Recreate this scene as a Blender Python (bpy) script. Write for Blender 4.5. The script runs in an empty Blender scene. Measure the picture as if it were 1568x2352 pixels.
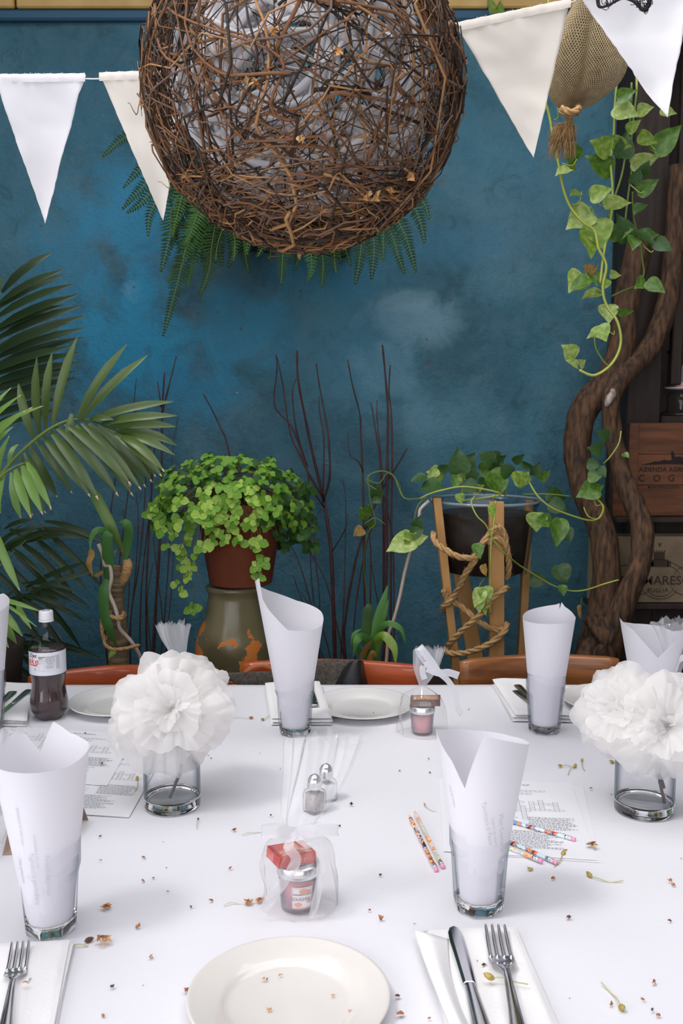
import bpy, math, random
from mathutils import Vector, Matrix, noise
R = random.Random(7)
SC = bpy.context.scene; COL = SC.collection
PI = math.pi
# ---------------------------------------------------------------- camera, light, exposure
F = 2200.0; TH = math.atan(250 / F); CT, ST = math.cos(TH), math.sin(TH)
CAMZ = 1.55; TZ = 0.75
cam = bpy.data.cameras.new('camera'); camo = bpy.data.objects.new('camera', cam); COL.objects.link(camo)
cam.sensor_fit = 'VERTICAL'; cam.sensor_height = 36; cam.lens = 36 * F / 2352
cam.clip_start = .05
camo.location = (0, 0, CAMZ); camo.rotation_euler = (PI / 2 - TH, 0, 0)
cam.dof.use_dof = True; cam.dof.focus_distance = 2.0; cam.dof.aperture_fstop = 9.0
SC.camera = camo
w = bpy.data.worlds.new('sky'); SC.world = w; w.use_nodes = True
bg = w.node_tree.nodes['Background']; bg.inputs[0].default_value = (0.95, 0.945, 1.0, 1); bg.inputs[1].default_value = 1.75
sun = bpy.data.lights.new('sun', 'SUN'); suno = bpy.data.objects.new('sun', sun); COL.objects.link(suno)
sun.energy = .62; sun.angle = math.radians(11); sun.color = (1, .965, .92)
suno.rotation_euler = Vector((.13, .06, -.25)).to_track_quat('-Z', 'Y').to_euler()
suno.location = (-1, -1, 5)
SC.view_settings.view_transform = 'Standard'; SC.view_settings.look = 'None'
SC.view_settings.exposure = 0.67; SC.view_settings.gamma = 1.0
SC.view_settings.use_curve_mapping = False
SC.cycles.max_bounces = 14; SC.cycles.transmission_bounces = 12; SC.cycles.transparent_max_bounces = 24
SC.cycles.diffuse_bounces = 4; SC.cycles.glossy_bounces = 4

# ---------------------------------------------------------------- helpers
def ray(px, py):
    u = (px - 784) / F; v = (py - 1176) / F
    return (u, CT - v * ST, -ST - v * CT)
def P(px, py, Y):                       # the point of the place seen at a spot of the photograph, at distance Y
    d = ray(px, py); t = Y / d[1]
    return Vector((d[0] * t, Y, CAMZ + d[2] * t))
def T(px, py, z=TZ):                    # the same on a horizontal plane
    d = ray(px, py); t = (z - CAMZ) / d[2]
    return Vector((d[0] * t, d[1] * t, z))
def V(*a): return Vector(a)

def mat(name, col, rough=.6, noise_amt=0, scale=20, bump=0, bscale=None, col2=None, metal=0, trans=0, ior=1.45, subs=0,
        spec=.5, sheen=0, coat=0, vec=None, ramp=(.35, .65), detail=5, emis=None, alpha=1):
    m = bpy.data.materials.new(name); m.use_nodes = True
    nt = m.node_tree; N = nt.nodes; L = nt.links
    b = N['Principled BSDF']
    b.inputs['Base Color'].default_value = (*col, 1); b.inputs['Roughness'].default_value = rough
    b.inputs['Metallic'].default_value = metal; b.inputs['Transmission Weight'].default_value = trans
    b.inputs['IOR'].default_value = ior; b.inputs['Specular IOR Level'].default_value = spec
    b.inputs['Sheen Weight'].default_value = sheen; b.inputs['Coat Weight'].default_value = coat
    b.inputs['Alpha'].default_value = alpha
    if subs: b.inputs['Subsurface Weight'].default_value = subs; b.inputs['Subsurface Radius'].default_value = (.02, .02, .02)
    if col2 or bump:
        tc = N.new('ShaderNodeTexCoord'); mp = N.new('ShaderNodeMapping'); L.new(tc.outputs['Object'], mp.inputs[0])
        if vec: mp.inputs['Scale'].default_value = vec
    if col2:
        n = N.new('ShaderNodeTexNoise'); n.inputs['Scale'].default_value = scale; n.inputs['Detail'].default_value = detail
        L.new(mp.outputs[0], n.inputs['Vector'])
        r = N.new('ShaderNodeValToRGB'); L.new(n.outputs[0], r.inputs[0])
        r.color_ramp.elements[0].position = ramp[0]; r.color_ramp.elements[1].position = ramp[1]
        r.color_ramp.elements[0].color = (*col, 1); r.color_ramp.elements[1].color = (*col2, 1)
        L.new(r.outputs[0], b.inputs['Base Color'])
    if bump:
        n2 = N.new('ShaderNodeTexNoise'); n2.inputs['Scale'].default_value = bscale or scale; n2.inputs['Detail'].default_value = 6
        L.new(mp.outputs[0], n2.inputs['Vector'])
        bp = N.new('ShaderNodeBump'); bp.inputs['Strength'].default_value = bump; bp.inputs['Distance'].default_value = .01
        L.new(n2.outputs[0], bp.inputs['Height']); L.new(bp.outputs[0], b.inputs['Normal'])
    return m

def sheet_mat(name, col, tr=.35, rough=.8, col2=None, scale=6, gloss=0, alpha=1.0):     # thin things light passes through: paper, leaves, tissue
    m = bpy.data.materials.new(name); m.use_nodes = True
    nt = m.node_tree; N = nt.nodes; L = nt.links
    b = N['Principled BSDF']; out = N['Material Output']
    b.inputs['Roughness'].default_value = rough; b.inputs['Base Color'].default_value = (*col, 1)
    b.inputs['Specular IOR Level'].default_value = gloss
    t = N.new('ShaderNodeBsdfTranslucent'); t.inputs[0].default_value = (*col, 1)
    if col2:
        tc = N.new('ShaderNodeTexCoord'); n = N.new('ShaderNodeTexNoise'); n.inputs['Scale'].default_value = scale
        n.inputs['Detail'].default_value = 3
        L.new(tc.outputs['Object'], n.inputs['Vector'])
        r = N.new('ShaderNodeValToRGB'); L.new(n.outputs[0], r.inputs[0])
        r.color_ramp.elements[0].position = .38; r.color_ramp.elements[1].position = .74
        r.color_ramp.elements[0].color = (*col, 1); r.color_ramp.elements[1].color = (*col2, 1)
        L.new(r.outputs[0], b.inputs['Base Color']); L.new(r.outputs[0], t.inputs[0])
    mx = N.new('ShaderNodeMixShader'); mx.inputs[0].default_value = tr
    L.new(b.outputs[0], mx.inputs[1]); L.new(t.outputs[0], mx.inputs[2])
    last = mx
    if alpha < 1:
        tp = N.new('ShaderNodeBsdfTransparent'); m2 = N.new('ShaderNodeMixShader'); m2.inputs[0].default_value = alpha
        L.new(tp.outputs[0], m2.inputs[1]); L.new(mx.outputs[0], m2.inputs[2]); last = m2
    L.new(last.outputs[0], out.inputs[0])
    return m

def schlick(N, L, cap=.75):
    lw = N.new('ShaderNodeLayerWeight'); lw.inputs[0].default_value = .5
    p = N.new('ShaderNodeMath'); p.operation = 'POWER'; L.new(lw.outputs['Facing'], p.inputs[0]); p.inputs[1].default_value = 5
    q = N.new('ShaderNodeMath'); q.operation = 'MULTIPLY_ADD'; L.new(p.outputs[0], q.inputs[0]); q.inputs[1].default_value = cap; q.inputs[2].default_value = .035
    return q
def film_mat(name, tint=(1, 1, 1), haze=.12, rough=.08):        # clear thin plastic film: mostly see-through, with sheen and a little haze
    m = bpy.data.materials.new(name); m.use_nodes = True
    nt = m.node_tree; N = nt.nodes; L = nt.links; N.remove(N['Principled BSDF']); out = N['Material Output']
    tp = N.new('ShaderNodeBsdfTransparent'); tp.inputs[0].default_value = (*tint, 1)
    gl = N.new('ShaderNodeBsdfGlossy'); gl.inputs['Roughness'].default_value = rough
    df = N.new('ShaderNodeBsdfDiffuse'); df.inputs[0].default_value = (.92, .92, .95, 1)
    tr = N.new('ShaderNodeBsdfTranslucent'); tr.inputs[0].default_value = (.92, .92, .95, 1)
    fr = schlick(N, L)
    a = N.new('ShaderNodeMixShader'); b = N.new('ShaderNodeMixShader'); c = N.new('ShaderNodeMixShader')
    b.inputs[0].default_value = .5; c.inputs[0].default_value = haze
    L.new(fr.outputs[0], a.inputs[0]); L.new(tp.outputs[0], a.inputs[1]); L.new(gl.outputs[0], a.inputs[2])
    L.new(df.outputs[0], b.inputs[1]); L.new(tr.outputs[0], b.inputs[2])
    L.new(a.outputs[0], c.inputs[1]); L.new(b.outputs[0], c.inputs[2]); L.new(c.outputs[0], out.inputs[0])
    return m

def wloc(o):
    p = Vector((0, 0, 0))
    while o: p += o.location; o = o.parent
    return p
def link(name, me, parent=None):
    o = bpy.data.objects.new(name, me); COL.objects.link(o)
    if parent: o.parent = parent
    return o
def mk(name, vs, fs, m, parent=None, smooth=True, mats=None, mi=None, loc=None, local=False):
    """one mesh object from world-space vertices (kept relative to its parent, or to loc)"""
    off = Vector((0, 0, 0)) if local else (wloc(parent) if parent else (Vector(loc) if loc is not None else Vector((0, 0, 0))))
    me = bpy.data.meshes.new(name)
    me.from_pydata([tuple(Vector(v) - off) for v in vs], [], fs)
    for x in (mats or [m]): me.materials.append(x)
    if mi: me.polygons.foreach_set('material_index', mi)
    if smooth: me.polygons.foreach_set('use_smooth', [True] * len(me.polygons))
    me.update()
    o = link(name, me, parent)
    if not parent and loc is not None: o.location = loc
    return o
def tag(o, label=None, cat=None, group=None, kind=None):
    if label: o['label'] = label
    if cat: o['category'] = cat
    if group: o['group'] = group
    if kind: o['kind'] = kind
    return o
def thing(name, label, cat, loc=(0, 0, 0), rot=0, group=None):
    o = bpy.data.objects.new(name, None); COL.objects.link(o); o.location = loc; o.rotation_euler = (0, 0, rot)
    o.empty_display_size = .05
    return tag(o, label, cat, group)
def centre(vs):
    n = len(vs); x = sum(v[0] for v in vs) / n; y = sum(v[1] for v in vs) / n; z = min(v[2] for v in vs)
    return (x, y, z)

class G:                                # a bag of geometry
    def __init__(s): s.v = []; s.f = []; s.mi = []
    def add(s, vs, fs, mi=0):
        k = len(s.v); s.v += [tuple(v) for v in vs]; s.f += [tuple(i + k for i in f) for f in fs]; s.mi += [mi] * len(fs); return s
    def box(s, a, b, mi=0, bev=0):
        (x0, y0, z0), (x1, y1, z1) = a, b
        if not bev:
            s.add([(x0, y0, z0), (x1, y0, z0), (x1, y1, z0), (x0, y1, z0), (x0, y0, z1), (x1, y0, z1), (x1, y1, z1), (x0, y1, z1)],
                  [(0, 3, 2, 1), (4, 5, 6, 7), (0, 1, 5, 4), (1, 2, 6, 5), (2, 3, 7, 6), (3, 0, 4, 7)], mi)
        else:
            c = bev; vs = []
            for sx, x in ((1, x0), (-1, x1)):
                for sy, y in ((1, y0), (-1, y1)):
                    for sz, z in ((1, z0), (-1, z1)):
                        vs += [(x, y + sy * c, z + sz * c), (x + sx * c, y, z + sz * c), (x + sx * c, y + sy * c, z)]
            def i(a_, b_, c_, k): return (a_ * 4 + b_ * 2 + c_) * 3 + k
            fs = []
            for a_ in (0, 1):
                fs.append((i(a_, 0, 0, 0), i(a_, 0, 1, 0), i(a_, 1, 1, 0), i(a_, 1, 0, 0)))
                fs.append((i(0, a_, 0, 1), i(1, a_, 0, 1), i(1, a_, 1, 1), i(0, a_, 1, 1)))
                fs.append((i(0, 0, a_, 2), i(0, 1, a_, 2), i(1, 1, a_, 2), i(1, 0, a_, 2)))
                for b_ in (0, 1):
                    fs.append((i(a_, b_, 0, 0), i(a_, b_, 1, 0), i(a_, b_, 1, 1), i(a_, b_, 0, 1)))
                    fs.append((i(a_, 0, b_, 0), i(a_, 1, b_, 0), i(a_, 1, b_, 2), i(a_, 0, b_, 2)))
                    fs.append((i(0, a_, b_, 1), i(1, a_, b_, 1), i(1, a_, b_, 2), i(0, a_, b_, 2)))
                    for c_ in (0, 1): fs.append((i(a_, b_, c_, 0), i(a_, b_, c_, 1), i(a_, b_, c_, 2)))
            s.add(vs, fs, mi)
        return s
    def tube(s, pts, r, n=6, mi=0, caps=True, closed=False):
        pts = [Vector(p) for p in pts]; m = len(pts)
        rr = r if isinstance(r, (list, tuple)) else [r] * m
        vs = []; fs = []; nrm = None
        for i, p in enumerate(pts):
            if closed: t = pts[(i + 1) % m] - pts[i - 1]
            else: t = pts[min(i + 1, m - 1)] - pts[max(i - 1, 0)]
            t = t.normalized() if t.length > 1e-9 else Vector((0, 0, 1))
            if nrm is None: nrm = t.orthogonal().normalized()
            nrm = (nrm - t * nrm.dot(t)); nrm = nrm.normalized() if nrm.length > 1e-6 else t.orthogonal().normalized()
            b = t.cross(nrm)
            for j in range(n):
                a = 2 * PI * j / n; vs.append(p + (nrm * math.cos(a) + b * math.sin(a)) * rr[i])
        for i in range(m if closed else m - 1):
            for j in range(n):
                i2 = (i + 1) % m
                fs.append((i * n + j, i * n + (j + 1) % n, i2 * n + (j + 1) % n, i2 * n + j))
        if caps and not closed: fs.append(tuple(range(n - 1, -1, -1))); fs.append(tuple((m - 1) * n + j for j in range(n)))
        return s.add(vs, fs, mi)
    def lathe(s, prof, c=(0, 0, 0), n=32, mi=0, fn=None, cap0=False, cap1=False):
        vs = []; fs = []; m = len(prof)
        for i, (r, z) in enumerate(prof):
            for j in range(n):
                a = 2 * PI * j / n; k = fn(i, a) if fn else 1
                vs.append((c[0] + r * k * math.cos(a), c[1] + r * k * math.sin(a), c[2] + z))
        for i in range(m - 1):
            for j in range(n): fs.append((i * n + j, i * n + (j + 1) % n, (i + 1) * n + (j + 1) % n, (i + 1) * n + j))
        if cap0: fs.append(tuple(range(n - 1, -1, -1)))
        if cap1: fs.append(tuple((m - 1) * n + j for j in range(n)))
        return s.add(vs, fs, mi)
    def grid(s, nu, nv, fn, mi=0, closeu=False):
        vs = [fn(i / (nu - (0 if closeu else 1)), j / (nv - 1)) for j in range(nv) for i in range(nu)]
        fs = []
        for j in range(nv - 1):
            for i in range(nu if closeu else nu - 1):
                i2 = (i + 1) % nu; fs.append((j * nu + i, j * nu + i2, (j + 1) * nu + i2, (j + 1) * nu + i))
        return s.add(vs, fs, mi)
    def xf(s, M): s.v = [tuple(M @ Vector(v)) for v in s.v]; return s
    def mk(s, name, m, parent=None, smooth=True, loc=None, local=False):
        ms = m if isinstance(m, (list, tuple)) else [m]
        return mk(name, s.v, s.f, None, parent, smooth, ms, s.mi, loc, local)

def spline(pts, n=4):                   # Catmull-Rom through points (tuples of any length)
    pts = [tuple(p) for p in pts]; out = []; m = len(pts)
    for i in range(m - 1):
        a, b, c, d = pts[max(i - 1, 0)], pts[i], pts[i + 1], pts[min(i + 2, m - 1)]
        for k in range(n):
            t = k / n
            out.append(tuple(.5 * (2 * q + (r - p) * t + (2 * p - 5 * q + 4 * r - s) * t * t + (3 * q - p - 3 * r + s) * t ** 3)
                             for p, q, r, s in zip(a, b, c, d)))
    out.append(pts[-1]); return out
def solid(o, t, off=0):
    md = o.modifiers.new('thickness', 'SOLIDIFY'); md.thickness = t; md.offset = off; return o
def bev(o, w, s=2):
    md = o.modifiers.new('bevel', 'BEVEL'); md.width = w; md.segments = s; md.limit_method = 'ANGLE'; return o
def text_geo(body, size, fn=None, italic=0, weight=0, space=1.0, align='CENTER'):
    """flat lettering as mesh data: x right, y up, mapped by fn(x, y) -> point"""
    cu = bpy.data.curves.new('t', 'FONT'); cu.body = body; cu.size = size; cu.align_x = align; cu.align_y = 'CENTER'
    cu.shear = italic; cu.offset = weight; cu.space_character = space; cu.resolution_u = 3
    o = bpy.data.objects.new('t', cu); COL.objects.link(o)
    dg = bpy.context.evaluated_depsgraph_get(); dg.update()
    me = o.evaluated_get(dg).to_mesh()
    vs = [fn(v.co.x, v.co.y) for v in me.vertices]; fs = [tuple(p.vertices) for p in me.polygons]
    o.evaluated_get(dg).to_mesh_clear()
    bpy.data.objects.remove(o); bpy.data.curves.remove(cu)
    return vs, fs

# ---------------------------------------------------------------- materials
M = {}
M['cloth'] = mat('tablecloth_weave', (.76, .755, .79), .85, bump=.06, bscale=60, spec=.2, vec=(1, 1, 1))
M['china'] = mat('cream_china', (.72, .69, .65), .12, coat=.3)
M['china_white'] = mat('white_china', (.76, .74, .72), .15, coat=.3)
M['steel'] = mat('polished_steel', (.62, .62, .63), .16, metal=1)
M['napkin'] = mat('napkin_cotton', (.84, .83, .83), .9, bump=.1, bscale=180, spec=.1)
M['paper'] = sheet_mat('menu_paper', (.86, .85, .89), .25, .8)
M['sheet'] = sheet_mat('printed_paper', (.84, .84, .87), .1, .8)
M['ink'] = mat('faded_ink', (.22, .22, .26), .9)
M['ink_light'] = mat('ink_seen_through_paper', (.62, .61, .66), .9)
M['tissue'] = sheet_mat('tissue_paper', (.98, .965, .95), .5, .9, alpha=.72)
M['stem'] = mat('grey_brown_twig', (.10, .085, .09), .8, bump=.3, bscale=60)
M['glass'] = mat('clear_glass', (.97, .985, .99), 0, trans=1, ior=1.46)
def thin_glass(name, edge=(.30, .37, .43)):      # wall of a drinking glass: clear face on, greyer where one looks along it
    m = bpy.data.materials.new(name); m.use_nodes = True
    nt = m.node_tree; N = nt.nodes; L = nt.links; N.remove(N['Principled BSDF']); out = N['Material Output']
    lw = N.new('ShaderNodeLayerWeight'); lw.inputs[0].default_value = .5
    r = N.new('ShaderNodeValToRGB'); L.new(lw.outputs['Facing'], r.inputs[0]); e = r.color_ramp.elements
    e[0].position = .42; e[0].color = (.99, .99, .995, 1); e[1].position = 1; e[1].color = (*edge, 1)
    tp = N.new('ShaderNodeBsdfTransparent'); L.new(r.outputs[0], tp.inputs[0])
    gl = N.new('ShaderNodeBsdfGlossy'); gl.inputs['Roughness'].default_value = .02
    fr = schlick(N, L)
    a = N.new('ShaderNodeMixShader'); L.new(fr.outputs[0], a.inputs[0]); L.new(tp.outputs[0], a.inputs[1]); L.new(gl.outputs[0], a.inputs[2])
    L.new(a.outputs[0], out.inputs[0]); return m
M['thin'] = thin_glass('clear_glass_wall')
M['film'] = film_mat('cellophane', haze=.10)
M['film_dense'] = film_mat('cellophane_gathered', haze=.30, rough=.15)
M['organza'] = sheet_mat('organza_ribbon', (.9, .9, .94), .4, .6, alpha=.5)
M['ribbon'] = sheet_mat('white_ribbon', (.88, .88, .93), .3, .4, gloss=.4, alpha=.85)
M['wax'] = mat('pink_wax', (.80, .42, .44), .5, subs=.2)
M['lid'] = mat('ridged_lid_metal', (.75, .75, .76), .25, metal=1)
M['white'] = mat('white_plastic', (.75, .76, .80), .35)
M['black'] = mat('black_print', (.02, .02, .025), .6)
M['red'] = mat('red_print', (.70, .07, .05), .5)
M['wall'] = None
M['soil'] = mat('potting_soil', (.02, .014, .01), .95, col2=(.05, .035, .025), scale=60, bump=.8, bscale=50)
# ---------------------------------------------------------------- the setting
def wall_material():
    m = bpy.data.materials.new('blue_lime_plaster'); m.use_nodes = True; nt = m.node_tree; N = nt.nodes; L = nt.links
    b = N['Principled BSDF']; b.inputs['Roughness'].default_value = .75; b.inputs['Specular IOR Level'].default_value = .3
    tc = N.new('ShaderNodeTexCoord')
    def nz(scale, det=6, dist=0, rough=.6):
        n = N.new('ShaderNodeTexNoise'); n.inputs['Scale'].default_value = scale; n.inputs['Detail'].default_value = det
        n.inputs['Distortion'].default_value = dist; n.inputs['Roughness'].default_value = rough
        L.new(tc.outputs['Object'], n.inputs['Vector']); return n.outputs[0]
    def ramp(src, p0, c0, p1, c1):
        r = N.new('ShaderNodeValToRGB'); L.new(src, r.inputs[0]); e = r.color_ramp.elements
        e[0].position = p0; e[1].position = p1; e[0].color = (*c0, 1); e[1].color = (*c1, 1); return r.outputs[0]
    def mix(fac, a, bb, mode='MIX'):
        x = N.new('ShaderNodeMix'); x.data_type = 'RGBA'; x.blend_type = mode
        for s, v in ((0, fac), (6, a), (7, bb)):
            if isinstance(v, (int, float)): x.inputs[s].default_value = v
            elif isinstance(v, tuple): x.inputs[s].default_value = (*v, 1)
            else: L.new(v, x.inputs[s])
        return x.outputs[2]
    def blob(c, rx, rz, soft=.6, warp=.25):         # a wall patch, worn spots and painted light alike, ragged by noise
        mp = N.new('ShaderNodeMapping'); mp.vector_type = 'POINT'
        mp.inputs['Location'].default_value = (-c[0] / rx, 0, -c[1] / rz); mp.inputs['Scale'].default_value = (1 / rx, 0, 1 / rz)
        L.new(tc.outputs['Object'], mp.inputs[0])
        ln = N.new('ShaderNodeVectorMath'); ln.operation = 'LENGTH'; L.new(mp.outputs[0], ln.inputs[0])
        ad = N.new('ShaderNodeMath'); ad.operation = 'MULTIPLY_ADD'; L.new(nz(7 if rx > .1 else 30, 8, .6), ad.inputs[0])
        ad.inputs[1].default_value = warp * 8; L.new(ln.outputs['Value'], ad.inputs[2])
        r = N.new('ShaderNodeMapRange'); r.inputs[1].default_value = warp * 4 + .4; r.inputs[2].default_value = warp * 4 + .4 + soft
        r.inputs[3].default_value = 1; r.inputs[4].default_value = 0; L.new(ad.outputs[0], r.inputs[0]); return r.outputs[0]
    c = ramp(nz(1.6, 5, .4), .35, (.034, .105, .142), .70, (.062, .20, .27))
    c = mix(ramp(nz(5, 8, .8), .42, (0, 0, 0), .75, (.55, .55, .55)), c, (.11, .22, .27))
    c = mix(ramp(nz(11, 10, 1.2, .7), .30, (.55, .55, .55), .48, (0, 0, 0)), c, (.026, .068, .085))
    def px(x, y): p = P(x, y, 4.0); return (p.x, p.z)
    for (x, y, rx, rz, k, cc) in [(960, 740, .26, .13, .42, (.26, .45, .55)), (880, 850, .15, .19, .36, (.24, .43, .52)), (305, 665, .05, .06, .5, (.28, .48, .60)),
                                  (300, 780, .34, .30, .85, (.032, .30, .50)), (560, 760, .30, .22, .6, (.042, .27, .43)), (330, 480, .34, .26, .7, (.034, .26, .44)), (460, 900, .26, .16, .6, (.038, .25, .41)), (760, 620, .34, .16, .55, (.045, .24, .37)),  # blues: patina, plus the brighter light on the wall's left centre painted in
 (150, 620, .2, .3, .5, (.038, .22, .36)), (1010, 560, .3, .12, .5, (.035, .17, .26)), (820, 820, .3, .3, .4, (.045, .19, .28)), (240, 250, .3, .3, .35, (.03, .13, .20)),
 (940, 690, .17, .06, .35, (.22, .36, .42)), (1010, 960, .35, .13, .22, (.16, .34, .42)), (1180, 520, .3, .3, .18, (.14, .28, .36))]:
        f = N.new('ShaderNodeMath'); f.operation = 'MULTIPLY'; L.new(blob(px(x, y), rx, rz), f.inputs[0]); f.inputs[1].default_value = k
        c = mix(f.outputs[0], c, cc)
    for (x, y) in [(985, 833), (980, 780), (308, 660), (1035, 690), (652, 832), (690, 668), (553, 755), (500, 717), (1125, 700), (95, 519), (455, 720)]:
        f = N.new('ShaderNodeMath'); f.operation = 'MULTIPLY'; L.new(blob(px(x, y), .02 if x == 985 else .009, .009, .5, .12), f.inputs[0]); f.inputs[1].default_value = .7
        c = mix(f.outputs[0], c, (.12, .07, .045))
    spk = ramp(nz(38, 3, 0), .735, (0, 0, 0), .78, (.7, .7, .7)); c = mix(spk, c, (.35, .48, .55))
    L.new(c, b.inputs['Base Color'])
    # hairline cracks and trowel relief
    vo = N.new('ShaderNodeTexVoronoi'); vo.feature = 'DISTANCE_TO_EDGE'; vo.inputs['Scale'].default_value = 2.6
    wv = N.new('ShaderNodeVectorMath'); wv.operation = 'MULTIPLY_ADD'
    nv = N.new('ShaderNodeTexNoise'); nv.inputs['Scale'].default_value = 5; nv.inputs['Detail'].default_value = 8; L.new(tc.outputs['Object'], nv.inputs['Vector'])
    L.new(nv.outputs['Color'], wv.inputs[0]); wv.inputs[1].default_value = (.5, .5, .5); L.new(tc.outputs['Object'], wv.inputs[2])
    L.new(wv.outputs[0], vo.inputs['Vector'])
    cr = N.new('ShaderNodeMapRange'); cr.inputs[2].default_value = .012; L.new(vo.outputs['Distance'], cr.inputs[0])
    sm = N.new('ShaderNodeMath'); sm.operation = 'MULTIPLY_ADD'; L.new(cr.outputs[0], sm.inputs[0]); sm.inputs[1].default_value = .16; L.new(nz(55, 8, .3), sm.inputs[2])
    s2 = N.new('ShaderNodeMath'); s2.operation = 'MULTIPLY_ADD'; L.new(nz(8, 6, 1), s2.inputs[0]); s2.inputs[1].default_value = 1.4; L.new(sm.outputs[0], s2.inputs[2])
    bp = N.new('ShaderNodeBump'); bp.inputs['Strength'].default_value = .55; bp.inputs['Distance'].default_value = .012
    L.new(s2.outputs[0], bp.inputs['Height']); L.new(bp.outputs[0], b.inputs['Normal'])
    return m
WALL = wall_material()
def struct(name, g, m, smooth=False, **k): o = g.mk(name, m, smooth=smooth, **k); o['kind'] = 'structure'; return o
WY = 4.0
# the plaster wall, its face gently uneven
def wf(u, v):
    x = -2.6 + 5.2 * u; z = 3.12 * v
    return (x, WY + .012 * noise.noise(Vector((x * 1.7, 0, z * 1.7))) , z)
g = G().grid(80, 48, wf); g.add([(-2.6, WY + .15, 0), (2.6, WY + .15, 0), (2.6, WY + .15, 3.12), (-2.6, WY + .15, 3.12)], [(0, 1, 2, 3)])
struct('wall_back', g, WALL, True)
M['floor'] = mat('dark_slate', (.035, .03, .028), .8, col2=(.07, .06, .055), scale=4, bump=.3, bscale=15)
struct('floor', G().box((-2.7, -3, -.1), (2.7, 4.2, 0)), M['floor'])
M['side'] = mat('dark_umber_plaster', (.05, .048, .045), .85, col2=(.075, .07, .065), scale=3, bump=.3, bscale=25)
struct('wall_left', G().box((-2.06, 1.0, 0), (-1.90, 4.2, 3.6)), M['side'])  # unseen; set close in to keep light off the left side
struct('wall_right', G().box((2.0, -2.6, 0), (2.15, 4.2, 3.6)), M['side'])
M['render'] = mat('grey_render', (.55, .54, .53), .85, bump=.2, bscale=25)
struct('wall_front_bounce', G().box((-2.75, -2.6, 0), (2.15, -2.45, .9)), M['render'])  # unseen low wall, added behind the camera to bounce light forward
g = G().box((-2.75, 3.05, 3.56), (2.15, 4.2, 3.66)); g.box((-2.75, -2.6, 3.56), (-1.9, 3.05, 3.66)); g.box((1.6, -2.6, 3.56), (2.15, 3.05, 3.66)); g.box((-1.9, -2.6, 3.56), (1.6, .2, 3.66))   # eaves round the open courtyard; unseen near slab added to dim the near table
struct('ceiling_and_light_block', g, M['side'])
# band of yellow glazed tiles above the plaster
M['tile'] = mat('ochre_glazed_tile', (.50, .30, .07), .35, col2=(.58, .38, .12), scale=8, bump=.15, bscale=30)
M['grout'] = mat('dark_grout', (.06, .055, .05), .9)
tr = struct('trim_1', G().box((-2.6, WY - .02, 3.125), (2.0, WY + .15, 3.55)), M['grout'])
for i in range(9):
    for k in range(2):
        x0 = P(1120, 10, WY).x - .62 * (5 - i); g = G().box((x0 + .004, WY - .045, 3.092 + .215 * k), (x0 + .616, WY - .021, 3.30 + .215 * k), bev=.006)
        g.mk('tile', M['tile'], tr, smooth=False)
struct('trim_2', G().box((-2.6, WY - .035, 3.05), (2.0, WY - .004, 3.091), bev=.008), mat('blue_painted_moulding', (.03, .10, .17), .6))

# low bench along the wall that carries the pots
bench = thing('plant_bench', 'low dark timber bench along the blue wall, under the potted plants', 'bench', (0, 3.5, 0))
M['darkwood'] = mat('stained_dark_wood', (.035, .018, .010), .55, col2=(.06, .03, .016), scale=6, vec=(1, 8, 8), bump=.1)
for i in range(3): G().box((-1.88, 3.02 + .32 * i, .36), (.80, 3.33 + .32 * i, .40), bev=.004).mk('plank', M['darkwood'], bench, False)
for x in (-1.84, -.7, .72):
    for y in (3.06, 3.9): G().box((x, y, 0), (x + .06, y + .06, .36)).mk('leg', M['darkwood'], bench, False)

# ---------------------------------------------------------------- table and cloth
tb = thing('dining_table', 'long dining table hidden under the white tablecloth', 'table', (0, 1.8, 0))
G().box((-1.7, .92, .70), (1.7, 2.64, .745), bev=.004).mk('tabletop', M['darkwood'], tb, False)
for x in (-1.6, 1.54):
    for y in (1.0, 2.5): G().box((x, y, 0), (x + .06, y + .06, .70)).mk('leg', M['darkwood'], tb, False)
TX, TY0, TY1 = 1.72, .90, 2.665
def clothpt(u, v):
    # u, v in -a..1+a : outside 0..1 hangs down
    a = .42
    x = -TX + 2 * TX * min(max(u, 0), 1); y = TY0 + (TY1 - TY0) * min(max(v, 0), 1); z = TZ
    dx = min(u, 0) + max(u - 1, 0); dy = min(v, 0) + max(v - 1, 0); d = max(abs(dx), abs(dy))
    if d > 0:
        z = TZ - .002 - d; w_ = .02 * math.sin((x + y) * 19) * min(1, d * 6)
        if abs(dx) >= abs(dy): x += math.copysign(.006 + w_ + .02 * d, dx)
        else: y += math.copysign(.006 + w_ + .02 * d, dy)
    else:
        # pressed fold lines and a slight swell
        z += .0012 * noise.noise(Vector((x * 3, y * 3, 2)))
    return (x, y, z)
us = [-.21, -.16, -.1, -.05, -.01] + [i / 150 for i in range(151)] + [1.01, 1.05, 1.1, 1.16, 1.21]
vs_ = [-.21, -.16, -.1, -.05, -.01] + [i / 80 for i in range(81)] + [1.01, 1.05, 1.1, 1.16, 1.21]
VV = [clothpt(a_, b_) for b_ in vs_ for a_ in us]; n = len(us)
FF = [(j * n + i, j * n + i + 1, (j + 1) * n + i + 1, (j + 1) * n + i) for j in range(len(vs_) - 1) for i in range(n - 1)]
cl = mk('tablecloth', VV, FF, M['cloth']); tag(cl, 'smooth white tablecloth covering the whole long table', 'tablecloth')

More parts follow.
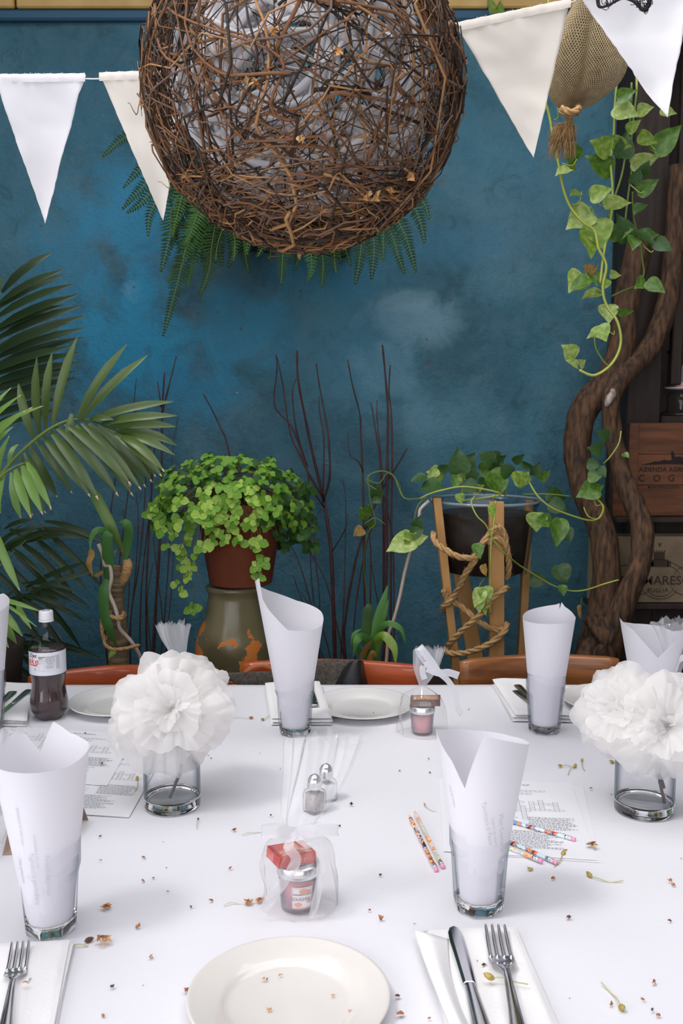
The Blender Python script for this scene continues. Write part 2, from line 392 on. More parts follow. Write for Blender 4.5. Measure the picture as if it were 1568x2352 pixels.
# ---------------------------------------------------------------- chairs
def woodmat(name, c1, c2, rough=.25): return mat(name, c1, rough, col2=c2, scale=3.5, vec=(1.5, 6, 14), coat=.4, detail=8)
M['redwood'] = woodmat('red_lacquered_wood', (.33, .055, .016), (.48, .10, .03)); M['brownwood'] = woodmat('brown_oiled_wood', (.16, .055, .016), (.32, .12, .035), .3)
def chair(label, x0, x1, ytop0, ytop1, Y, m, h):
    a = P(x0, ytop0, Y); b = P(x1, ytop1, Y); cx = (a.x + b.x) / 2
    t = thing('dining_chair', label, 'chair', (cx, Y - .2, 0), group='chairs at the far side of the table')
    N_ = 16
    def f(i, q):  # curved top rail
        u = i / (N_ - 1); x = a.x + (b.x - a.x) * u; z = a.z + (b.z - a.z) * u; cy = Y + .05 * math.sin(PI * u) ; return x, cy, z
    g = G(); rows = []
    sec = [(-.013, -h), (-.016, -h + .01), (-.016, -.014), (-.012, -.004), (-.004, 0), (.008, 0), (.014, -.005), (.016, -.014), (.016, -h + .01), (.012, -h)]
    vs = []
    for i in range(N_):
        x, y, z = f(i, 0)
        e = 1 if 0 < i < N_ - 1 else .6
        for (dy, dz) in sec: vs.append((x, y + dy * e, z + dz if e == 1 else z + dz * .97 - .003))
    k = len(sec); fs = [(i * k + j, i * k + (j + 1) % k, (i + 1) * k + (j + 1) % k, (i + 1) * k + j) for i in range(N_ - 1) for j in range(k)]
    fs += [tuple(range(k - 1, -1, -1)), tuple((N_ - 1) * k + j for j in range(k))]
    g.add(vs, fs); g.mk('top_rail', m, t)
    zt = min(a.z, b.z)
    for x in (a.x + .02, b.x - .055):
        G().box((x, Y, 0), (x + .035, Y + .035, zt - h + .004), bev=.004).mk('leg', m, t, False)
        G().box((x, Y - .42, 0), (x + .035, Y - .385, .44), bev=.004).mk('leg', m, t, False)
    for k in range(4):
        x = a.x + (b.x - a.x) * (k + 1) / 5; G().box((x - .02, Y + .035 , .47), (x + .02, Y + .05, zt - h + .004)).mk('slat', m, t, False)
    G().box((a.x + .01, Y - .43, .44), (b.x - .01, Y - .003, .475), bev=.008).mk('seat', m, t, False)
    return t
chair('glossy red-brown wooden chair at left behind the soda bottle', 66, 400, 1551, 1530, 2.76, M['redwood'], .085)
chair('glossy red-brown wooden chair with the black leather bag over its back', 560, 972, 1521, 1529, 2.76, M['redwood'], .085)
chair('brown straight-topped wooden chair in front of the rope-wrapped planter', 1055, 1420, 1517, 1510, 2.74, M['brownwood'], .10)

# black leather bag hung over the middle chair
M['leather'] = mat('black_leather', (.012, .014, .016), .32, bump=.25, bscale=220); M['suede'] = mat('rough_grey_underside', (.05, .042, .035), .9, col2=(.10, .085, .07), scale=120, bump=.5, bscale=200)
M['tan'] = mat('tan_leather_edge', (.42, .15, .06), .6)
bagt = thing('leather_bag', 'black leather bag with a tan strap hanging over the middle chair back', 'bag', P(680, 1590, 2.72))
def ribbonstrip(name, pts, w, m, parent, th=.003, wdir=None, ns=4):
    pts = [Vector(p) for p in spline([tuple(p) for p in pts], ns)]; vs = []; fs = []
    for i, p in enumerate(pts):
        t = (pts[min(i + 1, len(pts) - 1)] - pts[max(i - 1, 0)]).normalized()
        wd = Vector(wdir) if wdir is not None else t.cross(Vector((0, -1, 0))).normalized()
        wd = (wd - t * wd.dot(t)).normalized(); ww = w[0] + (w[1] - w[0]) * i / (len(pts) - 1) if isinstance(w, tuple) else w
        vs += [p - wd * ww / 2, p + wd * ww / 2]
    fs = [(2 * i, 2 * i + 1, 2 * i + 3, 2 * i + 2) for i in range(len(pts) - 1)]
    o = mk(name, vs, fs, m, parent); solid(o, th); return o
def patch(name, rows, m, parent, th=.004, nu=5, nv=4):   # surface through rows of (px, py, Y)
    rr = [spline([tuple(P(*q)) for q in r], nu) for r in rows]
    cols = [spline([r[i] for r in rr], nv) for i in range(len(rr[0]))]
    nj = len(cols[0]); ni = len(cols); vs = [cols[i][j] for j in range(nj) for i in range(ni)]
    fs = [(j * ni + i, j * ni + i + 1, (j + 1) * ni + i + 1, (j + 1) * ni + i) for j in range(nj - 1) for i in range(ni - 1)]
    o = mk(name, vs, fs, m, parent); solid(o, th); return o
patch('flap', [[(503, 1548, 2.735), (560, 1543, 2.72), (630, 1540, 2.71), (730, 1517, 2.735), (800, 1516, 2.735), (832, 1517, 2.735)],
               [(515, 1556, 2.73), (575, 1573, 2.71), (630, 1580, 2.70), (735, 1580, 2.715), (775, 1573, 2.715), (800, 1560, 2.72)],
               [(535, 1562, 2.725), (575, 1590, 2.71), (640, 1600, 2.70), (735, 1600, 2.70), (770, 1590, 2.70), (780, 1578, 2.70)]], M['suede'], bagt)
patch('body', [[(508, 1560, 2.728), (540, 1576, 2.715), (580, 1585, 2.70)], [(508, 1592, 2.728), (540, 1596, 2.715), (580, 1598, 2.70)], [(508, 1650, 2.735), (540, 1655, 2.73), (580, 1655, 2.72)]], M['leather'], bagt)
patch('fold', [[(793, 1532, 2.715), (808, 1520, 2.69), (824, 1516, 2.69), (833, 1520, 2.725)], [(778, 1558, 2.70), (795, 1555, 2.675), (822, 1553, 2.675), (840, 1556, 2.72)],
               [(762, 1590, 2.70), (790, 1592, 2.672), (822, 1592, 2.672), (846, 1590, 2.72)]], M['leather'], bagt)
ribbonstrip('strap', [P(563, 1545, 2.70), P(580, 1534, 2.69), P(605, 1529, 2.685), P(630, 1540, 2.69), P(650, 1560, 2.70)], .013, M['tan'], bagt, wdir=(.2, -.5, .8))
for x0, x1 in ((588, 612), (735, 757)): patch('tan_tab', [[(x0, 1584, 2.685), (x1, 1580, 2.685)], [(x0, 1592, 2.685), (x1, 1590, 2.685)]], M['tan'], bagt)
# ---------------------------------------------------------------- plates
def plate(label, c, d=.27, m='china', z=TZ + .0008):
    r = d / 2; k = r / .135
    prof = [(0.0, .004), (.04, .004), (.078, .0045), (.083, .0055), (.088, .009), (.094, .0125), (.112, .0165), (.130, .0205), (.1335, .0215), (.135, .0205),
            (.1345, .0185), (.125, .016), (.098, .0095), (.090, .004), (.084, 0), (.080, .0), (.078, .002), (.0, .002)]
    g = G().lathe([(a * k, b * k) for a, b in prof], (0, 0, 0), 96); o = g.mk('dinner_plate', M[m]); o.location = (c[0], c[1], z)
    return tag(o, label, 'plate', 'round white dinner plates on the tablecloth')
fc = Vector((( T(438, 2275, .772).x + T(889, 2275, .772).x) / 2, T(660, 2149, .772).y - .135, 0))
plate('cream dinner plate nearest the camera, with dried petal crumbs on it', fc)
bc = Vector(((T(720, 1612, .772).x + T(947, 1612, .772).x) / 2, T(830, 1612, .772).y, 0))
plate('white dinner plate at the far table edge between rolled menu and gift bag', bc, .265, 'china_white')
plate('white dinner plate beside the soda bottle, half hidden by paper flowers', (T(160, 1606, .772).x + .1325, T(160, 1606, .772).y, 0), .265, 'china_white')
plate('white dinner plate at far right, partly hidden by glass and paper flower', (T(1290, 1600, .772).x + .1325, T(1290, 1602, .772).y, 0), .265, 'china_white')

import bmesh
def weld(o):
    bm = bmesh.new(); bm.from_mesh(o.data); bmesh.ops.remove_doubles(bm, verts=bm.verts, dist=1e-6); bm.to_mesh(o.data); bm.free(); return o
# ---------------------------------------------------------------- tumblers and rolled menus
def tumbler(label, c, H=.148, rr=.0485, rb=.039, rot=.2):
    prof = []; N_ = 64
    def facet(a, k):   # octagon-like below the shoulder
        aa = ((a + rot) % (PI / 4)) - PI / 8; f = math.cos(PI / 8) / math.cos(aa) * 1.03; return 1 + (f - 1) * k
    base = [(0.0, 0.0, 0), (rb * .85, 0.0, 1), (rb * .97, .004, 1), (rb, .012, 1), (rb + .0006, .02, .9), (rb - .004, .0215, .5), (rb - .010, .0165, 0), (rb * .4, .0155, 0), (0.0, .0155, 0)]
    rows = [(rb + .0006, .02, .9), (rb + .0025, .05, 1), (rb + .0045, .082, 1), (rb + .0055, .094, .9), (rb + .0072, .1, .3), (rb + .0082, .106, 0),
            (rr - .0006, H - .004, 0), (rr - .0006, H - .001, 0), (rr - .0015, H, 0), (rr - .0025, H - .001, 0), (rr - .003, H - .006, 0), (rb + .0048, .106, 0), (rb + .003, .095, .3),
            (rb - .0008, .06, .3), (rb - .004, .0215, .5)]
    def turn(name, rows, m, par):
        vs = []; fs = []
        for (r, z, k) in rows:
            for j in range(N_):
                a = 2 * PI * j / N_; q = facet(a, k) if k else 1; vs.append((r * q * math.cos(a), r * q * math.sin(a), z))
        for i in range(len(rows) - 1):
            for j in range(N_): fs.append((i * N_ + j, i * N_ + (j + 1) % N_, (i + 1) * N_ + (j + 1) % N_, (i + 1) * N_ + j))
        return mk(name, vs, fs, m, par, local=True)
    t = thing('drinking_glass', label, 'glass', (c[0], c[1], TZ + .0008), group='faceted glass tumblers with rolled menus')
    turn('glass_wall', rows, M['thin'], t); weld(turn('glass_base', base, M['glass'], t))
    return t
def zat(py, Y): return P(784, py, Y).z
def menu(label, c, rb, top, tops, notch, seed=0, lean=(0, 0), lap=25):
    """paper rolled into a cone: rb radius low in the glass, top=(radius, z above the table), tops = [(deg, photo row)], notch = seam angle"""
    t = thing('rolled_menu', label, 'menu', (c[0], c[1], TZ + .019), group='menus rolled up in the tumblers')
    rt, zt = top; z0 = .019
    def rad(z): return rb + (rt - rb) * (z - z0) / (zt - z0)
    pts = []
    for deg, py in tops:
        a = math.radians(deg); z = .3
        for _ in range(6): z = zat(py, c[1] + rad(z) * math.sin(a) + lean[1] * z) - TZ
        pts.append((deg, z))
    pts.sort()
    def ztop(deg):
        if deg <= pts[0][0]: return pts[0][1]
        for (d0, a0), (d1, a1) in zip(pts, pts[1:]):
            if d0 <= deg <= d1: return a0 + (a1 - a0) * (deg - d0) / (d1 - d0 + 1e-9)
        return pts[-1][1]
    NU, NV = 90, 22
    def f(u, v):
        deg = notch + (360 + lap) * u; zt_ = ztop(notch + 360 * u) ; z = z0 + (zt_ - z0) * v
        r = rad(z) * (1 + .0 * u) - (.0016 * max(0, u - .3)) - .0006
        a = math.radians(deg); r *= 1 + .012 * math.sin(2 * a + seed)
        return (c[0] + r * math.cos(a) + lean[0] * z, c[1] + r * math.sin(a) + lean[1] * z, TZ + z)
    g = G().grid(NU, NV, f); o = g.mk('paper', M['paper'], t)
    def on(deg, z, out=.0009):
        a = math.radians(deg); r = rad(z) + out; return (c[0] + r * math.cos(a) + lean[0] * z, c[1] + r * math.sin(a) + lean[1] * z, TZ + z)
    return t, on, rad
def menu_text(t, on, rad, body, size, deg, z, tilt=0, mirror=1):
    ct, st_ = math.cos(math.radians(tilt)), math.sin(math.radians(tilt))
    def fn(x, y):            # reads downwards
        x *= 1; u = x * ct - y * st_; v = x * st_ + y * ct; zz = z - u
        return on(deg + math.degrees(v * mirror / rad(zz)), zz)
    vs, fs = text_geo(body, size, fn); mk('lettering', vs, fs, M['ink_light'], t)
cC = T(677, 1684); cR = T(1250, 1679); cFL = T(118, 2135); cFR = T(1098, 2085)
# rows from the photo: seam angle first and last
tumbler('faceted tumbler in the middle of the far side, holding a tall pointed menu', cC)
t, on, rad = menu('white menu rolled to a tall point in the middle tumbler', cC, .031, (.077, .30), [(190, 1322), (225, 1398), (258, 1447), (300, 1450), (340, 1436), (375, 1408), (430, 1380), (480, 1352), (515, 1335), (550, 1322)], 190, lean=(-.01, 0))
menu_text(t, on, rad, 'l', .02, 165, .23); 
tumbler('faceted tumbler behind the right paper flowers, before the brown chair', cR, rot=.05)
menu('white menu rolled with a small notched top in the tumbler before the brown chair', cR, .033, (.066, .30), [(52, 1431), (54, 1385), (65, 1389), (90, 1393), (135, 1404), (180, 1422), (225, 1431), (270, 1433), (320, 1428), (360, 1415), (395, 1395), (404, 1384), (412, 1431)], 52, lap=8, lean=(.015, 0))
tumbler('faceted tumbler nearest on the left, above the left fork', cFL, rot=.1)
t, on, rad = menu('grey-white menu rolled open with a V notch, in the near left tumbler', cFL, .034, (.068, .26), [(106, 1738), (126, 1682), (150, 1700), (180, 1735), (225, 1762), (270, 1777), (315, 1765), (360, 1722), (400, 1700), (425, 1683), (446, 1656), (466, 1738)], 106, lap=6, lean=(-.022, 0))
for b_, s_, d_, z_ in (('Margherita', .0095, 238, .115), ('Tagliolini al pomodoro', .0095, 263, .105), ('Homemade fresh pasta', .006, 272, .15), ('Focaccia del giorno', .0085, 288, .11), ('Selection of own type', .007, 252, .19)): menu_text(t, on, rad, b_, s_, d_, z_)
tumbler('faceted tumbler nearest on the right, above the knife and fork', cFR, rot=.3)
t, on, rad = menu('grey-white menu rolled with a diagonal overlap, in the near right tumbler', cFR, .031, (.073, .28), [(236, 1820), (262, 1690), (290, 1703), (330, 1711), (360, 1706), (400, 1692), (450, 1678), (500, 1673), (540, 1673), (575, 1745), (596, 1822)], 236, lap=5, lean=(.01, 0))
for b_, s_, d_, z_ in (('Main Course or', .011, 300, .145), ('Tavolozza di Pesce', .010, 272, .165), ('Angela salad', .007, 214, .2), ('Spaghetti alla chitarra', .006, 285, .15)): menu_text(t, on, rad, b_, s_, d_, z_, 12)
cX = T(1492, 1672); tumbler('faceted tumbler almost wholly hidden behind the right paper flowers', cX)
menu('white menu rolled wide open behind the right paper flowers', cX, .033, (.082, .27), [(262, 1512), (215, 1446), (185, 1424), (165, 1416), (152, 1428), (110, 1432), (60, 1438), (35, 1450), (15, 1448), (-10, 1446), (-40, 1428), (-98, 1512)][::-1], -98, lap=0)
cY = T(-28, 1672); tumbler('faceted tumbler at the far left edge, only its menu in view', cY)
menu('white menu rolled in the tumbler at the left picture edge', cY, .033, (.062, .30), [(100, 1385), (180, 1420), (270, 1425), (340, 1395), (400, 1365), (460, 1385)], 100)

# ---------------------------------------------------------------- vases and paper flowers
def vase(label, c, r, H):
    t = thing('glass_vase', label, 'vase', (c[0], c[1], TZ + .0008), group='clear cylinder vases of paper flowers')
    G().lathe([(r, .021), (r, H - .001), (r - .0015, H), (r - .003, H - .001), (r - .003, .024)], (0, 0, 0), 72).mk('glass_wall', M['thin'], t, local=True)
    weld(G().lathe([(0, 0), (r * .93, 0), (r * .99, .003), (r, .008), (r, .021), (r - .003, .024), (r - .006, .019), (r * .7, .0165), (0, .0155)], (0, 0, 0), 72).mk('glass_base', M['glass'], t, local=True))
    return t
vL = T(396, 1851); vR = T(1478, 1862)
vase('clear cylinder vase on the left, with one grey stem inside', vL, .056, .17)
vase('clear cylinder vase at the right edge, with three cut stems inside', vR, .0575, .20)
def pompom(label, c, face, r, stem, seed, layers=9, group='white tissue paper flowers in the vases'):
    t = thing('paper_flower', label, 'paper flower', c, group=group)
    c = Vector(c); n = Vector(face).normalized(); a = n.orthogonal().normalized(); b = n.cross(a); rs = random.Random(seed)
    for L_ in range(layers):
        q = L_ / (layers - 1)                         # 0 = heart, 1 = outermost
        open_ = .5 + 1.35 * q ** .8                   # angle between the petal edge and the facing direction
        rr = r * (.38 + .62 * q ** .7); off = rs.random() * 6; ruff = .24 - .10 * q; nl = rs.choice([2, 3, 4])
        jn = (n + Vector((rs.uniform(-.28, .28), rs.uniform(-.15, .15), rs.uniform(-.25, .25))) * (1 - .4 * q)).normalized(); ja = (a - jn * a.dot(jn)).normalized(); jb = jn.cross(ja); jc = c + Vector((rs.uniform(-.1, .1), 0, rs.uniform(-.1, .1))) * r
        def f(u, v, jn=jn, ja=ja, jb=jb, jc=jc, rr=rr, open_=open_, off=off, ruff=ruff, nl=nl, L_=L_):
            ph = 2 * PI * u
            an = open_ * (.35 + .65 * v) + ruff * v * (math.sin(nl * ph + off) * .6 + .8 * noise.noise(Vector((math.cos(ph) * 1.7 + off, math.sin(ph) * 1.7, L_ + v * .6))))
            crinkle = .025 * v * noise.noise(Vector((math.cos(ph) * 9, math.sin(ph) * 9, L_ * 3 + v * 3)))
            edge = 1 + .26 * noise.noise(Vector((math.cos(ph) * 2.2, math.sin(ph) * 2.2, L_ * 5.))) + .03 * noise.noise(Vector((math.cos(ph) * 14, math.sin(ph) * 14, L_ * 5.)))
            s_ = rr * v * edge; an += crinkle * 4
            return jc - jn * r * .25 + (ja * math.cos(ph) + jb * math.sin(ph)) * s_ * math.sin(an) + jn * s_ * math.cos(an)
        G().grid(110, 12, f, closeu=True).mk('petal_layer', M['tissue'], t)
    if stem:
        G().tube(spline([c - n * r * .2, c - n * r * .35 + Vector((0, 0, -.01))] + [Vector(s_) for s_ in stem], 4), .0032, 7).mk('stem', M['stem'], t)
    return t
def PT(x, y, Y): return P(x, y, Y)
yl = vL.y
pompom('large tissue flower facing front in the left vase', PT(388, 1632, yl - .03), (.06, -1, .30), .118, [P(418, 1745, yl - .005), P(403, 1800, yl), P(389, 1833, yl - .01)], 3, 10)
pompom('tall tissue flower rising behind in the left vase', PT(425, 1575, yl + .06), (.25, -.7, .85), .098, [P(425, 1700, yl + .03)], 11, 8)
pompom('side tissue flower leaning left out of the left vase', PT(305, 1655, yl + .02), (-.75, -.85, .35), .085, [P(365, 1700, yl + .01)], 21, 7)
yr = vR.y
pompom('left-hand tissue flower in the right vase', PT(1420, 1632, yr - .02), (-.45, -1, .35), .092, [P(1505, 1770, yr), P(1515, 1800, yr - .01)], 31, 9)
pompom('right-hand tissue flower in the right vase, cut by the picture edge', PT(1535, 1668, yr - .05), (.05, -1, .30), .105, [P(1512, 1770, yr - .01), P(1526, 1847, yr + .0)], 41, 10)
pompom('small tissue flower behind the other two in the right vase', PT(1475, 1605, yr + .05), (.1, -.5, .9), .06, [P(1518, 1790, yr), P(1524, 1806, yr)], 51, 6)
# ---------------------------------------------------------------- napkins
def napkin(label, quad, layers=3, th=.0035, wave=.002, seed=1, m='napkin', fold_up=None):
    """quad: four photo spots (far-left, far-right, near-right, near-left) on the table"""
    q = [T(*p) for p in quad]; cen = sum(q, Vector()) / 4
    t = thing('napkin', label, 'napkin', (cen.x, cen.y, TZ), group='folded white cotton napkins')
    rs = random.Random(seed)
    for k in range(layers):
        ins = .003 * k; z0 = TZ + .001 + th * k * 1.1
        jit = [Vector((rs.uniform(-.004, .004), rs.uniform(-.004, .004), 0)) for _ in range(4)]
        qq = [p + (cen - p).normalized() * ins + j * (1 if k else .3) for p, j in zip(q, jit)]
        def surf(u, v, dz):
            e = min(u, 1 - u, v, 1 - v); rnd = th * .5 * (1 - min(1, e / .03)) ** 2
            p = qq[3].lerp(qq[2], u).lerp(qq[0].lerp(qq[1], u), v)
            w_ = wave * (k + .4) * (noise.noise(Vector((u * 2.5 + seed, v * 2.5, k))) + .5) * min(1, e * 12 + .2)
            return (p.x, p.y, z0 + (dz * (th - rnd) if dz else rnd) + max(w_, 0))
        nu, nv = 28, 28
        g = G().grid(nu, nv, lambda u, v: surf(u, v, 1)); g.grid(nu, nv, lambda u, v: surf(u, v, 0))
        # rim
        idx = [i for i in range(nu)] + [j * nu + nu - 1 for j in range(1, nv)] + [(nv - 1) * nu + i for i in range(nu - 2, -1, -1)] + [j * nu for j in range(nv - 2, 0, -1)]
        o = nu * nv; g.f += [(idx[i], idx[(i + 1) % len(idx)], idx[(i + 1) % len(idx)] + o, idx[i] + o) for i in range(len(idx))]; g.mi += [0] * len(idx)
        g.mk('fold', M[m], t)
    if fold_up: patch_np(fold_up, t)
    return t
def patch_np(rows, t):
    rr = [spline([tuple(T(x, y, TZ + h)) for x, y, h in r], 5) for r in rows]; cols = [spline([r[i] for r in rr], 5) for i in range(len(rr[0]))]
    nj = len(cols[0]); ni = len(cols); vs = [cols[i][j] for j in range(nj) for i in range(ni)]
    fs = [(j * ni + i, j * ni + i + 1, (j + 1) * ni + i + 1, (j + 1) * ni + i) for j in range(nj - 1) for i in range(ni - 1)]
    solid(mk('fold', vs, fs, M['napkin'], t), .002)
napkin('white napkin under the near right knife and fork, beside the cream plate', [(965, 2148), (1186, 2138), (1310, 2420), (1045, 2450)], 3, seed=2,
       fold_up=[[(950, 2135, .013), (985, 2145, .026), (1030, 2158, .014)], [(975, 2210, .011), (1003, 2220, .028), (1035, 2230, .013)], [(1010, 2300, .011), (1036, 2310, .030), (1062, 2320, .013)], [(1050, 2400, .011), (1080, 2410, .030), (1110, 2420, .013)]])
napkin('white napkin under the near left fork, running out of the picture', [(-90, 2182), (168, 2172), (118, 2420), (-140, 2450)], 3, seed=5)
napkin('white napkin with steel cutlery at the far left, beside the soda bottle', [(-60, 1576), (76, 1582), (62, 1672), (-80, 1668)], 3, .006, seed=7)
napkin('white folded napkin behind the middle tumbler, with a spoon handle', [(608, 1580), (735, 1578), (765, 1668), (622, 1668)], 3, .006, seed=9)
napkin('white folded napkin behind the tumbler before the brown chair', [(1130, 1575), (1215, 1575), (1318, 1662), (1178, 1660)], 3, .007, seed=12)

# ---------------------------------------------------------------- cutlery (life size, point at +y)
def loft(name, sections, m, parent, k=10):
    """sections: (y, halfwidth, z, thickness, dent)"""
    vs = []; fs = []
    sections = spline(sections, 4)
    for (y, w_, z, th, dent) in sections:
        w_ = max(w_, .0002)
        for j in range(k):
            a = 2 * PI * j / k; x = w_ * math.cos(a); zz = th * .5 * math.sin(a)
            vs.append((x, y, z + zz - dent * (1 - (x / w_) ** 2)))
    n = len(sections)
    fs = [(i * k + j, i * k + (j + 1) % k, (i + 1) * k + (j + 1) % k, (i + 1) * k + j) for i in range(n - 1) for j in range(k)]
    fs += [tuple(range(k - 1, -1, -1)), tuple((n - 1) * k + j for j in range(k))]
    return mk(name, vs, fs, m, parent, local=True)
def handle_grooves(t, y0, y1, w0, w1, z0, z1, m):
    for s in (-1, 1): G().tube([(s * (w0 + (w1 - w0) * k / 6) * .72, y0 + (y1 - y0) * k / 6, z0 + (z1 - z0) * k / 6 + .0016) for k in range(7)], .0008, 5).mk('handle_line', m, t, local=True)
def fork(label, loc, rot, tilt=0, s=1.0):
    t = thing('dinner_fork', label, 'fork', loc, rot, 'steel forks and knives on the napkins'); m = M['steel']
    loft('handle', [(-.115, .0095, .006, .0035, 0), (-.10, .0105, .0055, .0035, 0), (-.06, .0075, .006, .0035, 0), (-.015, .0036, .010, .0035, 0), (.012, .0032, .013, .0035, 0), (.03, .006, .011, .003, 0), (.040, .0122, .0075, .0025, .001), (.047, .0128, .0055, .0022, .001), (.056, .0125, .0045, .002, .0006), (.058, .0115, .0045, .001, 0)], m, t, 12)
    handle_grooves(t, -.10, .02, .010, .0034, .0055, .0135, m)
    for k in range(4):
        x = (-1.5 + k) * .0068
        g = G(); pts = [(x, .054, .0045), (x * .98, .07, .0042), (x * .96, .088, .0060), (x * .95, .103, .0095), (x * .95, .106, .0102)]
        g.tube(spline(pts, 3), [.0021] * 7 + [.0018, .0017, .0015, .0012, .0009, .0005], 7); g.mk('tine', m, t, local=True)
    t.scale = (s, s, s); return t
def knife(label, loc, rot, s=1.0):
    t = thing('dinner_knife', label, 'knife', loc, rot, 'steel forks and knives on the napkins'); m = M['steel']
    loft('handle', [(-.12, .010, .006, .005, 0), (-.10, .0105, .006, .006, 0), (-.05, .0085, .006, .006, 0), (-.01, .0065, .006, .006, 0), (.0, .0068, .006, .0055, 0)], m, t, 12)
    handle_grooves(t, -.10, -.005, .010, .0065, .006, .006, m)
    L_ = [(-.0072, 0), (-.0078, .03), (-.0085, .06), (-.0092, .085), (-.0085, .103), (-.005, .113), (0, .115), (.005, .113), (.0073, .105), (.0078, .09), (.0078, .05), (.0068, .0)]
    g = G(); n = len(L_)
    vs = [(x, y, .0055) for x, y in L_] + [(x, y, .0068) for x, y in L_] + [(x * .55, .003 + y * .97, .0078) for x, y in L_]
    fs = [tuple(range(n - 1, -1, -1)), tuple(2 * n + i for i in range(n))] + [(i, (i + 1) % n, n + (i + 1) % n, n + i) for i in range(n)] + [(n + i, n + (i + 1) % n, 2 * n + (i + 1) % n, 2 * n + i) for i in range(n)]
    mk('blade', vs, fs, m, t, local=True, smooth=False); t.scale = (s, s, s); return t
def lay(px0, px1, y_local=(.105, -.02), z=TZ + .013):   # place so that local +y points run through two photo spots
    a = T(*px0, z); b = T(*px1, z); d = (a - b) if y_local[0] > y_local[1] else (b - a); rot = math.atan2(d.y, d.x) - PI / 2; s = d.length / abs(y_local[0] - y_local[1])
    o = a - d.normalized() * y_local[0] * s; return (o.x, o.y, z), rot, s
l, r_, s = lay((1136, 2144), (1162, 2262), (.106, .018)); fork('steel fork lying right of the knife on the near right napkin', l, r_, s=s)
l, r_, s = lay((1041, 2140), (1078, 2272), (.115, 0)); knife('round-tipped steel knife beside the fork on the near right napkin', l, r_, s=s)
l, r_, s = lay((48, 2180), (30, 2280), (.106, .018)); fork('steel fork on the near left napkin, with dried bud caught in its tines', l, r_, s=s)
zb = TZ + .020
l, r_, s = lay((66, 1590), (28, 1622), (-.12, 0), zb); knife('steel knife lying diagonally on the far left napkin, handle uppermost', (l[0], l[1], zb), r_, s=min(s, 1.25))
l, r_, s = lay((30, 1594), (0, 1625), (-.115, -.02), zb); fork('steel fork handle beside the knife on the far left napkin', (l[0], l[1], zb), r_, s=min(abs(s), 1.2))
zc = TZ + .022
l, r_, s = lay((1186, 1577), (1215, 1607), (-.12, -.02), zc); knife('dark reflecting knife handle behind the tumbler before the brown chair', (l[0], l[1], zc), r_, s=1.1)
l, r_, s = lay((1176, 1584), (1212, 1618), (-.115, -.02), zc); fork('dark reflecting fork handle beside the knife behind that tumbler', (l[0], l[1], zc), r_, s=1.1)
l, r_, s = lay((726, 1658), (716, 1600), (-.12, -.02), zc); knife('dark steel knife handle on the napkin behind the middle tumbler', (l[0], l[1], zc), r_, s=1.15)
# ---------------------------------------------------------------- soda bottle
bp_ = T(114, 1648); bl = thing('soda_bottle', 'clear plastic soda bottle with white label and cap, half full of dark cola', 'bottle', (bp_.x, bp_.y, TZ + .0008))
def brad(z):
    pts = [(0, .030), (.004, .036), (.02, .045), (.045, .0475), (.07, .0435), (.092, .0405), (.108, .0425), (.120, .0450), (.130, .0450), (.180, .0450), (.184, .0457), (.192, .044), (.205, .038), (.222, .027), (.236, .0175), (.246, .0145), (.2535, .0145)]
    for (a, b), (c_, d) in zip(pts, pts[1:]):
        if a <= z <= c_: k = (z - a) / (c_ - a); k = k * k * (3 - 2 * k) if z > .2 else k; return b + (d - b) * k
    return pts[-1][1]
zs = [0, .002, .004, .008, .014, .02, .028, .036, .045, .055, .065, .075, .085, .095, .105, .115, .125, .13, .15, .178, .182, .187, .192, .198, .205, .212, .22, .228, .236, .242, .248, .2535]
def foot(i, a): z = zs[i]; k = max(0, 1 - z / .03); return 1 - .16 * k * (.5 + .5 * math.cos(5 * a)) ** 2
M['pet'] = thin_glass('clear_bottle_plastic', (.42, .46, .5))
G().lathe([(brad(z), z) for z in zs], n=60, fn=foot, cap0=True).mk('bottle_body', M['pet'], bl, local=True)
M['cola'] = mat('dark_cola', (.045, .022, .022), .12, coat=.6)
zc_ = [z for z in zs if z <= .182]
G().lathe([(brad(z) - .0018, z + .001) for z in zc_] , n=60, fn=lambda i, a: foot(i, a), cap0=True, cap1=True).mk('cola', M['cola'], bl, local=True)
lab = G().lathe([(.0455, .121), (.0455, .180)], n=60).mk('label', M['white'], bl, local=True)
def onlab(cx, cz, r=.0460):
    return lambda x, y: (r * math.cos(cx + x / r), r * math.sin(cx + x / r), cz + y)
fa = -PI / 2
def lt(body, size, ang, z, m, sh=0, wt=0, sp=1.0, al='CENTER'):
    vs, fs = text_geo(body, size, onlab(fa + ang, z), sh, wt, sp, al); mk('lettering', vs, fs, M[m], lab, local=True, smooth=False)
lt('Diet', .0135, -.58, .1715, 'black', .3, .0002); lt('Coke', .023, -.80, .1575, 'red', .15, .0002, 1.12)
g = G(); g.grid(12, 2, lambda u, v: onlab(fa - 1.1, .1475)(u * .0375, (v - .5) * (.0005 + .0035 * u))); g.mk('red_swoosh', M['red'], lab, local=True)
lt('0', .006, -.42, .1395, 'black'); lt('CALORIES', .0022, -.42, .1355, 'black')
lt('Nutrition', .0042, -.04, .169, 'black', 0, .0001); lt('Facts', .0042, -.08, .1655, 'black', 0, .0001)
for k, b_ in enumerate(['Serv. Size', '1 Bottle', 'Calories 0']): lt(b_, .0032, -.05, .162 - .0036 * k - (.0015 if k == 2 else 0), 'ink')
for k, b_ in enumerate(['Amount Per Serving %DV', 'Total Fat 0g   0%', 'Sodium 70mg   3%', 'Total Carb 0g   0%', 'Protein 0g']): lt(b_, .0032, .42, .1695 - .0043 * k, 'ink', 0, .00005)
g = G()
for k in range(5): g.grid(8, 2, lambda u, v, k=k: onlab(fa + .2, .1672 - .0043 * k)(u * .021, v * .0004))
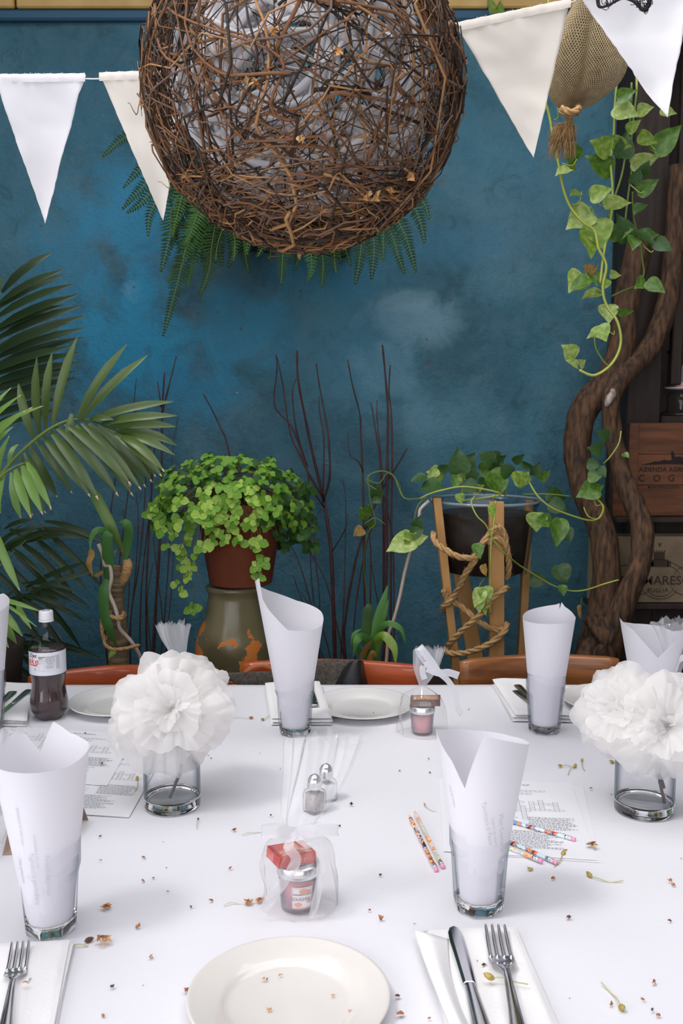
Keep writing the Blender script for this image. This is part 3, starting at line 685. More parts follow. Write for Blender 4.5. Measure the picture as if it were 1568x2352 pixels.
for k in range(5): g.grid(8, 2, lambda u, v, k=k: onlab(fa + .2, .147 - .0018 * k)(u * (.019 - .002 * (k % 2)), v * .0005))
for k in range(14): g.grid(4, 2, lambda u, v, k=k: onlab(fa + .75, .170 - .0025 * k)(u * .010, v * .0007))
for (x0, x1, y0, y1) in ((-.008, -.0077, .134, .1705), (.0055, .0058, .138, .1705)): g.grid(2, 2, lambda u, v: onlab(fa, 0)(x0 + (x1 - x0) * u, y0 + (y1 - y0) * v))
g.grid(8, 2, lambda u, v: onlab(fa, 0)(-.008 + .034 * u, .1338 + .0003 * v))
g.mk('small_print', M['ink'], lab, local=True, smooth=False)
G().lathe([(.0459, .1200), (.0459, .1213)], n=60).mk('label_edge', M['black'], bl, local=True)
cap = G().lathe([(.0, .279), (.013, .279), (.0165, .2775), (.0172, .275), (.0178, .258), (.0178, .2565), (.0165, .256)], n=96, fn=lambda i, a: 1 + (.012 * math.cos(40 * a) if i in (3, 4) else 0)).mk('bottle_cap', M['white'], bl, local=True)
G().lathe([(.0182, .2515), (.0182, .2555), (.0165, .2558)], n=48).mk('cap_ring', M['white'], bl, local=True)
G().lathe([(.006, .2793), (.0105, .2793)], n=32).mk('cap_print', M['ink'], cap, local=True)
# pressed dots and ridges round the waist
g = G()
for i in range(9):
    for k in range(12):
        a = fa - .75 + .11 * i * .9 + .03 * (k % 2); z = .05 + .0055 * k; r = brad(z) + .0002
        c_ = Vector((r * math.cos(a), r * math.sin(a), z)); n_ = Vector((math.cos(a), math.sin(a), 0)); s_ = Vector((-n_.y, n_.x, 0))
        g.add([c_ + s_ * .0013, c_ + Vector((0, 0, .0015)), c_ - s_ * .0013, c_ - Vector((0, 0, .0015)), c_ + n_ * .0009], [(0, 1, 4), (1, 2, 4), (2, 3, 4), (3, 0, 4)])
g.mk('pressed_dots', M['pet'], bl, local=True)['kind'] = 'stuff'

# ---------------------------------------------------------------- gift bags with a jar candle and a small box
M['boxred'] = mat('red_candy_box', (.38, .03, .03), .3, col2=(.60, .10, .07), scale=30, coat=.5); M['boxbrown'] = mat('brown_candy_box', (.12, .06, .045), .3, coat=.5)
M['boxfruit'] = mat('printed_fruit', (.62, .12, .08), .3, col2=(.75, .50, .36), scale=45, ramp=(.45, .55), coat=.5)
M['boxorange'] = mat('printed_orange_sweet', (.60, .24, .10), .3, col2=(.75, .45, .28), scale=45, coat=.5)
M['labelw'] = mat('jar_label_paper', (.78, .72, .72), .6); M['peach'] = mat('peach_print', (.72, .35, .24), .6)
M['lidprint'] = mat('pale_blue_lid_print', (.45, .55, .62), .5); M['foil'] = mat('pale_box_print', (.75, .62, .58), .5)
M['darklid'] = mat('dark_lid_print', (.03, .03, .035), .4)
def jar(label, c, rot, lidm, with_label=True, s=1.0):
    t = thing('jar_candle', label, 'candle', (c[0], c[1], TZ + .0015), rot, 'jar candles inside the gift bags')
    weld(G().lathe([(0, 0), (.021, 0), (.0235, .002), (.0240, .006), (.0265, .042), (.0275, .050), (.0280, .052), (.0265, .0525), (.0255, .05), (.0225, .006), (0, .004)], n=48).mk('jar_glass', M['thin'], t, local=True))
    weld(G().lathe([(0, .0045), (.0222, .0065), (.0248, .043), (.0, .043)], n=40).mk('wax', M['wax'], t, local=True))
    G().lathe([(.0285, .050), (.0292, .051), (.0285, .0525), (.0292, .054), (.0287, .0555), (.0287, .063), (.0275, .0645), (0, .0645)], n=90, fn=lambda i, a: 1 + (.008 * math.cos(45 * a) if i in (4, 5) else 0)).mk('lid', M['lid'], t, local=True)
    G().lathe([(0, .0649), (.022, .0649)], n=24, fn=lambda i, a: 1 + .05 * math.cos(12 * a)).mk('lid_sticker', lidm, t, local=True)
    if with_label:
        R_ = lambda z: .0262 + (z - .03) * .07
        def on(x, y): r = .0001 + R_(.026 + y) + .0004; a = fa + x / .0262; return (r * math.cos(a), r * math.sin(a), .026 + y)
        L_ = G().grid(14, 4, lambda u, v: on((u - .5) * .028, (v - .5) * .030)).mk('label', M['labelw'], t, local=True)
        def on2(x, y): p = Vector(on(x, y)); n_ = Vector((p.x, p.y, 0)).normalized(); return p + n_ * .0003
        for (x, y, q) in ((.001, .009, .0045), (.007, .0085, .0035), (-.006, -.0095, .0042), (.0095, -.0060, .0032)):
            G().add([on2(x, y)] + [on2(x + q * 1.3 * math.cos(k * PI / 6), y + q * .8 * math.sin(k * PI / 6)) for k in range(12)], [(0, 1 + k, 1 + (k + 1) % 12) for k in range(12)]).mk('printed_fruit', M['peach'], L_, local=True)
        for body, size, y in (('CINNAMON SUGAR', .0036, .0045), ('DOUGHNUT', .0068, -.0022)):
            vs, fs = text_geo(body, size, lambda x, yy, y=y: Vector(on2(x * .82, yy + y)) * 1.0, 0, .0001); mk('lettering', vs, fs, M['ink'], L_, local=True, smooth=False)
        g = G()
        for (x0, x1, y0, y1) in ((-.0128, .0128, .0133, .0136), (-.0128, .0128, -.0136, -.0133), (-.0128, -.0125, -.0136, .0136), (.0125, .0128, -.0136, .0136)): g.grid(8, 2, lambda u, v: on2(x0 + (x1 - x0) * u, y0 + (y1 - y0) * v))
        g.mk('label_border', M['ink'], L_, local=True)
    t.scale = (s, s, s); return t
def candybox(label, c, z, rot, tilt, mside, mtop, size=(.05, .036, .015)):
    t = thing('candy_box', label, 'box', (c[0], c[1], z), group='small candy boxes on the jar lids'); t.rotation_euler = (tilt[0], tilt[1], rot)
    a, b, h = [q / 2 for q in size]
    G().box((-a, -b, 0), (a, b, 2 * h), bev=.0006).mk('box_body', mside, t, False, local=True)
    top = G().add([(-a * .8, -b * .74, 2 * h + .0003), (a * .86, -b * .74, 2 * h + .0003), (a * .86, b * .8, 2 * h + .0003), (-a * .8, b * .8, 2 * h + .0003)], [(0, 1, 2, 3)]).mk('printed_panel', mtop, t, False, local=True)
    for k, (yy, w_) in enumerate(((.6, .8), (.35, .85), (.12, .7))):
        vs, fs = text_geo('ripe fruit jelly candy', .0038, lambda x, y: (x * w_ / .9, -b - .0004, h * 2 * yy + y)); mk('small_print', vs, fs, M['foil'], t, local=True, smooth=False)
    return t
def giftbag(label, c, body, H, neck, top, ribbon='organza', seed=0, group='cellophane gift bags tied with ribbon', bodym='film', bow=.0, tail=True, neckm='film_dense'):
    """body = (rx, ry); neck = (z, r); top = list of (x, y, z, r) centres above the neck, all from the base c"""
    t = thing('gift_bag', label, 'gift bag', (c[0], c[1], TZ + .001), group=group); rs = random.Random(seed)
    prof = [(0, 0, .0005, .97), (0, 0, .004, 1.0), (0, 0, .03, .98), (0, 0, .06, .97), (0, 0, H * .78, .80), (0, 0, H * .9, .5), (0, 0, neck[0] - .004, neck[1] / body[0] * 1.4), (0, 0, neck[0], neck[1] / body[0])]
    pts = spline([(x, y, z, r * body[0], r * (body[1] if z < neck[0] - .01 else body[0])) for x, y, z, r in prof], 4)
    nu = 56
    def ring(p, q, k):
        x, y, z, rx, ry = p
        out = []
        for j in range(nu):
            a = 2 * PI * j / nu
            w_ = 1 + k * (.20 * noise.noise(Vector((math.cos(a) * 1.8 + seed, math.sin(a) * 1.8, z * 18))) + .10 * noise.noise(Vector((math.cos(a) * 5, math.sin(a) * 5 + seed, z * 25))))
            out.append((x + rx * w_ * math.cos(a), y + ry * w_ * math.sin(a), z))
        return out
    vs = []; rows = 0
    for i, p in enumerate(pts): vs += ring(p, i, min(1, i / 3)); rows += 1
    fs = [(i * nu + j, i * nu + (j + 1) % nu, (i + 1) * nu + (j + 1) % nu, (i + 1) * nu + j) for i in range(rows - 1) for j in range(nu)]
    mk('bag_film', vs, fs, M[bodym], t, local=True, smooth=True)
    # the crimped sheaf above the knot
    tp = spline([(0, 0, neck[0], neck[1])] + top, 5); vs = []; n2 = 64
    for i, (x, y, z, r) in enumerate(tp):
        q = i / (len(tp) - 1)
        for j in range(n2):
            a = 2 * PI * j / n2; f_ = 1 + q * (.32 * math.cos(7 * a + seed) + .14 * math.cos(13 * a)) ; ed = (.004 * (1 if j % 2 else -1) + .016 * noise.noise(Vector((math.cos(a) * 2, math.sin(a) * 2, seed)))) if i == len(tp) - 1 else 0
            vs.append((x + r * f_ * math.cos(a), y + r * .45 * f_ * math.sin(a), z + ed))
    m_ = len(tp); fs = [(i * n2 + j, i * n2 + (j + 1) % n2, (i + 1) * n2 + (j + 1) % n2, (i + 1) * n2 + j) for i in range(m_ - 1) for j in range(n2)]
    mk('bag_top', vs, fs, M[neckm], t, local=True)
    return t
def strip(name, pts, w_, m, parent, wdir, k=5, local=True):
    pts = [Vector(p) for p in spline(pts, k)]; vs = []
    for i, p in enumerate(pts):
        t_ = (pts[min(i + 1, len(pts) - 1)] - pts[max(i - 1, 0)]).normalized(); wd = Vector(wdir[0]).lerp(Vector(wdir[1]), i / (len(pts) - 1)) if isinstance(wdir[0], tuple) else Vector(wdir)
        wd = (wd - t_ * wd.dot(t_)).normalized(); b_ = t_.cross(wd)
        for q in (-.5, -.25, 0, .25, .5): vs.append(p + wd * w_ * q + b_ * .0012 * math.sin(i * 1.3 + q * 9))
    fs = [(5 * i + j, 5 * i + j + 1, 5 * i + j + 6, 5 * i + j + 5) for i in range(len(pts) - 1) for j in range(4)]
    return mk(name, vs, fs, m, parent, local=local)
# nearest bag: pale, nearly invisible film, wide organza bow
c1 = T(684, 2104); c1b = c1 + Vector((0, .026, 0)); c1y = c1b.y
gb = giftbag('clear gift bag nearest the camera, wide sheer bow and red box inside', c1b, (.062, .044), .125, (.118, .006), [(.0, .0, .135, .022), (.012, .01, .165, .036), (.028, .03, .215, .046), (.038, .05, .262, .052)], seed=3, neckm='film')
def L1(px, py, dy=-.045): return P(px, py, c1y + dy) - wloc(gb)
kn = L1(676, 1916, -.01)
for sx, (ex, ey) in ((-1, (604, 1911)), (1, (770, 1907))):
    e = L1(ex, ey, -.02)
    rb_ = strip('ribbon_loop', [kn, kn.lerp(e, .5) + Vector((0, -.012, .008)), e, e + Vector((-.001 * sx, .006, 0)), kn.lerp(e, .5) + Vector((0, .014, .001)), kn + Vector((0, .004, 0))], .019, M['organza'], gb, (0, .15, 1), 6)
strip('ribbon_tail', [kn, L1(662, 1945), L1(680, 1975), L1(655, 2020), L1(625, 2060), L1(603, 2095)], .016, M['organza'], gb, (1, 0, .3))
strip('ribbon_tail', [kn, L1(700, 1940), L1(728, 1945), L1(735, 1975), L1(733, 2030), L1(716, 2110)], .012, M['organza'], gb, (1, 0, .1))
G().lathe([(0, -.006), (.006, -.004), (.007, 0), (.006, .004), (0, .006)], (kn.x, kn.y - .002, kn.z), 12).mk('knot', M['organza'], gb, local=True)
jar('pink jar candle with doughnut label inside the nearest gift bag', c1b, .25, M['lidprint'], s=1.18)
candybox('small red candy box tilted on the pink jar in the nearest gift bag', (c1b.x - .012, c1b.y - .004), TZ + .082, .55, (.06, .10), M['boxred'], M['boxfruit'], (.066, .044, .018))
# bag by the far plate
c2 = T(971, 1693); c2b = c2 + Vector((0, .027, 0)); c2y = c2b.y
gb2 = giftbag('clear gift bag with opaque white ribbon beside the far middle plate', c2b, (.058, .044), .115, (.118, .008), [(.004, 0, .135, .016), (.010, 0, .165, .026), (.018, .0, .21, .030)], seed=8)
def L2(px, py, dy=-.03): return P(px, py, c2y + dy) - wloc(gb2)
k2 = L2(1006, 1545)
strip('ribbon_loop', [k2, L2(990, 1520), L2(965, 1488), L2(962, 1495, -.01), L2(985, 1530, -.01)], .018, M['ribbon'], gb2, (1, 0, .6))
strip('ribbon_loop', [k2, L2(985, 1528), L2(972, 1530), L2(970, 1545), L2(975, 1560)], .014, M['ribbon'], gb2, (.7, 0, .7))
strip('ribbon_loop', [L2(980, 1535), k2, L2(1030, 1545), L2(1053, 1552)], .018, M['ribbon'], gb2, (.1, 0, 1))
strip('ribbon_tail', [k2, L2(1030, 1565), L2(1045, 1595), L2(1052, 1630), L2(1060, 1640)], .014, M['ribbon'], gb2, (1, 0, .1))
jar('pink jar candle without label inside the gift bag by the far plate', c2b, .0, M['darklid'], False, s=1.08)
candybox('small brown candy box on the jar in the gift bag by the far plate', (c2b.x + .008, c2b.y), TZ + .0745, -.12, (.02, -.05), M['boxbrown'], M['boxorange'], (.072, .042, .015))
# bag behind the left flowers, and the two at the right edge and left edge
c3 = T(415, 1660); giftbag('clear gift bag behind the left paper flowers, only its crimped top in view', c3, (.045, .035), .12, (.135, .012), [(-.004, 0, .18, .019), (-.012, 0, .215, .027), (-.016, .0, .252, .033)], seed=13)
jar('pink jar candle hidden in the gift bag behind the left paper flowers', c3, 0, M['darklid'], False)
c4 = T(1545, 1680); g4 = giftbag('clear gift bag at the right edge behind the menu, with a looped white ribbon', c4, (.045, .04), .12, (.135, .010), [(.0, 0, .18, .022), (-.002, 0, .24, .035), (-.004, .0, .275, .045)], seed=17, neckm='film_dense')
def L4(px, py, dy=-.03): return P(px, py, c4.y + dy) - wloc(g4)
strip('ribbon_loop', [L4(1548, 1555), L4(1560, 1520), L4(1572, 1510), L4(1580, 1535), L4(1572, 1560), L4(1550, 1560)], .014, M['ribbon'], g4, (.3, .5, .8))
strip('ribbon_loop', [L4(1560, 1560), L4(1540, 1562), L4(1550, 1575), L4(1568, 1580)], .014, M['ribbon'], g4, (.3, .5, .8))
jar('pink jar candle inside the gift bag at the right edge', c4, 0, M['darklid'], False)
c5 = T(-48, 1960); giftbag('clear gift bag cut by the left edge behind the brown card', c5, (.05, .045), .12, (.13, .008), [(.01, 0, .16, .03), (.025, .01, .22, .045)], seed=19, neckm='film')

# ---------------------------------------------------------------- salt and pepper
M['pepper'] = mat('ground_pepper', (.30, .25, .23), .9, col2=(.45, .40, .38), scale=300); M['salt'] = mat('white_salt', (.82, .82, .84), .9)
def shaker(label, c, rot, fill, fm):
    t = thing('salt_shaker' if fm == 'salt' else 'pepper_shaker', label, 'shaker', (c[0], c[1], TZ + .001), rot, 'salt and pepper shakers')
    def sq(prof, nm, m):
        vs = []; n_ = 32
        for r, z, k in prof:
            for j in range(n_):
                a = 2 * PI * j / n_; f_ = 1 / max(abs(math.cos(a)), abs(math.sin(a))); f_ = 1 + (min(f_, 1.25) - 1) * k; vs.append((r * f_ * math.cos(a), r * f_ * math.sin(a), z))
        fs = [(i * n_ + j, i * n_ + (j + 1) % n_, (i + 1) * n_ + (j + 1) % n_, (i + 1) * n_ + j) for i in range(len(prof) - 1) for j in range(n_)]
        return weld(mk(nm, vs, fs, m, t, local=True))
    sq([(0, 0, 1), (.018, 0, 1), (.019, .003, 1), (.0185, .035, 1), (.0165, .043, .8), (.0125, .047, 0), (.0125, .052, 0)], 'shaker_glass', M['thin'])
    sq([(0, .004, 1), (.0155, .005, 1), (.0152, fill, 1), (0, fill, 1)], 'filling', M[fm])
    G().lathe([(.0145, .047), (.015, .049), (.014, .051), (.015, .053), (.014, .055), (.0145, .058), (.0135, .064), (.0095, .071), (.004, .0745), (0, .0755)], n=40).mk('shaker_cap', M['lid'], t, local=True)
    return t
s1 = T(722, 1868); shaker('square glass pepper shaker with domed metal cap, behind the nearest gift bag', (s1.x, s1.y + .01), .75, .037, 'pepper')
s2 = T(748, 1846); shaker('square glass salt shaker with metal cap, behind the pepper shaker', (s2.x, s2.y + .02), .6, .034, 'salt')

# ---------------------------------------------------------------- pencils
M['eraser'] = mat('pink_eraser', (.85, .38, .58), .7); M['ferrule'] = mat('crimped_tin', (.8, .8, .82), .25, metal=1, bump=.4, bscale=300)
def pencil_mat(i, cols):
    m = bpy.data.materials.new('bright_pencil_print_%d' % i); m.use_nodes = True; nt = m.node_tree; N = nt.nodes; L = nt.links; b = N['Principled BSDF']; b.inputs['Roughness'].default_value = .3
    tc = N.new('ShaderNodeTexCoord'); mp = N.new('ShaderNodeMapping'); mp.inputs['Scale'].default_value = (1, .45, 1); mp.inputs['Location'].default_value = (i * .7, i * .37, 0); L.new(tc.outputs['Object'], mp.inputs[0])
    n_ = N.new('ShaderNodeTexNoise'); n_.inputs['Scale'].default_value = 55; n_.inputs['Detail'].default_value = 2; n_.inputs['Distortion'].default_value = 1; L.new(mp.outputs[0], n_.inputs['Vector'])
    r = N.new('ShaderNodeValToRGB'); r.color_ramp.interpolation = 'CONSTANT'; L.new(n_.outputs[0], r.inputs[0]); e = r.color_ramp.elements
    e[0].position = 0; e[0].color = (*cols[0], 1); e[1].position = .34; e[1].color = (*cols[1], 1)
    for k, c_ in enumerate(cols[2:]): q = e.new(.40 + .055 * k); q.color = (*c_, 1)
    L.new(r.outputs[0], b.inputs['Base Color']); return m
def pencil(label, tip, end, mt, group='patterned pencils with pink erasers', z=0):
    h = .0042; a = T(*tip, TZ + h + z); b = T(*end, TZ + h + z); d = (b - a); L_ = d.length; rot = math.atan2(d.y, d.x)
    t = thing('pencil', label, 'pencil', (a.x, a.y, TZ + .0006 + z), rot, group); q = [.0038] * 6
    def hexr(x, r): return [(x, r * math.cos(k * PI / 3), .0038 + r * math.sin(k * PI / 3)) for k in range(6)]
    def seg(nm, st, m):
        vs = []; [vs.extend(hexr(x, r)) for x, r in st]; n_ = len(st)
        fs = [(i * 6 + k, (i + 1) * 6 + k, (i + 1) * 6 + (k + 1) % 6, i * 6 + (k + 1) % 6) for i in range(n_ - 1) for k in range(6)] + [tuple(range(6)), tuple((n_ - 1) * 6 + k for k in range(5, -1, -1))]
        mk(nm, vs, fs, m, t, local=True, smooth=False)
    seg('lead', [(0, .0002), (.004, .001)], M['ink']); seg('sharpened_wood', [(.004, .001), (.016, .0037)], mat('pencil_wood', (.75, .55, .38), .7) if 'pw' not in M else M['pw'])
    seg('shaft', [(.016, .0038), (L_ - .020, .0038)], mt)
    g = G()
    g.lathe([(0, 0), (.0040, 0), (.0040, .003), (.0043, .0038), (.0040, .0046), (.0040, .008), (.0043, .009), (.0040, .010), (.0040, .0125), (0, .0125)], n=16); g.xf(Matrix.Translation((L_ - .020, 0, .004)) @ Matrix.Rotation(PI / 2, 4, 'Y')); g.mk('ferrule', M['ferrule'], t, local=True)
    g = G(); g.lathe([(0, 0), (.0038, 0), (.0038, .006), (.003, .0078), (0, .008)], n=16); g.xf(Matrix.Translation((L_ - .0078, 0, .004)) @ Matrix.Rotation(PI / 2, 4, 'Y')); g.mk('eraser', M['eraser'], t, local=True)
    return t
M['pw'] = mat('pencil_wood', (.75, .55, .38), .7)
pA = pencil_mat(1, [(.7, .12, .04), (.85, .7, .2), (.65, .5, .7), (.03, .03, .04), (.85, .4, .1), (.5, .1, .06)]); pB = pencil_mat(2, [(.2, .45, .75), (.9, .55, .3), (.85, .25, .12), (.9, .8, .4), (.3, .65, .6), (.9, .6, .7)])
pC = pencil_mat(3, [(.05, .04, .04), (.55, .06, .03), (.80, .30, .08), (.15, .3, .65), (.75, .75, .65), (.6, .75, .85)])
pencil('left pencil of the pair on bare cloth, with lilac and orange print', (939, 1872), (1002, 1999), pA)
pencil('right pencil of the pair on bare cloth, with yellow and blue print', (951, 1863), (1017, 1992), pB)
pencil('pencil lying across the crossword sheet above the other two', (1140, 1878), (1321, 1929), pC, z=.0014)
pencil('front pencil of the crossing pair below the crossword, shorter reach', (1090, 1915), (1245, 1979), pB, z=.0014)
pencil('back pencil of the pair below the crossword, dark red print', (1110, 1908), (1279, 1982), pC, z=.0014)

# ---------------------------------------------------------------- crossword sheets
def sheet(label, quad, lift, content, group='printed crossword sheets on the table', seed=0):
    """quad: far-left, far-right, near-right, near-left in the photo"""
    q = [T(*p) for p in quad]; cen = sum(q, Vector()) / 4; z = TZ + .0009 + lift
    t = thing('crossword_sheet', label, 'paper', (cen.x, cen.y, TZ), group=group)
    def at(u, v, dz=0): p = q[0].lerp(q[1], u).lerp(q[3].lerp(q[2], u), v); return (p.x, p.y, z + dz + .0006 * (noise.noise(Vector((u * 2 + seed, v * 2, 0))) + .3))
    g = G().grid(10, 10, lambda u, v: at(u, 1 - v)); o = g.mk('page', M['sheet'], t)
    if content:
        gi = G(); cw, ch = .0345, .0205
        def line(u0, v0, u1, v1, th=.0022): 
            du, dv = (0, th * .75) if abs(u1 - u0) > abs(v1 - v0) else (th, 0)
            gi.add([at(u0, v0, .0004), at(u1 + du, v0 if dv == 0 else v1, .0004), at(u1 + du, v1 + dv, .0004), at(u0, v1 + dv, .0004)] if dv else [at(u0, v0, .0004), at(u0 + du, v0, .0004), at(u0 + du, v1, .0004), at(u0, v1, .0004)], [(0, 3, 2, 1)])
        for (a, b, n_, dr) in content['runs']:
            for k in range(n_):
                x, y = (a + k, b) if dr == 'a' else (a, b + k); u, v = .16 + x * cw, .12 + y * ch
                line(u, v, u + cw, v); line(u, v + ch, u + cw, v + ch); line(u, v, u, v + ch); line(u + cw, v, u + cw, v + ch)
        rs = random.Random(seed)
        for (u0, v0, n_, wd) in content['text']:
            for k in range(n_):
                v = v0 + k * .0125; u = u0 + rs.uniform(0, .02); e = u0 + wd * rs.uniform(.75, 1)
                while u < e: l_ = rs.uniform(.006, .03); gi.add([at(u, v, .0004), at(u, v + .0045, .0004), at(min(u + l_, e), v + .0045, .0004), at(min(u + l_, e), v, .0004)], [(0, 1, 2, 3)]); u += l_ + .007
        gi.mk('printed_grid', M['ink'], t, smooth=False)
        vs, fs = text_geo(content['title'], .03, lambda x, y: at(.53 + x, .062 - y * .75, .0004), 0, .0006); mk('title', vs, fs, M['ink'], t, smooth=False)
    return t
runs = [(0, 3, 7, 'a'), (2, 0, 6, 'd'), (6, 1, 7, 'd'), (1, 6, 6, 'a'), (4, 5, 9, 'd'), (8, 2, 6, 'd'), (6, 3, 9, 'a'), (9, 0, 7, 'd'), (11, 0, 5, 'd'), (10, 1, 8, 'a'), (11, 7, 9, 'd'), (7, 9, 6, 'a'), (5, 12, 8, 'a'), (14, 9, 6, 'd'), (12, 12, 9, 'd'), (13, 14, 8, 'a'), (16, 8, 7, 'd'), (15, 10, 5, 'a'), (19, 9, 6, 'd'), (8, 15, 6, 'a')]
cont = {'title': 'Fun facts and other stuff', 'runs': runs, 'text': [(.16, .52, 12, .38), (.18, .70, 17, .66), (.60, .52, 13, .36)]}
sheet('under crossword sheet at right, showing past the upper one', [(1040, 1792), (1338, 1806), (1378, 1983), (1035, 1960)], 0, None)
sheet('upper crossword sheet at right, beneath the three pencils', [(1008, 1790), (1310, 1800), (1372, 1979), (1018, 1958)], .0012, cont)
cont2 = dict(cont); cont2['title'] = 'Fun facts about weddings'
sheet('top crossword sheet of the left pile, beside the left paper flowers', [(40, 1672), (312, 1690), (246, 1808), (-60, 1792)], .0024, cont2, seed=3)
sheet('middle crossword sheet of the left pile, lowest edge furthest forward', [(120, 1730), (370, 1745), (296, 1880), (20, 1862)], .0012, cont, seed=5)
sheet('bottom crossword sheet of the left pile, running under the near left menu', [(-60, 1740), (220, 1762), (100, 1896), (-160, 1880)], 0, cont, seed=8)
# brown folded place card behind the near left tumbler
M['kraft'] = mat('brown_card', (.32, .22, .17), .7)
pc = thing('place_card', 'folded brown card standing behind the near left tumbler', 'card', T(95, 1930)); a = T(5, 1965); b = T(75, 1898); c_ = T(203, 1884)
apex0 = P(38, 1830, (a.y + b.y) / 2); apex1 = P(180, 1822, b.y + .01)
solid(mk('front_panel', [a, T(150, 1955), apex1, apex0], [(0, 1, 2, 3)], M['kraft'], pc, False), .0008); solid(mk('back_panel', [T(65, 1880), c_, apex1, apex0], [(0, 1, 2, 3)], M['kraft'], pc, False), .0008)
# ---------------------------------------------------------------- leaves
def leaf_geo(kind):
    """unit leaf: base at 0, tip at +y = 1, face +z"""
    if kind == 'heart': prof = [(-.07, .0), (-.10, .16), (-.03, .33), (.10, .42), (.28, .44), (.46, .38), (.64, .27), (.82, .12), (.94, .035), (1, 0)]
    elif kind == 'mint': prof = [(0, .06), (.08, .24), (.24, .38), (.42, .44), (.60, .42), (.78, .31), (.92, .15), (1, 0)]
    else: prof = [(0, .05), (.1, .22), (.3, .40), (.5, .42), (.7, .32), (.88, .14), (1, 0)]
    vs = []; fs = []; n = len(prof)
    for i, (y, w_) in enumerate(prof):
        yc = max(y, 0) if kind != 'heart' or i > 2 else [0, .02, .05][i]
        arch = -.16 * y * y if kind == 'heart' else (-.25 * y * y)
        cup = .10 if kind == 'heart' else .05
        for q in (-1, -.5, 0, .5, 1):
            yy = y + (yc - y) * (1 - abs(q)) if kind == 'heart' and i <= 2 else y
            wav = .03 * math.sin(y * 11 + q) * abs(q) if kind == 'heart' else .02 * math.sin(y * 22) * abs(q)
            vs.append((w_ * q, yy, cup * abs(q) ** 1.3 * w_ * 2 + arch + wav))
    for i in range(n - 1):
        for k in range(4): fs.append((i * 5 + k, i * 5 + k + 1, i * 5 + k + 6, i * 5 + k + 5))
    return vs, fs
def leafmesh(nm, kind, m):
    vs, fs = leaf_geo(kind); me = bpy.data.meshes.new(nm); me.from_pydata(vs, [], fs); me.materials.append(m); me.polygons.foreach_set('use_smooth', [True] * len(fs)); me.update(); return me
M['poth'] = sheet_mat('pothos_leaf', (.15, .29, .03), .3, .4, (.45, .55, .13), 4, gloss=.5)
M['poth2'] = sheet_mat('deep_green_pothos_leaf', (.055, .145, .018), .25, .35, (.18, .31, .04), 4, gloss=.5)
M['poth3'] = sheet_mat('pale_variegated_leaf', (.28, .44, .06), .35, .4, (.68, .74, .34), 4, gloss=.5)
M['pothd'] = sheet_mat('dark_green_leaf', (.03, .085, .018), .2, .4, (.06, .14, .03), 6, gloss=.5)  # darkest of the green leaf tones
M['yellowleaf'] = sheet_mat('withered_leaf', (.30, .16, .05), .3, .7, (.55, .42, .14), 7)
M['vine'] = mat('yellow_green_stem', (.33, .38, .07), .5); M['vined'] = mat('green_stem', (.12, .18, .03), .5)
LM = {k: leafmesh('leaf', 'heart', M[k]) for k in ('poth', 'poth2', 'poth3', 'pothd', 'yellowleaf')}
def place_leaf(parent, B, Tp, roll, me, wr=1.0, name='leaf', facing=(0, -1, 0.15), rx=0):
    B = Vector(B); Tp = Vector(Tp); y = (Tp - B); L_ = y.length; y.normalize()
    n = Vector(facing); n = (n - y * n.dot(y)).normalized(); n.rotate(Matrix.Rotation(roll, 3, y)); x = y.cross(n)
    Mx = Matrix(((x.x, y.x, n.x), (x.y, y.y, n.y), (x.z, y.z, n.z))).to_4x4()
    o = link(name, me, parent); o.matrix_local = Matrix.Translation(B - wloc(parent)) @ Mx @ Matrix.Diagonal((L_ * wr, L_, L_, 1)); return o
def pleaf(parent, b, t, Y, roll=0, k='poth', wr=1.0, dt=-.02): return place_leaf(parent, P(*b, Y), P(*t, Y + dt), math.radians(roll), LM[k], wr)
def vine_tube(parent, pts, r, m='vine', name='stem', n=6, k=5):
    w_ = [Vector(p) if len(p) == 3 and abs(p[0]) < 8 and isinstance(p, Vector) else P(*p) for p in pts]
    sp = spline([tuple(q) for q in w_], k); rr = [r[0] + (r[1] - r[0]) * i / (len(sp) - 1) for i in range(len(sp))] if isinstance(r, tuple) else r
    return G().tube(sp, rr, n).mk(name, M[m] if isinstance(m, str) else m, parent)

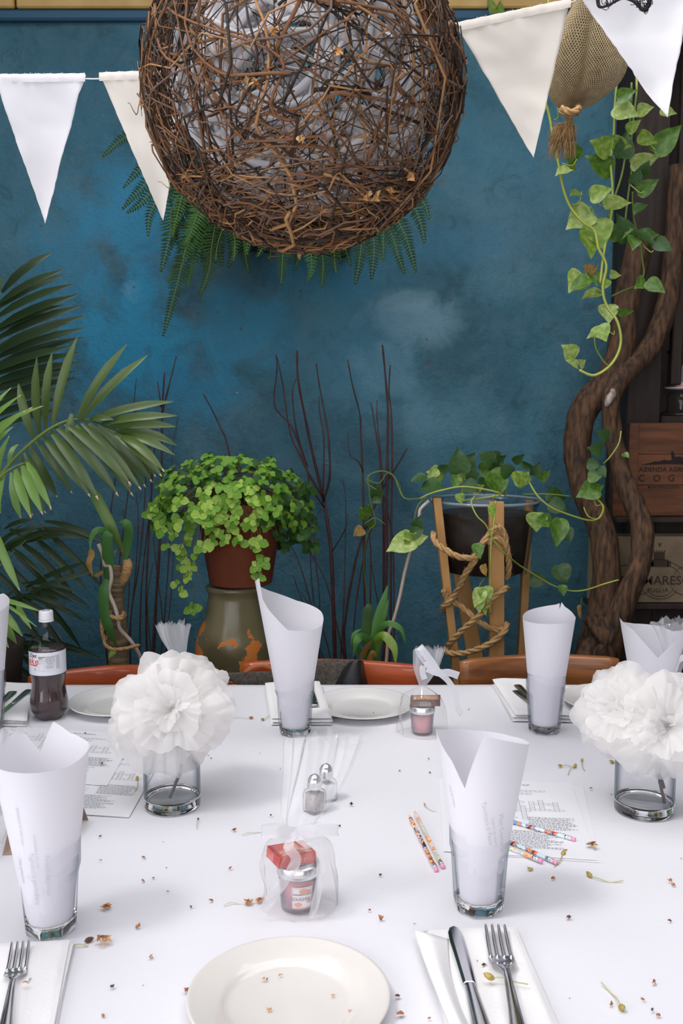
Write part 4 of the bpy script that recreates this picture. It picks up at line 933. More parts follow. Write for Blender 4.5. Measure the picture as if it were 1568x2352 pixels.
# hanging pothos in front of the liana, top right
Yp = 3.0
hp = thing('trailing_pothos', 'trailing pothos vines with pale heart-shaped leaves hanging at upper right', 'plant', P(1410, 230, Yp))
for pts, r in [([(1250, 225, 3.0), (1262, 270, 3.0), (1272, 330, 2.98), (1284, 385, 2.97), (1295, 440, 2.96), (1312, 480, 2.96), (1340, 512, 2.95), (1365, 530, 2.95), (1374, 570, 2.94), (1392, 610, 2.94), (1384, 660, 2.94), (1392, 700, 2.94), (1418, 740, 2.93), (1425, 790, 2.93), (1405, 835, 2.92), (1365, 862, 2.92), (1330, 850, 2.92)], .0042),
               ([(1417, 175, 3.02), (1412, 240, 3.01), (1409, 310, 3.0), (1402, 370, 3.0), (1406, 430, 2.99), (1405, 480, 2.98), (1396, 530, 2.97), (1385, 590, 2.95), (1378, 650, 2.94)], .0038),
               ([(1450, 190, 3.04), (1448, 260, 3.03), (1440, 330, 3.02), (1428, 400, 3.0), (1412, 450, 2.99), (1396, 500, 2.98)], .0036),
               ([(1462, 210, 3.06), (1450, 320, 3.05), (1450, 390, 3.04), (1442, 450, 3.03), (1434, 520, 3.02)], .0034),
               ([(1470, 560, 3.05), (1475, 600, 3.05), (1478, 630, 3.04), (1462, 655, 3.03), (1430, 668, 3.0), (1405, 680, 2.98)], .0028),
               ([(1365, 770, 2.92), (1368, 800, 2.92), (1390, 835, 2.92), (1405, 838, 2.92)], .0024), ([(1432, 130, 3.05), (1425, 60, 3.1), (1420, -40, 3.15)], .004), ([(1250, 225, 3.0), (1245, 150, 3.02), (1258, 20, 3.08), (1262, -60, 3.1)], .004),
               ([(1470, 560, 3.05), (1455, 500, 3.05), (1452, 440, 3.04)], .003), ([(1462, 210, 3.06), (1460, 100, 3.1), (1455, -60, 3.12)], .004)]:
    vine_tube(hp, pts, r, 'vine' if r > .0036 else 'vined')
LV = [((1277, 242), (1262, 212), 80, 'poth3', 1.1), ((1293, 296), (1318, 272), 60, 'poth3', .9), ((1322, 366), (1300, 322), 0, 'poth2', .95), ((1306, 388), (1275, 398), 50, 'poth3', .8), ((1310, 386), (1320, 372), 0, 'poth', 1.0),
      ((1330, 443), (1310, 445), 40, 'poth', .9), ((1358, 452), (1405, 430), 0, 'poth', .95), ((1340, 483), (1365, 500), 0, 'poth2', .9), ((1352, 486), (1302, 522), 20, 'poth3', .95),
      ((1365, 510), (1388, 568), 0, 'poth', 1.15), ((1345, 535), (1365, 590), -20, 'poth', 1.0), ((1402, 540), (1455, 524), 10, 'poth2', .8), ((1412, 250), (1468, 262), 0, 'poth3', .95), ((1398, 345), (1358, 322), -20, 'poth', 1.0),
      ((1400, 393), (1348, 355), 10, 'poth2', .8), ((1405, 325), (1450, 338), 55, 'poth', .8), ((1390, 458), (1450, 472), 60, 'poth3', .75), ((1452, 375), (1518, 360), 25, 'poth3', .7), ((1466, 440), (1515, 412), 20, 'poth2', .75),
      ((1505, 345), (1568, 285), 10, 'poth2', .72), ((1470, 310), (1508, 330), 40, 'poth', .8), ((1465, 255), (1500, 245), 30, 'poth3', .9), ((1520, 250), (1552, 262), 40, 'poth3', .7), ((1420, 225), (1460, 205), 0, 'poth2', .9), ((1430, 215), (1452, 232), 20, 'pothd', .9),
      ((1468, 530), (1505, 560), -20, 'pothd', 1.0), ((1455, 545), (1455, 572), 0, 'poth2', .95), ((1480, 540), (1512, 540), 30, 'poth2', .9), ((1505, 555), (1545, 575), 20, 'pothd', .8), ((1480, 645), (1460, 660), 0, 'poth2', .9), ((1488, 648), (1528, 670), 0, 'poth2', .8),
      ((1345, 622), (1372, 612), 40, 'yellowleaf', 1.0), ((1335, 632), (1308, 668), 0, 'poth3', 1.1), ((1350, 640), (1305, 668), 40, 'poth2', .6), ((1365, 625), (1372, 655), 10, 'poth2', 1.0), ((1388, 640), (1385, 665), 0, 'poth', .9), ((1402, 628), (1424, 634), 50, 'poth3', .8),
      ((1380, 672), (1335, 680), 50, 'poth3', .8), ((1395, 702), (1400, 740), 10, 'poth3', 1.05), ((1420, 715), (1455, 718), 60, 'poth2', .7), ((1375, 750), (1392, 782), 15, 'poth', 1.1), ((1385, 762), (1348, 772), 40, 'poth3', .7), ((1318, 820), (1293, 792), 0, 'poth3', 1.05),
      ((1325, 840), (1303, 825), 30, 'poth3', .8), ((1330, 838), (1342, 828), 0, 'poth3', 1.0), ((1440, 550), (1420, 490), 0, 'pothd', .8), ((1442, 300), (1470, 275), 0, 'poth', .8), ((1475, 470), (1455, 490), 30, 'pothd', .8), ((1372, 58), (1358, 75), 20, 'poth3', .9), ((1372, 62), (1362, 50), 20, 'poth2', .9), ((1130, 28), (1122, -15), 20, 'poth3', .8), ((1145, 30), (1150, 0), 20, 'poth', .8),
      ((1430, 360), (1440, 300), 0, 'pothd', .9), ((1455, 420), (1470, 385), 0, 'pothd', .9), ((1475, 400), (1490, 370), 0, 'pothd', .9)]
for i, (b, t, rl, k, wr) in enumerate(LV):
    Y = 2.96 + .05 * ((i * 37) % 10) / 10 if b[1] < 900 else 3
    if t[0] < 1200: Y = 3.9
    pleaf(hp, b, t, Y, rl + R.uniform(-14, 14), k, wr * 1.12, dt=-.03)
for b, t in [((1272, 275), (1279, 242)), ((1285, 310), (1300, 296)), ((1290, 375), (1324, 366)), ((1312, 470), (1335, 440)), ((1404, 345), (1390, 350)), ((1386, 470), (1360, 452)), ((1448, 425), (1478, 440)), ((1410, 760), (1395, 757)), ((1475, 562), (1500, 575)), ((1470, 300), (1505, 345))]:
    m_ = ((b[0] + t[0]) / 2 + 6, (b[1] + t[1]) / 2 + 10); vine_tube(hp, [(*b, 2.98), (*m_, 2.97), (*t, 2.97)], .0018, 'vine', 'leaf_stalk', 5, 4)

# ---------------------------------------------------------------- fern in the dark wall planter
M['fern'] = sheet_mat('fern_leaflet', (.016, .048, .012), .2, .6, (.035, .095, .02), 9, gloss=.2)
M['fernl'] = sheet_mat('bright_fern_leaflet', (.04, .12, .025), .2, .6, (.07, .18, .045), 9, gloss=.2)
fp = thing('hanging_fern', 'dark green sword fern spilling from a wall planter behind the twig ball', 'plant', P(670, 540, 3.85))
def frond(pts, w_, m, parent, name='frond', step=.011):
    sp = [Vector(q) for q in spline([tuple(P(*p)) for p in pts], 10)]
    st = G().tube(sp[::2] + [sp[-1]], [.0018] * (len(sp[::2]) + 1), 4).mk(name, M['vined'], parent)
    tot = sum((sp[i + 1] - sp[i]).length for i in range(len(sp) - 1)); g = G(); acc = 0; nx = .01
    for i in range(len(sp) - 1):
        seg = sp[i + 1] - sp[i]
        while nx < acc + seg.length:
            p = sp[i] + seg * ((nx - acc) / seg.length); q = nx / tot; ww = w_ * (min(1, q * 5) * min(1, (1 - q) * 3.2 + .12)); t_ = seg.normalized()
            for s in (-1, 1):
                side = t_.cross(Vector((0, -1, 0))).normalized() * s; d = (side * .93 + t_ * .34 + Vector((0, R.uniform(-.25, .1), R.uniform(-.1, .1)))).normalized(); u = t_ * .0042
                nrm = Vector((0, -.002, 0)); a = p; b = p + d * ww * .5; c = p + d * ww
                g.add([a - u * .6, a + u * .6, b + u * .9 + nrm, c, b - u * .9 + nrm], [(0, 4, 2, 1), (4, 3, 2)])
            nx += step
        acc += seg.length
    o = g.mk('leaflets', M[m], st); o['kind'] = 'stuff'; return st
FR_ = [[(610, 520, 3.8), (480, 420, 3.6), (380, 330, 3.62), (300, 310, 3.65), (234, 362, 3.66)], [(600, 530, 3.8), (470, 430, 3.6), (370, 400, 3.6), (318, 440, 3.6), (280, 482, 3.62)], [(610, 520, 3.8), (480, 440, 3.6), (370, 430, 3.6), (320, 470, 3.6), (290, 490, 3.62)],
       [(600, 520, 3.8), (480, 430, 3.6), (400, 470, 3.55), (390, 540, 3.55), (370, 625, 3.55)], [(600, 520, 3.8), (490, 430, 3.58), (435, 520, 3.55), (420, 600, 3.55), (375, 770, 3.56)], [(610, 520, 3.8), (500, 440, 3.58), (450, 520, 3.55), (420, 590, 3.55), (385, 650, 3.56)],
       [(610, 520, 3.8), (520, 440, 3.6), (490, 540, 3.56), (480, 620, 3.56), (458, 682, 3.58)], [(610, 520, 3.8), (510, 430, 3.6), (455, 540, 3.57), (440, 610, 3.57), (430, 660, 3.58)], [(620, 520, 3.8), (540, 440, 3.6), (520, 500, 3.55), (500, 560, 3.55), (495, 600, 3.55)],
       [(640, 520, 3.8), (590, 450, 3.6), (570, 500, 3.55), (568, 545, 3.55), (566, 585, 3.55)], [(680, 520, 3.8), (650, 480, 3.6), (650, 560, 3.55), (648, 610, 3.55), (645, 655, 3.56)], [(690, 520, 3.8), (700, 480, 3.6), (712, 560, 3.56), (715, 620, 3.56), (705, 645, 3.57)],
       [(700, 520, 3.8), (730, 480, 3.6), (738, 560, 3.56), (742, 610, 3.56), (738, 658, 3.57)], [(710, 520, 3.8), (760, 480, 3.6), (766, 550, 3.56), (768, 600, 3.57), (772, 628, 3.57)], [(720, 520, 3.8), (800, 470, 3.6), (828, 540, 3.58), (825, 600, 3.58), (815, 655, 3.6)],
       [(720, 520, 3.8), (820, 460, 3.6), (855, 540, 3.58), (858, 590, 3.58), (852, 642, 3.6)], [(720, 520, 3.8), (840, 450, 3.6), (895, 530, 3.58), (915, 590, 3.58), (930, 632, 3.6)], [(720, 520, 3.8), (860, 440, 3.6), (920, 520, 3.58), (940, 570, 3.58), (955, 625, 3.6)],
       [(720, 520, 3.8), (880, 420, 3.6), (940, 460, 3.6), (965, 510, 3.6), (975, 560, 3.6)], [(720, 510, 3.8), (880, 400, 3.6), (950, 440, 3.6), (975, 470, 3.6), (985, 505, 3.6)], [(620, 510, 3.8), (500, 400, 3.6), (430, 430, 3.55), (405, 500, 3.52), (395, 545, 3.52)],
       [(620, 510, 3.8), (520, 420, 3.6), (470, 450, 3.52), (440, 530, 3.5), (425, 560, 3.5)], [(620, 510, 3.8), (540, 420, 3.6), (530, 500, 3.5), (540, 560, 3.5), (535, 600, 3.5)], [(610, 520, 3.8), (430, 400, 3.6), (375, 440, 3.6), (345, 490, 3.6), (340, 545, 3.6)], [(620, 520, 3.8), (590, 470, 3.55), (600, 520, 3.5), (605, 560, 3.5), (590, 590, 3.5)],
       [(600, 500, 3.8), (440, 380, 3.6), (360, 350, 3.6), (320, 390, 3.62), (285, 430, 3.62)], [(720, 500, 3.8), (800, 440, 3.62), (870, 480, 3.56), (880, 560, 3.56), (878, 600, 3.57)]]
for i, f_ in enumerate(FR_): frond(f_, .042 if i % 3 else .048, 'fernl' if i in (5, 9, 11, 20, 21, 7) else 'fern', fp)
for k in range(22):
    x = 400 + R.random() * 90 if k < 13 else 480 + R.random() * 430; y = 395 + R.random() * 60
    frond([(640 if x < 650 else 710, 515, 3.8), ((640 + x) / 2, 430, 3.66), (x, y + 40, 3.62), (x + R.uniform(-15, 15), y + 110, 3.62), (x + R.uniform(-25, 15), y + 150 + R.random() * 40, 3.64)], .045, 'fern', fp)
pl = thing('wall_planter', 'black trough planter on the blue wall, under the fern', 'planter', P(670, 572, 3.86))
a = P(538, 572, 3.75); b = P(800, 545, 3.75)
G().add([(a.x, 3.76, a.z + .03), (b.x - .04, 3.76, a.z), (b.x, 3.985, a.z), (a.x - .02, 3.985, a.z + .03), (a.x - .06, 3.72, a.z + .2), (b.x + .05, 3.72, a.z + .19), (b.x + .05, 3.985, a.z + .19), (a.x - .06, 3.985, a.z + .2)], [(0, 3, 2, 1), (0, 1, 5, 4), (1, 2, 6, 5), (2, 3, 7, 6), (3, 0, 4, 7), (4, 5, 6, 7)]).mk('trough', mat('black_iron', (.012, .010, .010), .5), pl, False)

# ---------------------------------------------------------------- palm
def palm_mat(n_, c1, c2, gl): return sheet_mat(n_, c1, .22, .38, c2, 3, gloss=gl)
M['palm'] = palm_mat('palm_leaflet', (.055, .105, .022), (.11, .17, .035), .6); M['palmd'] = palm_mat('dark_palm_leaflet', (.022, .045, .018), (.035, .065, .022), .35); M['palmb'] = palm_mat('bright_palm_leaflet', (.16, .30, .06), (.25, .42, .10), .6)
M['tip'] = mat('dry_leaf_tip', (.60, .42, .26), .8)
def leaflet(parent, b, t, Yb, Yt, w_, m, droop=.05, tip=True, name='leaflet', roll=0):
    B = P(*b, Yb); E_ = P(*t, Yt); d = E_ - B; L_ = d.length; ax = d.normalized(); n_ = Vector((math.sin(roll) , -1, .35)); n_ = (n_ - ax * n_.dot(ax)).normalized(); x = ax.cross(n_); up = Vector((0, 0, 1)); up = (up - ax * up.dot(ax))
    QS = (0, .14, .3, .5, .7, .85, .955, 1); S = 7; vs = []; mi = []
    for i in range(S + 1):
        q = QS[i]; c_ = B + d * q + up * (droop * L_ * 4 * q * (1 - q)) + n_ * (.02 * math.sin(PI * q)); ww = w_ * ((.35 + 1.9 * q) if q < .34 else (1.0 - .35 * (q - .34)) if q < .7 else .87 * max(0, 1 - (q - .7) / .3) ** .8 + .02) * .5
        vs += [c_ - x * ww + n_ * ww * .35, c_, c_ + x * ww + n_ * ww * .35]
    fs = []
    for i in range(S):
        fs += [(3 * i, 3 * i + 1, 3 * i + 4, 3 * i + 3), (3 * i + 1, 3 * i + 2, 3 * i + 5, 3 * i + 4)]; mi += [1 if tip and i == S - 1 else 0] * 2
    return mk(name, vs, fs, None, parent, True, [M[m], M['tip']], mi)
pm = thing('potted_palm', 'large palm with feathered fronds reaching in from the left edge', 'palm', P(-60, 1480, 2.95))
def pfrond(rach, lf, m, w_, Yo=0, tip=True, rr=.005, droop=.05, nm='frond'):
    r = vine_tube(pm, rach, (rr * 1.3, rr * .5), 'vined', nm)
    for i, q in enumerate(lf):
        (bx, by), (tx, ty) = q[0], q[1]; Yb = rach[0][2] + (rach[-1][2] - rach[0][2]) * .5; leaflet(r, (bx, by), (tx, ty), Yb, Yb + R.uniform(-.10, .04), w_ * R.uniform(.85, 1.12) * (q[2] if len(q) > 2 else 1), m, droop * R.uniform(.4, 1.3) * (1 if ty > by else .3), tip)
    return r
# dark frond at the upper left, farther back
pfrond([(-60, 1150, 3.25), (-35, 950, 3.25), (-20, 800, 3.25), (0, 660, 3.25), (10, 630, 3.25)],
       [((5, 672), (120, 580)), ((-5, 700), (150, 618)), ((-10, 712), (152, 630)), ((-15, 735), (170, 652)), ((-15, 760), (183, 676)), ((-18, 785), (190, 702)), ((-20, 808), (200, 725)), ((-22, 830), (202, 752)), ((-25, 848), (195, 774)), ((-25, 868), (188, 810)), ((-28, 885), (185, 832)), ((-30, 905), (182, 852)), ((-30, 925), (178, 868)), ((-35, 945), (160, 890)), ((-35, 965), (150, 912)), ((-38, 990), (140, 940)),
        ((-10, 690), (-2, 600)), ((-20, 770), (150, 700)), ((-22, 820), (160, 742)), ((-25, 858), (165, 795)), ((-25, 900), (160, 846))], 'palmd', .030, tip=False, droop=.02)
# main frond
pfrond([(-70, 1240, 2.8), (0, 1095, 2.82), (80, 1010, 2.85), (150, 968, 2.88), (210, 966, 2.9), (262, 985, 2.95), (290, 1000, 2.97)],
       [((78, 1008), (42, 880)), ((92, 998), (85, 818)), ((105, 988), (120, 808)), ((122, 978), (178, 772)), ((178, 962), (292, 790)), ((185, 966), (340, 815)), ((205, 967), (400, 922)), ((232, 975), (408, 955)), ((250, 982), (405, 980)), ((268, 992), (408, 1024)), ((275, 998), (402, 1046)),
        ((165, 950), (166, 1038)), ((208, 968), (262, 964), .8)], 'palm', .030, tip=False)
pfrond([(-70, 1240, 2.8), (0, 1095, 2.82), (80, 1010, 2.85), (150, 968, 2.88), (210, 966, 2.9), (262, 985, 2.95)],
       [((48, 1050), (75, 1185), .9), ((50, 1060), (105, 1180), .9), ((58, 1040), (118, 1172), .95), ((68, 1022), (132, 1143)), ((82, 1012), (166, 1134)), ((98, 1002), (208, 1142)), ((115, 990), (226, 1148)), ((128, 980), (272, 1140)), ((150, 974), (302, 1115)), ((175, 976), (306, 1140)), ((188, 972), (325, 1126)), ((205, 972), (335, 1120)), ((225, 978), (350, 1108)), ((240, 985), (358, 1096)), ((258, 995), (372, 1095)), ((270, 1000), (378, 1084)), ((180, 985), (300, 1120))], 'palm', .030, droop=.07)
# lower left bright frond
pfrond([(-70, 1210, 2.7), (-20, 1120, 2.7), (20, 1080, 2.72), (60, 1062, 2.75)], [((-20, 1110), (2, 1178)), ((26, 1085), (48, 1190)), ((36, 1078), (72, 1190)), ((52, 1070), (98, 1182)), ((62, 1062), (118, 1168)), ((10, 1090), (-6, 1200)), ((20, 1070), (42, 1020), .6), ((0, 1090), (22, 1000), .6)], 'palmb', .028, droop=.05)
pfrond([(-120, 1040, 2.6), (-70, 1000, 2.6), (-30, 980, 2.6)], [((-60, 1010), (26, 890), .5), ((-50, 1015), (50, 906), .5), ((-50, 1020), (100, 932), .55), ((-40, 1040), (76, 934), .6), ((-30, 1040), (60, 942), .6), ((-20, 1045), (30, 980), .5)], 'palmb', .032)
pfrond([(-90, 1450, 2.75), (-60, 1330, 2.75), (-30, 1220, 2.78), (-10, 1170, 2.8)], [((-20, 1200), (46, 1358), .9), ((-30, 1215), (12, 1286), .6), ((-40, 1370), (95, 1405), .5), ((0, 1390), (52, 1462), .8), ((-5, 1400), (38, 1478), .8), ((-15, 1410), (20, 1488), .8), ((40, 1388), (72, 1445), .6), ((-10, 1375), (85, 1440), .3)], 'palmb', .030)
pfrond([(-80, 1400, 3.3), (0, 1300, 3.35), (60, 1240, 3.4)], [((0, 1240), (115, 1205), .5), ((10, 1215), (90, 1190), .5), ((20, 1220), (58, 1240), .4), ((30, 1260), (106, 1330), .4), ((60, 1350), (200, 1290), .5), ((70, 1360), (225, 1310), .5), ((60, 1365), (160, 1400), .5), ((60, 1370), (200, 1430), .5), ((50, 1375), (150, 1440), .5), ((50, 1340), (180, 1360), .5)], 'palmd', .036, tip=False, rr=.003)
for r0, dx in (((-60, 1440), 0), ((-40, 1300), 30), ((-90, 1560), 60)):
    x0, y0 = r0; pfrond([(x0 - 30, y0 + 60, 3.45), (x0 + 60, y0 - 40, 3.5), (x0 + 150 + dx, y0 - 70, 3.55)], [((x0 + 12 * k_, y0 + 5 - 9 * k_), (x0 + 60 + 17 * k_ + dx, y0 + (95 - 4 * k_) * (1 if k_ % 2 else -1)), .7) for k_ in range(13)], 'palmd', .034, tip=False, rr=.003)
g = G(); g.tube([P(-78, 1480, 2.85), P(-70, 1300, 2.87), P(-80, 1180, 2.9)], [.03, .026, .02], 10); g.mk('trunk', mat('palm_stem', (.05, .06, .02), .8, bump=.4), pm)
pp = thing('palm_pot', 'dark round pot of the palm at the left, hidden beyond the table', 'pot', (P(-78, 1480, 2.85).x, 2.85, 0))
zt = P(-78, 1480, 2.85).z; G().lathe([(.12, 0), (.16, zt * .9), (.17, zt), (.15, zt), (.14, zt - .03), (0, zt - .03)], (0, 0, 0), 28, cap0=True).mk('pot_body', mat('dark_clay', (.03, .02, .016), .7), pp, local=True)
# ---------------------------------------------------------------- twig ball lamp with clear tube light inside
BC = P(697, 196, 1.86); BR = .302
ball = thing('twig_ball_lamp', 'big ball lamp woven of brown vine twigs around coiled clear tube light', 'lamp', BC)
M['tw'] = [mat('brown_vine_twig', (.20, .088, .036), .7, bump=.3, bscale=90), mat('dark_vine_twig', (.035, .022, .015), .7, bump=.3, bscale=90), mat('tan_vine_twig', (.40, .21, .085), .65, bump=.3, bscale=90), mat('grey_brown_twig_bark', (.16, .10, .07), .75)]
rb = random.Random(5)
def rv(): 
    while True:
        v = Vector((rb.uniform(-1, 1), rb.uniform(-1, 1), rb.uniform(-1, 1)))
        if .1 < v.length < 1: return v.normalized()
def arc(rad, amp, span, sd, n=14, plane=None):
    a = plane or rv(); b = a.orthogonal().normalized(); b.rotate(Matrix.Rotation(rb.uniform(0, 6.28), 3, a)); c = a.cross(b); th0 = rb.uniform(0, 6.28); off = rb.uniform(-.75, .75)
    pts = []
    for i in range(n):
        th = th0 + span * i / (n - 1); d = (b * math.cos(th) + c * math.sin(th) + a * off).normalized()
        d = (d + amp * Vector((noise.noise(d * 2.2 + Vector((sd, 0, 0))), noise.noise(d * 2.2 + Vector((0, sd, 0))), noise.noise(d * 2.2 + Vector((0, 0, sd)))))).normalized()
        pts.append(d * (rad + .008 * noise.noise(d * 4 + Vector((sd, sd, 0)))))
    return pts
def add_arc(g, pts, r, n=5):
    w_ = [BC + p for p in pts]; m_ = len(w_); g.tube(w_, [r * (1 - .45 * i / m_) for i in range(m_)], n)
for k in range(190):
    rad = rb.uniform(.280, .302); r = rb.choice([.0017, .0021, .0026, .0026, .0032, .0038])
    g = G(); add_arc(g, arc(rad, .45, rb.uniform(1.1, 3.4), k * 1.7, 16), r); g.mk('twig', M['tw'][rb.choice([0, 0, 0, 1, 1, 2, 3])], ball)
for mi_ in range(4):
    g = G()
    for k in range([150, 170, 50, 90][mi_]): add_arc(g, arc(rb.uniform(.265, .303), .6, rb.uniform(.5, 2.0), k * 2.3 + mi_, 10), rb.choice([.0009, .0012, .0015, .0019]), 4)
    # denser woven rim: horizontal courses low on the ball and at the sides
    for k in range([50, 20, 35, 20][mi_]):
        z = rb.uniform(-.97, -.62); th0 = rb.uniform(0, 6.28); pts = []
        for i in range(12):
            th = th0 + .16 * i * rb.uniform(.9, 1.1); zz = z + .06 * math.sin(i * .5 + k); q = math.sqrt(max(0, 1 - zz * zz)); pts.append(Vector((q * math.cos(th), q * math.sin(th), zz)) * rb.uniform(.285, .304))
        add_arc(g, pts, rb.choice([.0014, .002, .0026]), 4)
    # curled tendrils sticking out
    for k in range([22, 14, 8, 12][mi_]):
        d = rv(); b = d.orthogonal().normalized(); c = d.cross(b); pts = [d * (.296 + .0035 * i) + (b * math.cos(i * 1.1) + c * math.sin(i * 1.1)) * .006 * (1 + i * .15) for i in range(9)]
        add_arc(g, pts, .0011, 4)
    g.mk('fine_twigs', M['tw'][mi_], ball)['kind'] = 'stuff'
M['dryleaf'] = mat('rusty_dry_leaf', (.50, .20, .05), .8, col2=(.62, .42, .2), scale=60)
def crumb(g, c, r, n_=7, flat=1.0, rs=R):
    c = Vector(c); vs = [c + Vector((rs.uniform(-1, 1), rs.uniform(-1, 1), rs.uniform(-1, 1) * flat)) * r for _ in range(n_)]
    top = c + Vector((0, 0, r * .5)); g.add([top] + vs, [(0, 1 + i, 1 + (i + 1) % n_) for i in range(n_)])
for (x, y) in [(355, 25), (545, 130), (455, 18), (655, 215), (775, 245), (700, 400), (520, 35), (860, 488), (885, 478), (935, 440), (745, 35), (340, 268), (845, 490), (610, 300)]:
    g = G(); p = P(x, y, 1.86); d = p - BC; d.y = -math.sqrt(max(0, .302 ** 2 - d.x ** 2 - d.z ** 2)) if Vector((d.x, 0, d.z)).length < .3 else 0
    for _ in range(3): crumb(g, BC + d + Vector((R.uniform(-.006, .006), 0, R.uniform(-.006, .006))), .008)
    g.mk('dry_leaf', M['dryleaf'], ball, False)
g = G(); crumb(g, P(686, 586, 1.9), .007); crumb(g, P(688, 592, 1.9), .005); g.tube([P(684, 560, 1.88), P(686, 582, 1.9)], .0006, 4); g.mk('dry_leaf', M['dryleaf'], ball, False)
# the clear tube, coiled round and round
M['tubelight'] = mat('clear_tube_light', (.95, .95, .98), .12, trans=.15, ior=1.3, coat=1)
for k in range(34):
    pl_ = rv(); rad = rb.uniform(.195, .245); off = rb.uniform(-.5, .5); a = pl_; b = a.orthogonal().normalized(); c = a.cross(b); pts = []; q = math.sqrt(1 - off * off); sp_ = rb.uniform(2.6, 6.0); th0 = rb.uniform(0, 6)
    for i in range(40):
        th = th0 + sp_ * i / 39; d = (b * math.cos(th) * q + c * math.sin(th) * q + a * off).normalized(); d = (d + .25 * Vector((noise.noise(d * 1.5 + Vector((k, 0, 0))), noise.noise(d * 1.5 + Vector((0, k, 0))), 0))).normalized(); pts.append(BC + d * rad)
    G().tube(pts, .0068, 8).mk('light_tube', M['tubelight'], ball)
    # a second run close beside
    if k % 2 == 0: G().tube([p + (a * .0135) for p in pts], .0068, 8).mk('light_tube', M['tubelight'], ball)
g = G(); g.tube([BC + Vector((0, 0, .29)), BC + Vector((0, 0, 1.6))], .004, 6); g.mk('cord', M['black'], ball)

# ---------------------------------------------------------------- bunting
M['flagw'] = sheet_mat('white_cotton', (.92, .91, .93), .35, .9); M['flagc'] = sheet_mat('cream_calico', (.93, .89, .82), .35, .9)
bt = thing('bunting', 'string of white and cream cloth pennants hanging across the top of the picture', 'bunting', P(100, 172, 2.22))
def pennant(A, B_, C_, Y, m, label, seed, dy=(0, 0, 0)):
    a = P(*A, Y + dy[0]); b = P(*B_, Y + dy[1]); c = P(*C_, Y + dy[2]); n = 26
    def f(u, v):
        w_ = 1 - v * .995; e = .010 * (v < .02) ; base = a.lerp(b, u); top = a.lerp(b, .5); mid = a.lerp(b, (u - .5) * 1 + .5)
        p = a * (1 - u) + b * u; p = p.lerp(c, v)
        curl = .010 * noise.noise(Vector((u * w_ * 2 + seed, v * 3, 0))) + .004 * noise.noise(Vector((u * w_ * 6 + seed, v * 7, 3))) + .012 * math.sin(v * PI) * math.sin(u * PI) + .0025 * math.sin(u * 40) * max(0, 1 - v * 8) + .03 * v * v * math.sin(seed)
        edge = .0015 * noise.noise(Vector((v * 30, seed, u)))
        return (p.x + edge, p.y + curl, p.z)
    o = G().grid(n, 30, f).mk('flag', m, bt); solid(o, .0012); tag(o, label)
    # folded-over hem with frayed threads
    ax = (b - a).normalized(); dn = Vector((0, 0, -1)); H = G().grid(30, 4, lambda u, v: (lambda p: (p.x, p.y - .0025 - .002 * math.sin(v * PI) + .0015 * math.sin(u * 50), p.z))(a.lerp(b, u) + (dn * (.018 * v)) * (1) + Vector((0, 0, .001))))
    H.mk('hem', m, o)
    g = G(); rs = random.Random(seed)
    for k in range(36): p = a.lerp(b, rs.random()); g.tube([p, p + Vector((rs.uniform(-.004, .004), -.001, rs.uniform(.001, .005)))], .00025, 3)
    g.mk('frayed_threads', m, o)['kind'] = 'stuff'
pennant((-12, 172), (196, 170), (95, 508), 2.22, M['flagw'], 'white cotton pennant at far left', 1.3)
pennant((228, 168), (440, 160), (370, 503), 2.20, M['flagc'], 'cream calico pennant partly behind the twig ball', 2.2)
pennant((1045, 54), (1310, -2), (1224, 364), 2.05, M['flagc'], 'cream calico pennant tilted right of the twig ball', 3.4)
pennant((1322, -22), (1600, -90), (1521, 279), 1.80, M['flagw'], 'white cotton pennant at the upper right corner', 4.6)
sp = spline([tuple(P(*q)) for q in [(-60, 182, 2.22), (20, 178, 2.222), (196, 181, 2.222), (230, 181, 2.205), (440, 176, 2.205), (600, 168, 2.2), (820, 130, 2.15), (1045, 68, 2.055), (1310, 6, 2.052), (1325, -10, 1.805), (1600, -75, 1.802)]], 6)
g = G(); g.tube(sp, .0016, 6); g.mk('string', mat('white_cotton_string', (.7, .68, .66), .9), bt)

# black wire ornament at the top right
M['wire'] = mat('black_wire', (.012, .011, .010), .45)
wo = thing('wire_ornament', 'curled black wire ornament hanging in front of the corner pennant', 'ornament', P(1435, 0, 1.72))
base = spline([tuple(P(*q)) for q in [(1372, -20, 1.72), (1374, 8, 1.72), (1382, 16, 1.72), (1400, 10, 1.72), (1430, -4, 1.72), (1455, 2, 1.72), (1470, 16, 1.72), (1482, 24, 1.72), (1490, 12, 1.72), (1496, -20, 1.72)]], 8)
for s_ in range(2): G().tube([Vector(p) + Vector((0, .006 * s_, .002 * s_)) for p in base], .0022, 5).mk('wire', M['wire'], wo)
g = G(); rs = random.Random(2)
for k in range(34):
    p = Vector(base[rs.randrange(len(base))]); r = rs.uniform(.003, .008); n_ = rv(); b = n_.orthogonal().normalized(); c = n_.cross(b); g.tube([p + (b * math.cos(i * .9) + c * math.sin(i * .9)) * r + Vector((0, 0, .001 * i)) for i in range(8)], .0007, 3)
for k in range(14): p = Vector(base[rs.randrange(len(base))]); g.tube([p, p + Vector((rs.uniform(-.01, .01), 0, .05))], .0008, 3)
g.mk('fine_wire', M['wire'], wo)['kind'] = 'stuff'

